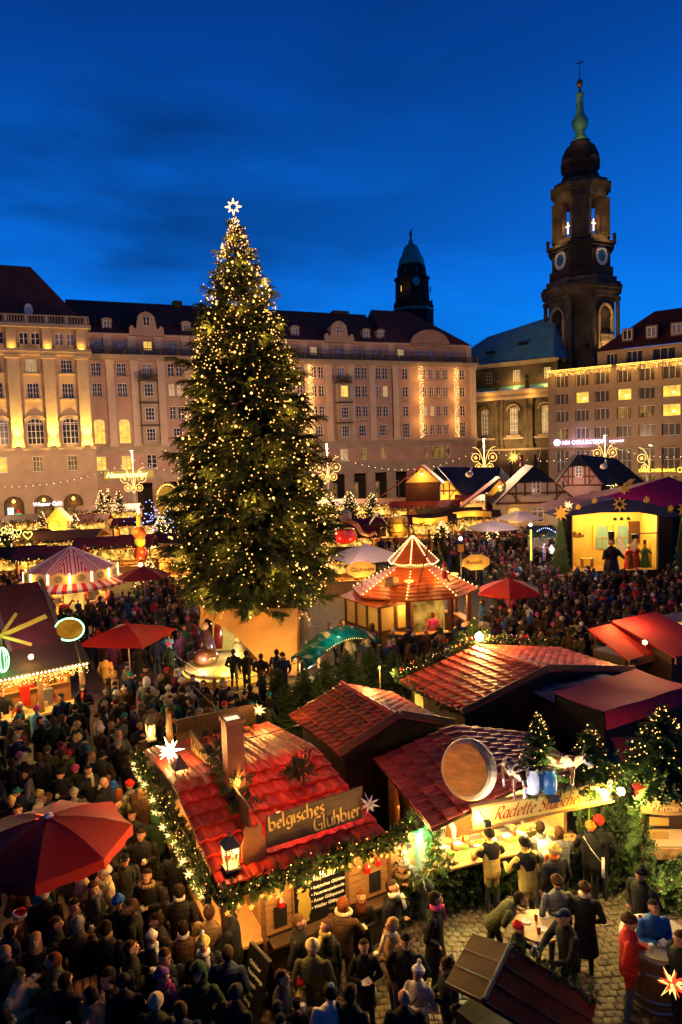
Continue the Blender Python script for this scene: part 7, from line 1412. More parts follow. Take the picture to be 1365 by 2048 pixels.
# objects on stall roofs
q=atY(796,1052,66); t=thing('roof_barrel','big wooden barrel half lit yellow on the garlanded stall roof','barrel',tuple(q)); b=MB(); b.lathe([(.85,-1.0),(1.05,-.4),(1.05,.3),(.9,.9)],16); b.build('body',mat('barrel_yellow',(.6,.33,.05),.6,.2,2,.2,wave=(1,1,4)),t); b=MB(); [b.lathe([(1.06,z-.04),(1.07,z+.04)],16) for z in(-.5,.35)]; b.build('hoop',timber,t); lamp('POINT',(0,-1.8,-.3),16,(1,.6,.12),t,.1)
q=atY(757,1052,66); t=thing('toy_house','small brown gabled toy house on the stall roof beside the barrel','house model',tuple(q)); b=MB(); b.bx(-.7,.7,-.5,.5,-1.0,.2); b.build('wall',timber,t); b=MB(); b.slab((-.85,-.6,.15),(-.85,.6,.15),(0,.6,1.3),(0,-.6,1.3),.08); b.slab((.85,.6,.15),(.85,-.6,.15),(0,-.6,1.3),(0,.6,1.3),.08); b.build('roof',mat('snow_roof',(.5,.45,.42),.7),t)
q=atY(690,1072,56); t=thing('red_cauldron','glossy red pot model with a small figure and curved arm','pot model',tuple(q)); b=MB(); b.lathe([(.5,-.6),(.95,-.35),(1.05,.1),(.8,.5),(.85,.6)],16); b.build('pot',redm,t,smooth=True); b=MB(); b.sph((.1,.6,1.6),.55,8,sz=1.1); b.build('hooded_head',mat('hood_cloth',(.4,.3,.22),.7,.3),t); b=MB(); b.path([(.4,.3,1.2),(1.0,.1,.9),(1.4,-.1,.2),(2.0,-.2,0),(2.6,-.2,.25)],.22,8,r1=.12); b.build('arm',mat('peach_lacquer',(.6,.25,.08),.3),t); b=MB(); b.sph((-1.9,-.1,-.1),.55,8,sx=1.1,sz=1.2); b.build('white_shell',mat('shell_white',(.75,.6,.5),.5),t); lamp('POINT',(-1.2,-1.5,-.6),22,(1,.3,.15),t,.1); lamp('POINT',(1.2,-1.2,-.9),16,(1,.6,.2),t,.1)
for i,(px,py,Y,h,r,nl,lb) in enumerate([(788,1055,71,3.4,1.6,90,'fairy-lit fir behind the barrel stall roof'),(885,1060,66,2.0,1.2,110,'bush covered in fairy lights beside the curved yellow sign'),(930,1055,72,1.8,.9,60,'small fairy-lit fir between the two yellow signs'),(700,1035,80,5.5,2.6,170,'large bare tree wrapped in fairy lights right of the giant fir'),(745,1030,84,5,2.4,150,'tree wrapped in fairy lights in front of the dark shop arcade'),
(985,1070,64,2.0,1.2,90,'fairy-lit bush left of the white umbrellas'),(22,1110,60,4.6,2.2,150,'tree with heart lights at the left edge'),(60,1120,58,3.0,1.3,80,'lit tree beside the wooden deck left of the carousel'),(85,1050,78,3.6,1.2,70,'slim lit fir in front of the blue container stall'),(152,1075,74,4.4,1.5,110,'tall lit fir right of the golden toy house'),
(142,1085,72,2.6,1.5,60,'low lit bush below the tall lit fir'),(203,1000,88,3.2,1.1,60,'left one of three lit firs under the restaurant sign'),(217,1000,88,3.5,1.1,60,'middle one of three lit firs under the restaurant sign'),(238,1000,88,3.0,1.2,60,'right one of three lit firs under the restaurant sign'),(325,1085,66,4.4,2.2,170,'densely lit bush left of the giant fir'),(345,1050,82,5,2.6,130,'lit tree half hidden by the left edge of the giant fir'),
(300,1150,50,2.4,1.3,90,'lit fir on the stall next to the dark umbrella'),(1255,985,78,2.0,1.4,80,'golden lit bush behind the stage canopy'),(1180,1080,60,2.6,1.6,10,'dark fir beside the cold white stall'),(1230,985,82,2.4,1.6,60,'lit shrub near the comet star of the stage'),(1330,985,80,2.2,1.6,70,'lit shrub in front of the bank entrance'),(660,1010,86,4,2,90,'lit tree below the scroll lamp at the right of the fir')]):
    q=atY(px,py,Y); t=spruce(lb,(q.x,Y,max(0,q.z-h*.55)),h,r,nl,60+i,'lit trees among the stalls',k=.6,lightr=.045,mtl=green,lm=em('mid_bulb',(1,.58,.18),5)); 
    if nl>30: lamp('POINT',(0,-r*1.0,h*.4),9,WARM,t,.3); lamp('POINT',(0,-.4,h+.4),11 if px<700 else 5,(1,.55,.16),t,.3)  # lamp above each crown is added to brighten the roofs
    if q.z-h*.55<=.2 and h>4: pass
q=atY(120,1045,76); t=thing('toy_house','golden lit toy house with pointed gable among the left stalls','house model',tuple(q)); b=MB(); b.bx(-1,1,-.6,.6,-1.2,.3); b.build('wall',mat('golden_wall',(.8,.5,.1),.6,.2),t); b=MB(); b.prismY([(-1.4,.2),(1.4,.2),(0,1.7)],-.7,.7); b.build('roof',mat('golden_roof',(.7,.4,.08),.6,.2),t); lamp('POINT',(-.6,-1.6,-1),40,(1,.6,.12),t,.1); lamp('POINT',(.8,-1.6,.8),30,(1,.6,.12),t,.1); b=MB(); b.prismY([(.3*cos(PI*i/8),-.5+.6*sin(PI*i/8)) for i in range(9)],-.75,-.68); b.build('arched_window',MT['painted_scene'],t)
q=atY(280,1075,54); t=thing('figure_tower','stack of glowing coloured ball figures topped by a candle right of the carousel','figure tower',tuple(q)); 
for z,r,m,nm in ((.35,.55,mat('ball_red',(.6,.13,.03),.3,.2,2),'red_ball'),(-.35,.45,mat('ball_green',(.45,.5,.05),.3,.2,2),'green_ball'),(-1.3,.6,mat('ball_dark_red',(.35,.04,.02),.3,.2,2),'dark_red_ball')): b=MB(); b.sph((0,0,z),r,12); b.build(nm,m,t,smooth=True)
b=MB(); b.lathe([(.2,.8),(.2,1.9)],8); b.build('candle',mat('candle_y',(.8,.6,.1),.5),t); b=MB(); b.lathe([(.01,1.9),(.1,2.05),(.01,2.4)],6); b.build('flame',em('flame',(1,.7,.2),20),t); lamp('POINT',(-.6,-1.0,.9),16,(1,.65,.1),t,.1); lamp('POINT',(.6,-1.0,-.7),14,(1,.65,.1),t,.1); b=MB(); b.tube((0,0,-q.z),(0,0,-1.8),.12,n=6); b.lathe([(.01,-2.3),(.16,-2.25),(.16,-1.9),(.01,-1.85)],8,(.1,-.4,0)); b.build('post',timber,t); b=MB(); b.sph((.1,-.55,-2.1),.15,7); b.build('lamp_glass',em('flame2',(1,.7,.25),18),t); lamp('POINT',(.1,-.8,-2.1),14,WARM,t,.1)
for i in range(3): # heart shaped lights on the far left
    q=atY(12+22*i,1062+4*i,60); t=thing('heart_light',('green','first golden','second golden')[i]+' glowing heart outline on the stall roof at the left edge','light ornament',tuple(q),0,'heart lights at the left edge'); P=[(.5*.8*16*sin(a)**3/16,.5*.8*(13*cos(a)-5*cos(2*a)-2*cos(3*a)-cos(4*a))/16) for a in [2*PI*k/20 for k in range(21)]]; b=MB(); b.path([(x,0,z) for x,z in P],.035,4); b.build('outline',em('heart_y',(.9,1,.15) if i==0 else (1,.6,.1),2.5),t)
q=atY(310,1040,66); t=thing('blue_fairy_lights','cold white and blue fairy lights draped over stalls left of the giant fir','string lights',tuple(q)); bulbs('fairy_lights',[(random.gauss(0,1.2),random.gauss(0,.3),random.gauss(0,.9)) for _ in range(120)],.04,t,em('blue_bulb',(.35,.45,1),5))
# ---------------- red roofs at the right edge
for i,(px,py,z,w_,d_,lb) in enumerate(((1250,1300,2.6,1.7,1.6,'small red felt roofed hut between the big tiled roof and the right edge'),(1330,1285,2.7,2.4,2.4,'red roofed hut with a glowing light on its ridge at the right edge'))):
    q=at(px,py,z); t=thing('market_hut',lb,'market stall',(q.x,q.y,0),R_(30)); b=MB(); b.slab((-w_/2,-d_/2,z),(w_/2,-d_/2,z),(w_/2,d_/2,z+.7),(-w_/2,d_/2,z+.7),.06); b.build('roof',clothr if i==0 else clothd,t); b=MB(); b.bx(-w_/2+.1,w_/2-.1,-d_/2+.2,d_/2-.1,.02,z); b.build('cabin',darkw,t); b=MB(); b.bx(-w_/2,w_/2,-d_/2-.03,-d_/2+.03,z-.25,z-.02); b.build('fascia',wood,t)
    lamp('POINT',(-.6 if i else .3,.6,z+1.1),14,(1,.45,.12),t,.06)
q=at(1352,1235,2.4); t=thing('brick_kiosk','yellow lit brick kiosk at the right edge','kiosk',(q.x,q.y,0),.3); b=MB(); b.bx(-.6,.9,-.5,.5,.02,2.3); b.build('core',mat('mortar',(.4,.3,.12),.8),t); b=MB(); b.box((.19,-.53,0),(.27,.03,.10)); me=b.mesh('brick',mat('yellow_brick',(.65,.42,.10),.7,.25,6))
for r in range(9):
    for c in range(5): link('brick',me,t,(-.78+.30*c+(.15 if r%2 else 0),0,1.2+.12*r))
b=MB(); b.bx(-.75,1.0,-.65,.6,2.3,2.4); b.build('roof',darkw,t); lamp('POINT',(-.1,-1.0,2.0),16,(1,.65,.15),t,.1)
q=at(1290,1285,3.4); t=thing('lantern','bright lamp on the ridge of the red roofs at the right edge','lamp',tuple(q)); b=MB(); b.sph((0,0,0),.07,8); b.build('globe',em('roof_lamp',(1,.7,.3),25),t); b=MB(); b.tube((0,0,-.5),(0,0,-.05),.015,n=4); b.build('stem',black,t); lamp('POINT',(0,-.12,.12),14,(1,.5,.15),t,.05)
q=atY(1062,1100,44); t=thing('sign_post','tall thin lit signpost in the crowd beside the cold white stall','post',(q.x,44,0)); b=MB(); b.tube((0,0,0),(0,0,4.3),.06,n=6); b.build('post',steel,t); b=MB(); b.box((0,-.08,3.3),(.12,.05,2.0)); b.build('lit_strip',em('yel_strip',(.8,.75,.1),1.2),t)
q=atY(922,1098,38); t=thing('sign_post','small square yellow sign on a pole in the crowd','sign',(q.x,38,0)); b=MB(); b.tube((0,0,0),(0,0,4.0),.03,n=6); b.build('pole',steel,t); b=MB(); b.box((0,-.04,4.1),(.34,.03,.42)); b.build('plate',mat('yellow_plate',(.8,.5,.08),.5),t)
LF=1.0

LF=7.0
for n_,p_,r_ in (('u1',(733,1079,45),2.9),('u2',(985,1045,60),2.5),('u3',(1040,1031,66),2.5)):
    q=atY(*p_); lamp('POINT',(q.x-1.0,q.y-4.5,4.6),40,(1,.55,.34),None,.3,name='added_fill_light')  # lamp without fixture, added to warm each white canopy
q=Vector((cc.x,cc.y,0)); lamp('POINT',(q.x+1.5,q.y-5,5.2),40,(1,.5,.3),None,.3,name='added_fill_light')  # lamp without fixture, added to warm the carousel tent
LF=1.0
# ================================================================ PEOPLE
coatm=mat('coat_cloth',None,.8,.22,7,.35,obcol=True,bsc=14,spec=.2); hatm=mat('knit_cloth',None,.9,.2,20,.5,obcol=True,spec=.1); skin=mat('skin',(.52,.27,.16),.5,.08,8,spec=.3); shoe=mat('shoe_leather',(.02,.015,.012),.5,.2,5); eyem=mat('eye_dark',(.03,.015,.01),.4); lipm=mat('lip',(.32,.10,.07),.5)
_n=coatm.node_tree.nodes; _l=coatm.node_tree.links   # quilting and folds of the winter coats
_w=_n.new('ShaderNodeTexWave'); _w.bands_direction='Z'; _w.inputs['Scale'].default_value=5.5; _w.inputs['Distortion'].default_value=4.5; _w.inputs['Detail'].default_value=2; _w.inputs['Detail Scale'].default_value=2.5
_l.new([x for x in _n if x.type=='TEX_COORD'][0].outputs['Object'],_w.inputs[0]); _bp=[x for x in _n if x.type=='BUMP'][0]; _b2=_n.new('ShaderNodeBump'); _b2.inputs['Strength'].default_value=.16; _b2.inputs['Distance'].default_value=.05; _l.new(_w.outputs['Fac'],_b2.inputs['Height']); _l.new(_bp.outputs[0],_b2.inputs['Normal']); _l.new(_b2.outputs[0],_n['Principled BSDF'].inputs['Normal'])
def trous():
    m=mat('trouser_cloth',(.02,.022,.03),.85,.25,8,.3); n=m.node_tree.nodes; l=m.node_tree.links; oi=n.new('ShaderNodeObjectInfo'); r=n.new('ShaderNodeValToRGB'); r.color_ramp.interpolation='CONSTANT'
    c=[(.012,.012,.014),(.03,.045,.08),(.02,.022,.028),(.05,.07,.11),(.03,.022,.015),(.10,.085,.06)]; r.color_ramp.elements[0].color=(*c[0],1); r.color_ramp.elements[1].position=.9; r.color_ramp.elements[1].color=(*c[5],1)
    for i in range(1,5): e=r.color_ramp.elements.new(i*.19+.06); e.color=(*c[i],1)
    l.new(oi.outputs['Random'],r.inputs[0]); v=[x for x in n if x.type=='VECT_MATH'][0]; l.new(r.outputs[0],v.inputs[0]); return m
trm=trous(); BM=[coatm,trm,shoe,skin,eyem,lipm]
def body_mesh(arms,legs=None,lean=0,look=-.25,turn=0,long=0,bulk=1.0,vox=.0165,dec=.34,sit=False,fem=False):
    """one continuous figure, faces -Y; arms=((elbow,hand) left,right)"""
    b=MB(); caps=[]   # caps: (a,b,r,mat)
    hip=Vector((0,0,.92)); 
    def T(p):  # torso lean about the hip
        p=Vector(p)-hip; c,s=cos(lean),sin(lean); return Vector((p.x,p.y*c-p.z*s,p.y*s+p.z*c))+hip
    def cap_(a,c,r0,r1,m,n=10,sx=1): b.tube(a,c,r0,r1,n); b.sph(tuple(a),r0,n); b.sph(tuple(c),r1,n); caps.append((Vector(a),Vector(c),(r0+r1)/2,m))
    sw=.175 if fem else .20
    # torso as stacked ellipses
    def ring(z,rx,ry,y=0): return [T((rx*cos(2*PI*i/14),ry*sin(2*PI*i/14)+y,z)) for i in range(14)]
    prof=[(.80,.165,.125),(.90,.175,.135),(1.02,.165,.125),(1.15,.175,.13),(1.30,.195,.135),(1.40,.19,.12),(1.46,.13,.10),(1.50,.075,.075)]
    if long: prof=[(.42 if long>1 else .58,.23,.19),(.70,.20,.16)]+prof[1:]
    R=[ring(z,rx*bulk*(.93 if fem else 1),ry*bulk) for z,rx,ry in prof]; V=[p for r in R for p in r]; k=len(R)
    b.add(V,[(j*14+i,j*14+(i+1)%14,(j+1)*14+(i+1)%14,(j+1)*14+i) for j in range(k-1) for i in range(14)]+[tuple(range(13,-1,-1)),tuple((k-1)*14+i for i in range(14))])
    caps.append((T((0,0,.72 if not long else .5)),T((0,0,1.40)),.16*bulk,0))
    # collar, neck, head
    b.lathe([(.085,0),(.095,.03),(.08,.07)],10,tuple(T((0,0,1.45)))); cap_(T((0,0,1.47)),T((0,-.01,1.56)),.058,.055,3); caps.append((T((0,0,1.40)),T((0,0,1.49)),.10,0))
    hc=T((0,-.02,1.66)); hr=Matrix.Rotation(turn,3,'Z')@Matrix.Rotation(look+0*lean,3,'X')
    hd=MB(); hd.sph((0,0.01,.015),.098,14,sx=.88,sy=1.08,sz=1.12); hd.sph((0,-.035,-.055),.070,10,sx=.88,sy=.85,sz=1.0); hd.tube((0,-.098,.01),(0,-.122,-.022),.012,.018,6); hd.sph((0,-.105,-.026),.017,6)
    for s in(-1,1): hd.sph((s*.088,.005,0),.024,6,sx=.5,sz=1.3); hd.sph((s*.035,-.085,-.01),.028,6)
    vs=[hr@Vector(v)+hc for v in hd.v]; b.add(vs,hd.f); caps.append((hc+hr@Vector((0,0,.04)),hc+hr@Vector((0,-.02,-.04)),.10,3))
    hands=[]
    for s,(el,ha) in zip((-1,1),arms):
        sh=T((s*sw*bulk*.98,0,1.39)); el=T(el) if lean else Vector(el); ha=Vector(ha) if lean>.3 and False else (T(ha) if lean else Vector(ha)); f=bulk
        cap_(sh,el,.068*f,.055*f,0); w=ha+(el-ha).normalized()*.04; cap_(el,w,.053*f,.040*f,0); cap_(w,ha,.030,.034,3,8); hands.append((s,el,ha))
    if legs is None: legs=(((-.10,-.01,.50),(-.11,.03,.09)),((.10,-.02,.50),(.12,.0,.09)))
    for s,(kn,an) in zip((-1,1),legs):
        hp=Vector((s*.09,0,.88)); kn,an=Vector(kn),Vector(an); cap_(hp,kn,.088,.062,1); cap_(kn,an,.060,.045,1); cap_(an+Vector((0,.03,-.04)),an+Vector((0,-.13,-.055)),.042,.038,2)
    me=remesh_obj(b,vox,dec,1); V=np.empty(len(me.polygons)*3); me.polygons.foreach_get('center',V); V=V.reshape(-1,3); D=[]
    for a,c,r,m_ in caps:
        a=np.array(a);d=np.array(c)-a; t=np.clip(((V-a)@d)/max(1e-9,d@d),0,1); D.append(np.linalg.norm(V-(a+t[:,None]*d),axis=1)-r)
    idx=np.argmin(np.array(D),axis=0); mi=np.array([c[3] for c in caps])[idx]
    for m_ in BM: me.materials.append(m_)
    me.polygons.foreach_set('material_index',mi.astype(np.int32))
    # face marks and fingers added to the same mesh
    x=MB()
    for s in(-1,1): x.T=Matrix.Translation(hc)@hr.to_4x4(); x.sph((s*.034,-.104,.008),.011,6,m=4); x.box((s*.034,-.103,.032),(.035,.012,.008),m=4)
    x.T=Matrix.Translation(hc)@hr.to_4x4(); x.box((0,-.108,-.062),(.045,.014,.010),m=5); x.T=None
    for s,el,ha in hands:
        d=(ha-el).normalized(); up=Vector((0,0,1)); side=d.cross(up); side=side.normalized() if side.length>.1 else Vector((1,0,0)); up=side.cross(d)
        for k,(o_,l) in enumerate(((-.027,.055),(-.009,.066),(.009,.062),(.027,.048))): p0=ha+d*.025+side*o_; p1=p0+d*l*.6-up*.012*1; p2=p1+d*l*.3-up*l*.5; x.tube(p0,p1,.0095,.009,5,3); x.tube(p1,p2,.009,.007,5,3)
        t0=ha-side*s*.028; x.tube(t0,t0-side*s*.025+d*.035-up*.01,.011,.009,5,3)
    bm=bmesh.new(); bm.from_mesh(me); 
    base=[bm.verts.new(v) for v in x.v]
    for f,m_ in zip(x.f,x.m):
        try: q=bm.faces.new([base[i] for i in f]); q.material_index=m_; q.smooth=True
        except ValueError: pass
    bm.to_mesh(me); bm.free(); me.name='person'
    M=Matrix.Translation(hc)@hr.to_4x4(); T4=Matrix.Translation(T((0,0,1.42)))@Matrix.Rotation(lean,4,'X')
    return dict(me=me,head=M,chest=T4,hands=[h[2] for h in hands],long=long)
A_=lambda l,r:(l,r)
st=((-.29,.05,1.13),(-.25,-.06,.90)); sr=((.29,.05,1.13),(.25,-.06,.90)); pl=((-.32,.07,1.13),(-.19,-.10,.98)); pr=((.32,.07,1.13),(.19,-.10,.98)); cl=((-.28,-.02,1.12),(-.07,-.27,1.20)); cr_=((.28,-.02,1.12),(.07,-.28,1.22)); eat=((.29,-.14,1.20),(.05,-.20,1.49)); ctl=((-.30,-.18,1.16),(-.16,-.46,1.12)); ctr=((.30,-.18,1.16),(.16,-.46,1.14))
PV={'pockets':body_mesh((pl,pr),look=-.1,bulk=1.08),'stand':body_mesh((st,sr),turn=.4,look=-.15,bulk=1.12),'cup':body_mesh((cl,cr_),look=-.35,bulk=1.1),'eat':body_mesh((cl,eat),look=-.3,bulk=1.08),'mug':body_mesh((pl,cr_),look=-.15,turn=-.3,bulk=1.15),
'counter':body_mesh((ctl,ctr),look=-.2,bulk=1.12,lean=.10),'walk':body_mesh((((-.28,.12,1.14),(-.27,-.02,.92)),((.28,-.06,1.13),(.24,-.24,1.0))),legs=(((-.10,-.16,.50),(-.10,-.20,.10)),((.10,.02,.50),(.11,.26,.16))),look=-.1,bulk=1.08),
'woman':body_mesh((cl,cr_),look=-.4,fem=True,long=1,bulk=1.0),'coat':body_mesh((pl,sr),look=-.1,turn=.3,long=2,bulk=1.1),'phone':body_mesh((((-.28,-.16,1.22),(-.05,-.34,1.42)),((.28,-.16,1.22),(.06,-.34,1.43))),look=0,bulk=1.05),
'lean':body_mesh((((-.25,-.05,1.18),(-.10,-.10,1.42)),((.30,-.12,1.12),(.14,-.22,1.44))),legs=(((-.11,.10,.50),(-.12,.42,.11)),((.10,-.12,.52),(.10,.02,.09))),lean=.72,look=-.15,turn=.2,bulk=1.06),
'seated':body_mesh((((-.25,-.05,1.15),(-.12,-.22,1.25)),((.25,-.05,1.15),(.12,-.22,1.25))),legs=(((-.14,-.34,.84),(-.12,-.30,.45)),((.14,-.34,.84),(.12,-.30,.45))),look=.1,bulk=1.05)}
print('body faces',{k:len(v['me'].polygons) for k,v in PV.items()})
# headwear and hair (local to the head centre, face towards -Y)
def shell(r=.112,cut=lambda v:True,sz=1.12,n=14,sx=.93,sy=1.1,off=(0,.012,.012)):
    b=MB(); b.sph(off,r,n,sx=sx,sy=sy,sz=sz); keep=[f for f in b.f if cut(sum((Vector(b.v[i]) for i in f),Vector())/len(f))]; b.f=keep; b.m=[0]*len(keep); return b
HW={}
hair_cut=lambda c: c.z>.045 or (c.y>.015 and c.z>-.09)
HW['hair']=shell(.108,hair_cut)
b=shell(.112,hair_cut); b.lathe([(.085,-.30),(.10,-.2),(.105,-.08),(.09,.0)],12,(0,.045,0),sy=.6); HW['long_hair']=b
b=shell(.114,lambda c:c.z>.03); b.lathe([(.104,.02),(.118,.03),(.118,.06),(.106,.075)],16,(0,.01,0),sx=.95,sy=1.1); b.sph((0,.01,.12),.04,8); HW['beanie']=b
b=MB(); b.sph((0,.02,.17),.04,8); HW['pompom']=b
b=shell(.145,lambda c:not(c.y<-.055 and c.z<.09) ,sz=1.1); b.lathe([(.13,-.14),(.14,-.06),(.12,0)],12,(0,.03,0),sy=.9); HW['hood']=b
b=shell(.114,lambda c:c.z>.045); b.box((0,-.13,.055),(.13,.11,.012),rx=.15); HW['cap']=b
b=shell(.116,lambda c:c.z>.04); b.lathe([(.115,.03),(.125,.05),(.115,.07)],16,(0,.01,0),sx=.95,sy=1.1,m=1); b.path([(0,.02,.13),(.05,.06,.17),(.10,.09,.13)],.05,8,r1=.02); b.sph((.12,.1,.11),.032,7,m=1); HW['santa_hat']=b
b=MB(); 
for i in range(14): a=2*PI*i/14; b.sph((.125*cos(a),.02+.10*sin(a),-.14+.025*sin(a)),.045,6)
HW['fur_collar']=b
b=MB(); b.lathe([(.075,-.17),(.10,-.15),(.105,-.11),(.085,-.08)],12,(0,.01,0)); b.box((.03,-.115,-.27),(.07,.03,.24)); HW['scarf']=b
b=MB(); b.box((0,.19,-.14),(.27,.13,.38)); b.box((0,.265,-.2),(.2,.05,.18)); 
for s in (-1,1): b.path([(s*.10,.13,.03),(s*.12,0,.06),(s*.12,-.14,-.03),(s*.12,-.15,-.2)],.018,5)
HW['backpack']=b
b=MB(); b.path([(.14,.08,.04),(-.02,-.17,-.15),(-.20,-.10,-.42)],.012,5); b.path([(.14,.08,.04),(.0,.16,-.15),(-.2,.1,-.42)],.012,5); b.box((-.24,0,-.55),(.06,.30,.34)); HW['shoulder_bag']=b
b=MB(); P_=[(-.22,.185,.155),(-.10,.205,.165),(0,.215,.15),(.05,.15,.11),(.09,.09,.085)]
b.add([(rx*cos(2*PI*i/16),ry*sin(2*PI*i/16),z) for z,rx,ry in P_ for i in range(16)],[(j*16+i,j*16+(i+1)%16,(j+1)*16+(i+1)%16,(j+1)*16+i) for j in range(4) for i in range(16)])
for s in (-1,1): b.tube((s*.19,.0,-.02),(s*.265,.0,-.17),.085,.075,10)
HW['jacket_yoke']=b
HM={k:v.mesh(k,[hatm,white],True) for k,v in HW.items()}
COL={'black':(.012,.012,.014),'charcoal':(.03,.03,.032),'navy':(.012,.02,.05),'olive':(.06,.06,.025),'brown':(.07,.035,.018),'grey':(.12,.12,.12),'beige':(.50,.38,.2),'white':(.6,.56,.52),'red':(.42,.02,.015),'blue':(.02,.10,.36),'yellow':(.50,.36,.10),'green':(.04,.13,.04),'teal':(.02,.16,.15),'pink':(.55,.06,.20),'wine':(.10,.012,.02),'purple':(.12,.04,.16),'light blue':(.15,.35,.5),'cream':(.6,.5,.33),'tan':(.25,.16,.08),'orange':(.6,.14,.02),'dark green':(.015,.035,.02)}
HC={'dark':(.018,.010,.006),'brown':(.06,.028,.012),'blond':(.38,.22,.08),'auburn':(.13,.035,.012),'grey':(.2,.18,.16)}
def part(name,mesh,parent,M,col):
    o=bpy.data.objects.new(name,mesh); C.objects.link(o); o.parent=parent; o.matrix_local=M; o.color=(*col,1); return o
NP=0
def person(x,y,pose,face,coat,head,hcol,label,z=0,sc=1.0,extra=(),group='visitors at the market',flip=False,kids=True):
    global NP; NP+=1; d=PV[pose]; o=bpy.data.objects.new('person',d['me']); C.objects.link(o); o.location=(x,y,z); o.rotation_euler=(0,0,R_(face)); c=COL[coat]; j=random.uniform(.85,1.15); o.color=(c[0]*j,c[1]*j,c[2]*j,1); o.scale=((-sc if flip else sc),sc,sc)
    tag(o,label,'person',group)
    if head and kids:
        hc=HC.get(hcol) or COL[hcol]
        if head in('hair','long_hair'): part(head,HM[head],o,d['head'],hc)
        elif head!='bald':
            hm=head.split('+'); part(hm[0],HM[hm[0]],o,d['head'],hc)
            if len(hm)>1: part(hm[1],HM[hm[1]],o,d['head'],COL['white'] if hm[1]=='pompom' else HC[random.choice(('brown','blond','dark'))])
    for e in extra:
        n,ec=e; part(n,HM[n],o,d['chest']if n in('backpack','shoulder_bag','jacket_yoke') else d['head'],COL.get(ec) or HC.get(ec)); 
    return o
def atp(px,py,sc=1.0,hz=1.68,z=0): return at(px,py,z+hz*sc)
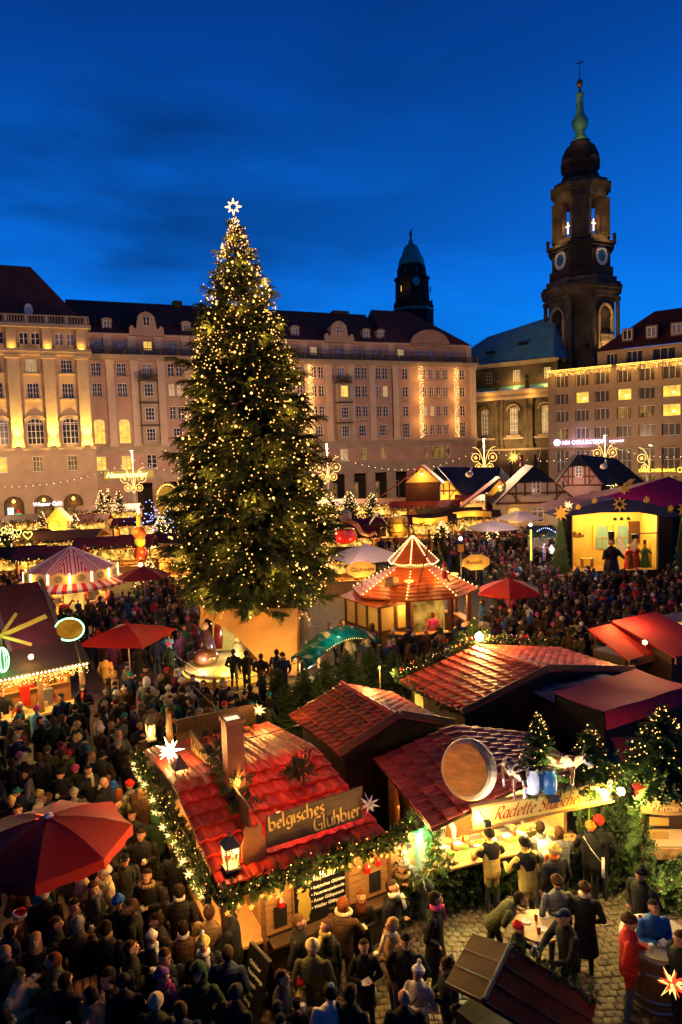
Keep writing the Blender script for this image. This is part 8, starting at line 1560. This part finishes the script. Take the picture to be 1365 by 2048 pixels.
# hand placed people: px,py of the head centre, pose, facing, coat, headwear, colour, label, extras
PL=[(70,1418,'counter',165,'light blue','beanie','pink','person in light blue jacket and pink beanie at the left stall table',()),
(80,1439,'coat',80,'black','hair','dark','dark-haired person in long black coat facing right beside the left table',()),(107,1441,'coat',190,'dark green','hair','brown','person seen from behind in dark green coat left of the wooden counter',()),(125,1436,'pockets',150,'black','hair','brown','brown-haired person in black behind the dark green coat',()),
(39,1461,'stand',-90,'wine','cap','black','person in dark red jacket and black cap at the left edge table',()),(150,1416,'stand',200,'black','beanie','black','tall person in black coat and black beanie near the lit counter',()),(202,1458,'walk',160,'brown','beanie','white','person in brown jacket with a pale beanie by the bright paving',()),
(156,1474,'cup',-60,'charcoal','beanie','yellow','person with mustard beanie and grey backpack facing left',(('backpack','grey'),)),(47,1514,'pockets',185,'black','beanie','grey','person from behind with light grey beanie at the far left',()),(23,1524,'stand',170,'black','hair','dark','dark-haired person in black coat above the huge umbrella at left edge',()),(95,1499,'coat',195,'olive','beanie','olive','person in long olive coat and olive beanie from behind',()),(78,1513,'stand',180,'charcoal','hair','brown','broad person in charcoal jacket from behind above the huge umbrella',()),
(123,1545,'mug',-10,'black','beanie','black','man in black beanie facing the viewer with a mug above the umbrella',()),(176,1539,'mug',60,'charcoal','hair','dark','dark-haired man with pale collar facing right above the umbrella',(('scarf','cream'),)),(207,1563,'pockets',75,'black','bald','dark','bald man in black facing the blue jacket',()),(225,1550,'mug',-70,'blue','hair','dark','man in bright blue jacket beyond the huge dark red umbrella',()),
(243,1440,'cup',-100,'grey','long_hair','brown','long-haired woman with grey scarf near the yellow bear board',(('scarf','grey'),)),(236,1487,'pockets',20,'black','beanie','grey','child-sized person in black with patterned grey beanie beside the eave stars',()),(257,1517,'stand',140,'black','hair','brown','person in black directly left of the eave star garland',()),
(79,1587,'woman',70,'cream','beanie','yellow','woman with yellow beanie and white fur collar behind the umbrella',(('fur_collar','cream'),)),(23,1601,'stand',10,'black','beanie','yellow','person in black with yellow-green beanie at the umbrella left edge',()),(96,1593,'cup',-80,'navy','hair','brown','brown-haired person in navy next to the yellow beanie',()),
(236,1587,'coat',170,'olive','long_hair','auburn','person with loose auburn hair from behind right of the umbrella top',()),(231,1606,'pockets',100,'charcoal','hair','dark','dark-haired person in profile at the umbrella right edge',()),(285,1581,'coat',185,'brown','long_hair','blond','blond long-haired woman from behind under the eave stars',()),(266,1627,'pockets',-15,'black','hair','dark','man with short dark hair facing the viewer right of the umbrella',()),
(313,1627,'stand',200,'dark green','hood','green','person in green hood from behind below the garland stars',()),(283,1667,'mug',10,'black','hair','dark','bearded-looking man in black jacket holding a mug right of the umbrella',()),(295,1749,'cup',-5,'black','hair','dark','dark-haired person with fur-trimmed hood holding a white mug',(('fur_collar','tan'),)),
(211,1741,'eat',-50,'cream','beanie','white','person with white beanie and pale fur coat under the umbrella edge',(('fur_collar','cream'),)),(165,1770,'cup',-120,'tan','hood','beige','person in beige hood below the umbrella rim',()),(186,1774,'pockets',35,'charcoal','hair','brown','tall brown-haired man with grey scarf below the umbrella rim',(('scarf','grey'),)),(88,1786,'stand',185,'black','beanie','cream','person from behind with striped cream beanie under the umbrella',()),
(148,1809,'mug',65,'black','hair','dark','dark-haired man in patterned scarf facing right below the umbrella',(('scarf','tan'),)),(237,1801,'pockets',10,'black','beanie','blue','person in black with bright blue beanie looking down',()),(265,1811,'stand',-85,'black','hair','brown','brown-haired man in profile facing left beside the blue beanie',()),
(39,1830,'woman',-70,'brown','santa_hat','red','blond woman in brown fur coat wearing a red santa hat',(('fur_collar','blond'),)),(155,1847,'coat',190,'brown','beanie','grey','person from behind with striped grey beanie and grey scarf',(('scarf','grey'),)),(72,1877,'cup',15,'black','long_hair','blond','long-haired blond girl in black jacket facing the viewer',()),(316,1837,'mug',-50,'black','hair','dark','dark-haired person in speckled black jacket facing left',()),
(304,1872,'woman',30,'black','beanie','white','person with white beanie and long white scarf',(('scarf','white'),)),(406,1884,'pockets',25,'black','beanie+pompom','yellow','person with striped black and yellow beanie and white scarf',(('scarf','white'),)),(109,1919,'cup',-75,'olive','hair','auburn','auburn-haired person in olive jacket at the slatted table',()),(211,1855,'coat',175,'black','hair','dark','broad person in black from behind with patterned collar',(('scarf','tan'),)),
(397,1942,'pockets',0,'dark green','hood','dark green','person in dark green hooded coat with yellow headband facing the viewer',()),(323,1949,'cup',60,'navy','beanie','purple','person with purple beanie and pink scarf',(('scarf','pink'),)),(35,1950,'eat',75,'beige','beanie','olive','person in light beige jacket and olive beanie drinking at the bottom left',()),(427,1984,'pockets',95,'charcoal','hair','blond','blond child in charcoal jacket looking right near the bottom',()),
(311,2003,'stand',170,'olive','beanie','beige','person with beige beanie at the bottom edge left of the blond child',()),(218,1949,'phone',-40,'black','long_hair','dark','dark-haired person with pale scarf raising hands behind the table',(('scarf','beige'),)),(183,1988,'mug',-95,'tan','hair','dark','dark-haired person in tan scarf at the slatted table end',(('scarf','tan'),)),(246,1963,'coat',185,'black','beanie','black','person in black hat and long black coat seen from behind at bottom',()),(10,1904,'pockets',60,'black','hair','blond','blond person cut by the left edge near the bottom',()),
(358,1781,'stand',180,'black','hair','dark','person in black with pale collar from behind under the garland corner',(('scarf','white'),)),(366,1855,'coat',190,'brown','hair','dark','person in brown coat with white collar seen from behind',(('scarf','white'),)),(418,1823,'stand',165,'tan','hair','brown','stout person in tan jacket from behind at the hut side counter',()),(350,1700,'pockets',170,'black','hair','dark','dark person close under the lit star garland',()),(330,1910,'coat',20,'black','hair','brown','person in long black coat between the two white scarves',()),(130,1960,'pockets',160,'black','hair','dark','person in black right behind the slatted table',()),(360,2020,'stand',195,'navy','hair','brown','person in navy from behind at the bottom edge beside the beige beanie',()),(260,1895,'cup',100,'black','hair','brown','brown-haired person in black in the dark middle of the left crowd',()),(455,1905,'coat',175,'navy','hair','dark','tall person in navy from behind near the A-frame chalkboard',()),(470,1985,'stand',150,'black','beanie','charcoal','person with charcoal beanie left of the A-frame chalkboard',()),(110,1845,'pockets',100,'charcoal','hair','brown','brown-haired person in charcoal beside the blond girl',()),
(465,1819,'counter',-95,'black','beanie','black','man in black coat and blue jeans standing at the hut corner counter',()),(596,1841,'pockets',80,'black','hair','brown','brown-haired man in black coat in profile under the chalk menu',()),(654,1848,'cup',-45,'black','hair','brown','person in black with yellow collar looking down under the chalk menu',(('scarf','yellow'),)),(625,1893,'coat',175,'olive','beanie','beige','person in olive coat and beige knitted hat from behind',()),(683,1812,'counter',160,'brown','long_hair','auburn','long auburn-haired woman with cream collar at the hut shelf',(('fur_collar','cream'),)),
(723,1791,'woman',0,'black','long_hair','auburn','long-haired woman in black facing the viewer and eating',()),(783,1770,'eat',60,'black','hair','dark','person in black with white collar eating beside the woman in glasses',(('scarf','white'),)),(807,1736,'lean',-60,'charcoal','beanie','grey','person in grey beanie and fur-trimmed hood bending down to eat',(('fur_collar','tan'),)),(786,1847,'cup',-65,'tan','hair','blond','blond person in tan coat with pale hood facing left',(('scarf','cream'),)),(728,1890,'woman',5,'black','hair','dark','dark-haired woman in black facing the viewer with a white tray',()),
(813,1879,'pockets',-15,'black','hair','dark','man in black lettered hoodie looking down',()),(869,1795,'coat',70,'black','hair','dark','man in long black coat with pink scarf standing alone on the cobbles',(('scarf','pink'),)),(837,1942,'woman',-25,'white','beanie+pompom','white','woman in white coat and white pompom hat with a dark bag strap',(('shoulder_bag','black'),)),(897,1928,'cup',-75,'charcoal','beanie+pompom','brown','person with brown pompom hat and glasses above the felt roof',()),(809,1995,'stand',180,'black','bald','dark','balding man in black seen from behind at the bottom',()),(602,1965,'eat',70,'yellow','beanie+pompom','red','child in yellow with red and white hat',()),
(563,1953,'cup',75,'charcoal','hair','brown','brown-haired man in charcoal coat bending over the child',()),(595,2007,'pockets',170,'black','hair','dark','dark-haired child from behind at the bottom edge',()),(661,1986,'stand',185,'white','beanie+pompom','black','person in white jacket with black hat and white pompom at the bottom',()),(700,1985,'pockets',150,'black','hair','brown','person in black at the bottom centre right of the white jacket',()),
(983,1670,'counter',197,'yellow','beanie','black','man in black and yellow jacket and black beanie at the cheese counter',(('jacket_yoke','black'),)),(1055,1688,'counter',205,'yellow','beanie+pompom','black','man in yellow jacket with black yoke and striped beanie in the cheese queue',(('jacket_yoke','black'),)),(1084,1656,'counter',190,'grey','hair','dark','person in grey jacket with white backpack straps at the cheese counter',(('backpack','white'),)),(1122,1666,'counter',190,'grey','long_hair','brown','long-haired woman in grey puffer jacket at the cheese counter',()),(1182,1655,'counter',160,'black','beanie','orange','person in black coat with orange-red beanie and white shoulder bag',(('shoulder_bag','white'),)),(1199,1641,'pockets',170,'black','beanie','red','person with red beanie closest to the green menu board',()),
(1110,1699,'stand',200,'black','beanie','yellow','person with yellow-green beanie and orange scarf in the cheese queue',(('scarf','orange'),)),(1115,1762,'pockets',185,'grey','beanie','brown','person in grey hooded jacket and brown beanie behind the round table',()),(1170,1775,'coat',165,'black','beanie','brown','person in long black coat with cream scarf and brown beanie',(('scarf','cream'),)),(1043,1802,'lean',75,'olive','hair','dark','man in olive jacket leaning far over the round table',()),(1036,1852,'mug',60,'black','beanie','red','person in red beanie crouching at the left of the round table',()),(1138,1829,'counter',-70,'black','cap','navy','man in navy cap and black jacket at the round table',()),
(1284,1744,'pockets',-60,'black','beanie','black','man in black coat and black beanie walking left past the stalls',()),(1307,1811,'cup',5,'blue','hair','dark','dark-haired man in blue and black jacket facing the viewer',()),(1258,1840,'mug',70,'red','beanie','brown','person in red coat and brown knitted hat beside the barrel table',()),(1362,1875,'stand',-80,'black','hair','brown','person in black cut by the right edge behind the barrel',()),(917,2025,'coat',30,'charcoal','beanie','black','person in black hat half under the felt roof corner at the bottom',()),
(211,1313,'stand',170,'yellow','hair','dark','person in bright yellow puffer jacket below the red square umbrella',()),(260,1350,'stand',185,'navy','beanie','teal','person with teal beanie and light trousers from behind',()),(293,1361,'stand',180,'white','hood','white','person in white hooded jacket with grey backpack',(('backpack','grey'),)),(355,1344,'cup',-30,'wine','hood','white','person in white fur hood and dark red coat',()),(337,1376,'pockets',20,'cream','beanie','white','person in white beanie behind the teal jacket',()),(341,1397,'pockets',10,'teal','hair','brown','person in teal jacket in front of the brown rear board',()),(322,1354,'pockets',-60,'black','hair','blond','blond person in black between the two white hoods',()),(312,1386,'pockets',150,'charcoal','beanie','grey','person with grey beanie left of the teal jacket',()),
(467,1303,'pockets',175,'black','hair','brown','left one of the tall couple in black at the nativity railing',()),(492,1306,'stand',185,'black','hair','dark','tall man in black and jeans at the nativity railing',()),(522,1312,'pockets',170,'black','hair','brown','person in black right of the tall couple at the railing',()),(553,1304,'stand',150,'navy','hair','dark','man in navy hugging another before the plywood stand',()),(565,1310,'stand',200,'navy','beanie','brown','person in navy with tan fur collar before the plywood stand',(('fur_collar','tan'),)),(524,1345,'pockets',120,'black','hair','auburn','auburn-haired woman in black below the nativity railing',()),(407,1366,'cup',-30,'navy','hair','brown','brown-haired person in speckled navy coat at the railing post',()),(446,1362,'pockets',20,'black','hair','brown','brown-haired man facing the viewer below the nativity railing',()),(466,1378,'pockets',170,'charcoal','beanie','tan','child with mustard-tan beanie behind the brown rear board',()),(490,1388,'pockets',0,'black','cap','navy','man with dark cap facing the viewer behind the rear board',()),(538,1390,'coat',180,'black','beanie','teal','person in speckled black coat with teal beanie beside the rear star',()),
(866,1229,'stand',185,'pink','long_hair','auburn','girl in bright pink jacket queueing at the punch hut',()),(1096,1212,'cup',10,'yellow','beanie','black','person in yellow jacket in the stage crowd right of the red umbrella',()),(272,1208,'stand',180,'pink','beanie','beige','person in bright pink jacket left of the giant fir',()),(255,1212,'stand',170,'blue','hood','blue','person in blue hooded jacket beside the pink jacket',()),(357,1205,'lean',90,'beige','hair','dark','person in beige jacket bending over a pushchair left of the fir',()),(388,1195,'pockets',0,'white','hair','dark','person in white jacket standing left of the plywood horn',()),(1016,1255,'counter',60,'black','hair','brown','balding man in black reaching forward beyond the largest tiled roof',()),
(555,1213,'pockets',0,'black','hair','dark','person hidden behind the plywood stand',())]
PL=[p for p in PL if 'hidden behind' not in p[7]]
CHILD={'child':.72}
occ=[]
mugm=mat('mug_white',(.6,.58,.52),.3,.05); papm=mat('paper_napkin',(.75,.72,.65),.8,.05)
mgb=MB(); mgb.lathe([(.030,-.05),(.038,-.04),(.040,.05),(.034,.05)],10); mgb.path([(.04,0,.03),(.065,0,.02),(.065,0,-.02),(.04,0,-.03)],.006,4); mugM=mgb.mesh('mug',mugm,True)
npb=MB(); npb.add([(-.08,-.06,0),(.02,-.09,.03),(.09,.0,0),(.03,.08,.04),(-.06,.06,.01),(0,0,-.03)],[(0,1,5),(1,2,5),(2,3,5),(3,4,5),(4,0,5)]); npM=npb.mesh('napkin',papm)
def held(o,d,kind,label,sc=1):
    h=(d['hands'][0]+d['hands'][1])/2 if kind!='mug1' else d['hands'][1]; M=Matrix.LocRotScale(o.location,o.rotation_euler,Vector((1,1,1))); p=M@(Vector(h)*sc+Vector((0,-.05,.03)))
    q=link('mug' if kind!='napkin' else 'paper_napkin',mugM if kind!='napkin' else npM); q.location=p; tag(q,label,'mug' if kind!='napkin' else 'napkin','mugs and napkins in hands')
for i,(px,py,pose,face,coat,head,hc_,lab,ex) in enumerate(PL):
    sc=.80 if 'crouching' in lab else .70 if ('child in' in lab or 'child from' in lab or 'child with' in lab or lab.startswith('blond child')) else (.92 if pose=='woman' else random.uniform(.96,1.04)); hz=1.68
    if pose=='lean': hz=1.42
    p=atp(px,py,sc,hz); off=Vector((0,0,0))
    if pose=='lean': f=R_(face); off=Vector((sin(f),-cos(f),0))*.5*-1
    # the head is forward of the feet only when leaning
    o=person(p.x+off.x,p.y+off.y,pose,face,coat,head,hc_,lab,sc=sc,extra=ex); occ.append((p.x+off.x,p.y+off.y))
    if py>1500 and pose in('cup','woman') : held(o,PV[pose],'napkin' if i%2 else 'mug',('paper napkin held by the ' if i%2 else 'white mug held by the ')+' '.join(lab.split()[:10]),sc)
    elif py>1500 and pose=='mug': held(o,PV[pose],'mug1','white mug held by the '+' '.join(lab.split()[:10]),sc)
print('hand placed',len(PL))
# the rest of the crowd
BL=[(PC.x,PC.y,3.6),(-5.2,29.0,2.3),(-3.6,30.6,2.6),(1.6,32.6,1.9),(-17.1,42.7,3.4),(cc.x,cc.y,3.5),(4.9,20.2,4.2),(6.9,18.2,2.5),(.5,16.7,2.4),(-1.6,13.0,0),(18.9,48.5,5.5),(9.5,22.2,2.4),(12,23.5,2.4),(14.9,58,3)]
def in_rect(fr,x,y,x0,x1,y0,y1):
    dx,dy=x-fr[0].x,y-fr[0].y; c,s=cos(fr[1]),sin(fr[1]); a,b_=dx*c+dy*s,-dx*s+dy*c; return x0<a<x1 and y0<b_<y1
def free(x,y):
    if any((x-a)**2+(y-b_)**2<r*r for a,b_,r in BL): return False
    if in_rect(GF,x,y,-.15,3.6,.1,6.4) or in_rect(RF,x,y,-.8,4.8,.3,3.4) or in_rect(SF,x,y,-2,3.0,-.1,4.0) or in_rect(WF,x,y,-.3,3,-.3,2): return False
    return True
def inpoly(x,y,P):
    c=False; n=len(P)
    for i in range(n):
        (a,b_),(d,e)=P[i],P[(i+1)%n]
        if (b_>y)!=(e>y) and x<(d-a)*(y-b_)/(e-b_)+a: c=not c
    return c
RG=[('left',[(0,1415),(120,1400),(190,1360),(215,1330),(330,1330),(420,1360),(560,1380),(560,1420),(330,1440),(250,1480),(260,1560),(400,1790),(560,1960),(560,2100),(-40,2100),(-40,1415)],2.4),
('mid',[(60,1190),(240,1180),(330,1140),(420,1200),(400,1290),(350,1290),(150,1290),(90,1240)],1.5),('carousel',[(0,1105),(55,1140),(40,1200),(0,1210)],1.6),
('stage',[(880,1062),(1080,1050),(1170,1105),(1365,1120),(1420,1160),(1420,1265),(1220,1290),(1120,1265),(1010,1268),(960,1225),(1000,1190),(1000,1160),(900,1100)],2.5),
('hut',[(700,1215),(790,1230),(900,1225),(965,1200),(990,1255),(900,1290),(800,1285),(755,1300),(660,1270)],1.9),('back',[(640,1060),(800,1060),(900,1062),(900,1090),(640,1110)],.5),('tree',[(300,1150),(400,1180),(400,1260),(330,1240)],.8)]
rr=random.Random(21); cand=[]
grid={}
def near_ok(x,y,r):
    gx,gy=int(x/.6),int(y/.6)
    for i in(-1,0,1):
        for j in(-1,0,1):
            for a,b_ in grid.get((gx+i,gy+j),()):
                if (x-a)**2+(y-b_)**2<r*r: return False
    return True
def addg(x,y): grid.setdefault((int(x/.6),int(y/.6)),[]).append((x,y))
for x,y in occ: addg(x,y)
for nm,P,dn in RG:
    q=[atp(a,b_) for a,b_ in P]; x0,x1=min(p.x for p in q),max(p.x for p in q); y0,y1=min(p.y for p in q),max(p.y for p in q); A_r=(x1-x0)*(y1-y0); rmin=.62/math.sqrt(dn/1.6) if nm!='stage' else .50
    for _ in range(int(A_r*dn*3)):
        x=rr.uniform(x0,x1); y=rr.uniform(y0,y1); u,v,k=pix((x,y,1.68))
        if k<5 or not inpoly(u,v,P) or not free(x,y) or not near_ok(x,y,rmin): continue
        addg(x,y); cand.append((y,x,nm,u,v))
cand.sort(); print('crowd candidates',len(cand))
darks=['black']*7+['charcoal']*4+['navy']*3+['brown']*2+['olive']*2+['dark green','grey','wine','grey','navy','tan']; brights=['red','blue','teal','beige','white','pink','purple','light blue','green','cream','yellow']
heads=[('hair','dark'),('hair','brown'),('hair','brown'),('long_hair','brown'),('long_hair','blond'),('long_hair','dark'),('beanie','black'),('beanie','grey'),('beanie','white'),('beanie','red'),('beanie','navy'),('beanie+pompom','cream'),('hood','black'),('cap','black'),('beanie','brown'),('hair','blond'),('hood','olive'),('beanie','wine'),('beanie','pink'),('hair','grey'),('beanie','teal')]
tgt={'stage':(19,47),'hut':(3.5,34),'left':None,'mid':(-17,42),'carousel':(-18,43),'back':None,'tree':(-4,30)}
def place_phrase(nm,u,v):
    if nm=='stage':
        a='below the stage canopy' if (u>1150 and v<1165) else ('near the white umbrellas' if v<1110 else ('beside the small red umbrella' if u<1080 else ('in the right stage crowd' if u>1230 else 'in the middle stage crowd'))); return a
    if nm=='hut': return 'left of the punch hut annex' if u<750 else ('under the punch hut eave' if v<1250 else 'in the queue before the punch hut')
    if nm=='left': return 'at the left food stall' if v<1460 and u<200 else ('below the nativity railing' if v<1460 else ('above the huge umbrella' if v<1600 else ('along the star garland' if u>260 and v<1800 else ('under the huge umbrella' if v<1800 else ('near the slatted table' if u<250 else 'near the A-frame chalkboard')))))
    if nm=='mid': return 'before the striped carousel' if u<200 else 'between carousel and giant fir'
    if nm=='carousel': return 'at the left edge beside the carousel'
    if nm=='tree': return 'under the left boughs of the giant fir'
    return 'by the distant lit stalls'
for dx,cl in ((.3,'black'),(1.7,'wine')):
    q=wor(SF,(dx,1.3,0)); person(q.x,q.y,'counter',math.degrees(SF[1]),cl,'hair','brown','vendor in '+cl+' standing inside the lit food stall at the left edge',group='stall vendors')
for dx,cl in ((1.2,'white'),(2.9,'grey')):
    q=wor(RF,(dx,2.55,0)); person(q.x,q.y,'counter',17,cl,'hair','dark','vendor in '+cl+' working behind the lit cheese counter',group='stall vendors')
MAXP=296-len(PL); indiv=cand[:MAXP]; rest=cand[MAXP:]
posn={'pockets':'hands in pockets','stand':'standing','cup':'holding a drink','eat':'eating','mug':'with a mug','walk':'walking','woman':'in a long coat','coat':'in a long coat','phone':'raising a phone'}
hn={'hair':'hair','long_hair':'long hair','beanie':'beanie','beanie+pompom':'pompom hat','hood':'hood','cap':'cap'}
seen={}
for y,x,nm,u,v in indiv:
    coat=rr.choice(brights) if rr.random()<(.12 if nm!='left' else .05) else rr.choice(darks); h,hc_=rr.choice(heads); pose=rr.choice(['pockets','stand','cup','mug','walk','woman','coat','pockets','stand','eat'] if nm!='stage' else ['pockets','stand','pockets','coat','phone','cup'])
    g=tgt[nm]; face=math.degrees(math.atan2(g[0]-x,-(g[1]-y)))+rr.gauss(0,22) if g and rr.random()<.85 else rr.uniform(-180,180)
    lab=f"{coat}-clad person, {hc_} {hn[h]}, {posn[pose]}, {place_phrase(nm,u,v)}"
    for _t in range(12):
        if lab not in seen: break
        h,hc_=rr.choice(heads); coat=rr.choice(darks+['grey','teal','tan']); lab=f"{coat}-clad person, {hc_} {hn[h]}, {posn[pose]}, {place_phrase(nm,u,v)}"
    seen[lab]=1
    person(x,y,pose,face,coat,h,hc_,lab,sc=rr.uniform(.84,1.06),extra=((('backpack',rr.choice(darks)),) if rr.random()<.13 else ((('scarf',rr.choice(brights+['grey','tan','cream','beige'])),) if rr.random()<.25 else ((('fur_collar',rr.choice(['tan','brown','grey','beige'])),) if rr.random()<.2 else ((('shoulder_bag',rr.choice(darks)),) if rr.random()<.15 else ((('jacket_yoke',rr.choice(darks)),) if rr.random()<.3 else ()))))),group='visitors '+place_phrase(nm,u,v),flip=rr.random()<.5)
    if nm in('stage','mid') and rr.random()<.10:
        kc=rr.choice(['pink','red','purple','light blue','blue','white']); o=person(x,y+.05,'seated',face,kc,'beanie+pompom',rr.choice(['pink','white','red','cream']),f"child in {kc} riding on shoulders {place_phrase(nm,u,v)}",z=.98,sc=.62,group='children on shoulders')
print('people',NP)
# far crowd: one mass of low detail figures
def simplify(me,ratio):
    o=bpy.data.objects.new('tmp',me.copy()); C.objects.link(o); d=o.modifiers.new('d','DECIMATE'); d.ratio=ratio; dg=bpy.context.evaluated_depsgraph_get(); n=bpy.data.meshes.new_from_object(o.evaluated_get(dg)); bpy.data.objects.remove(o); return n
cmats=[]; cc_=['black','charcoal','navy','brown','olive','grey','red','blue','beige','pink','white','teal','purple','wine','cream']
for k in cc_: cmats.append(mat('crowd_'+k.replace(' ','_'),COL[k],.85,.25,5))
allm=cmats+[mat('crowd_trouser',(.02,.022,.03),.85,.3,5),skin]; iT=len(cmats); iS=iT+1
pro=[]
for pose in ('pockets','stand','coat','phone','walk'):
    s_=simplify(PV[pose]['me'],.13); 
    for k in range(len(cc_)):
        b=MB(); b.v=[tuple(v.co) for v in s_.vertices]; b.f=[tuple(p.vertices) for p in s_.polygons]; b.m=[{0:k,1:iT,2:iT,3:iS}.get(p.material_index,iT) for p in s_.polygons]
        hm=HW[('beanie','hair','beanie','long_hair','hood')[(k+len(pose))%5]]; M=PV[pose]['head']; b.T=M; b.add(hm.v,hm.f,(k*7+3)%len(cc_) if (k+len(pose))%5 in(0,2) else 3); b.T=None; pro.append(b)
L_=[]; wts=[9,6,5,4,3,2,.5,.8,.6,.5,.4,.4,.4,1,.5]
for y,x,nm,u,v in rest:
    g=tgt[nm]; face=math.atan2(g[0]-x,-(g[1]-y))+rr.gauss(0,.35) if g and rr.random()<.85 else rr.uniform(-3,3); k=rr.choices(range(len(cc_)),wts)[0]; L_.append((rr.randrange(5)*len(cc_)+k,TR((x,y,0),(0,0,face),rr.uniform(.80,1.06))))
    if rr.random()<.07: L_.append((1*len(cc_)+rr.choice([6,9,7,12,10]),TR((x,y,.95),(0,0,face),.55)))
o=link('crowd',scatter_mesh('crowd',pro,L_,allm,True)); tag(o,'dense crowd of visitors in winter clothes watching the yellow stage','crowd',kind='stuff'); print('crowd mass',len(L_))
# globe lamps added on two signposts to light the crowd
for px,py,Y,h,e in ((1062,1100,44.2,4.6,220),(922,1098,38.2,4.6,150)):
    q=atY(px,py,Y); t=thing('globe_lamp','added white globe lamp on top of the '+('tall lit' if Y>40 else 'yellow')+' signpost in the crowd','lamp',(q.x,Y,h)); b=MB(); b.sph((0,0,0),.10,10); b.build('globe',em('added_globe',(1,.8,.6),12),t); lamp('POINT',(0,0,.25),e*2.2,(1,.58,.32),t,.15)

# lamp added under the huge umbrella to light the near crowd
LF=1.0
U=bpy.data.objects
for x,y,z,e,lb in ((97,1632,2.25,160,'under the huge red umbrella'),):
    q=at(x,y,z); e=260; t=thing('added_hanging_lamp','added warm lamp hanging under the huge dark red umbrella','lamp',tuple(q)); b=MB(); b.sph((0,0,0),.05,8); b.build('bulb',em('bulb_warm_big',(1,.6,.2),20),t); b=MB(); b.tube((0,0,.03),(0,0,.45),.006,n=4); b.build('cord',black,t); lamp('POINT',(0,0,-.12),e*.3,(1,.5,.16),t,.06)
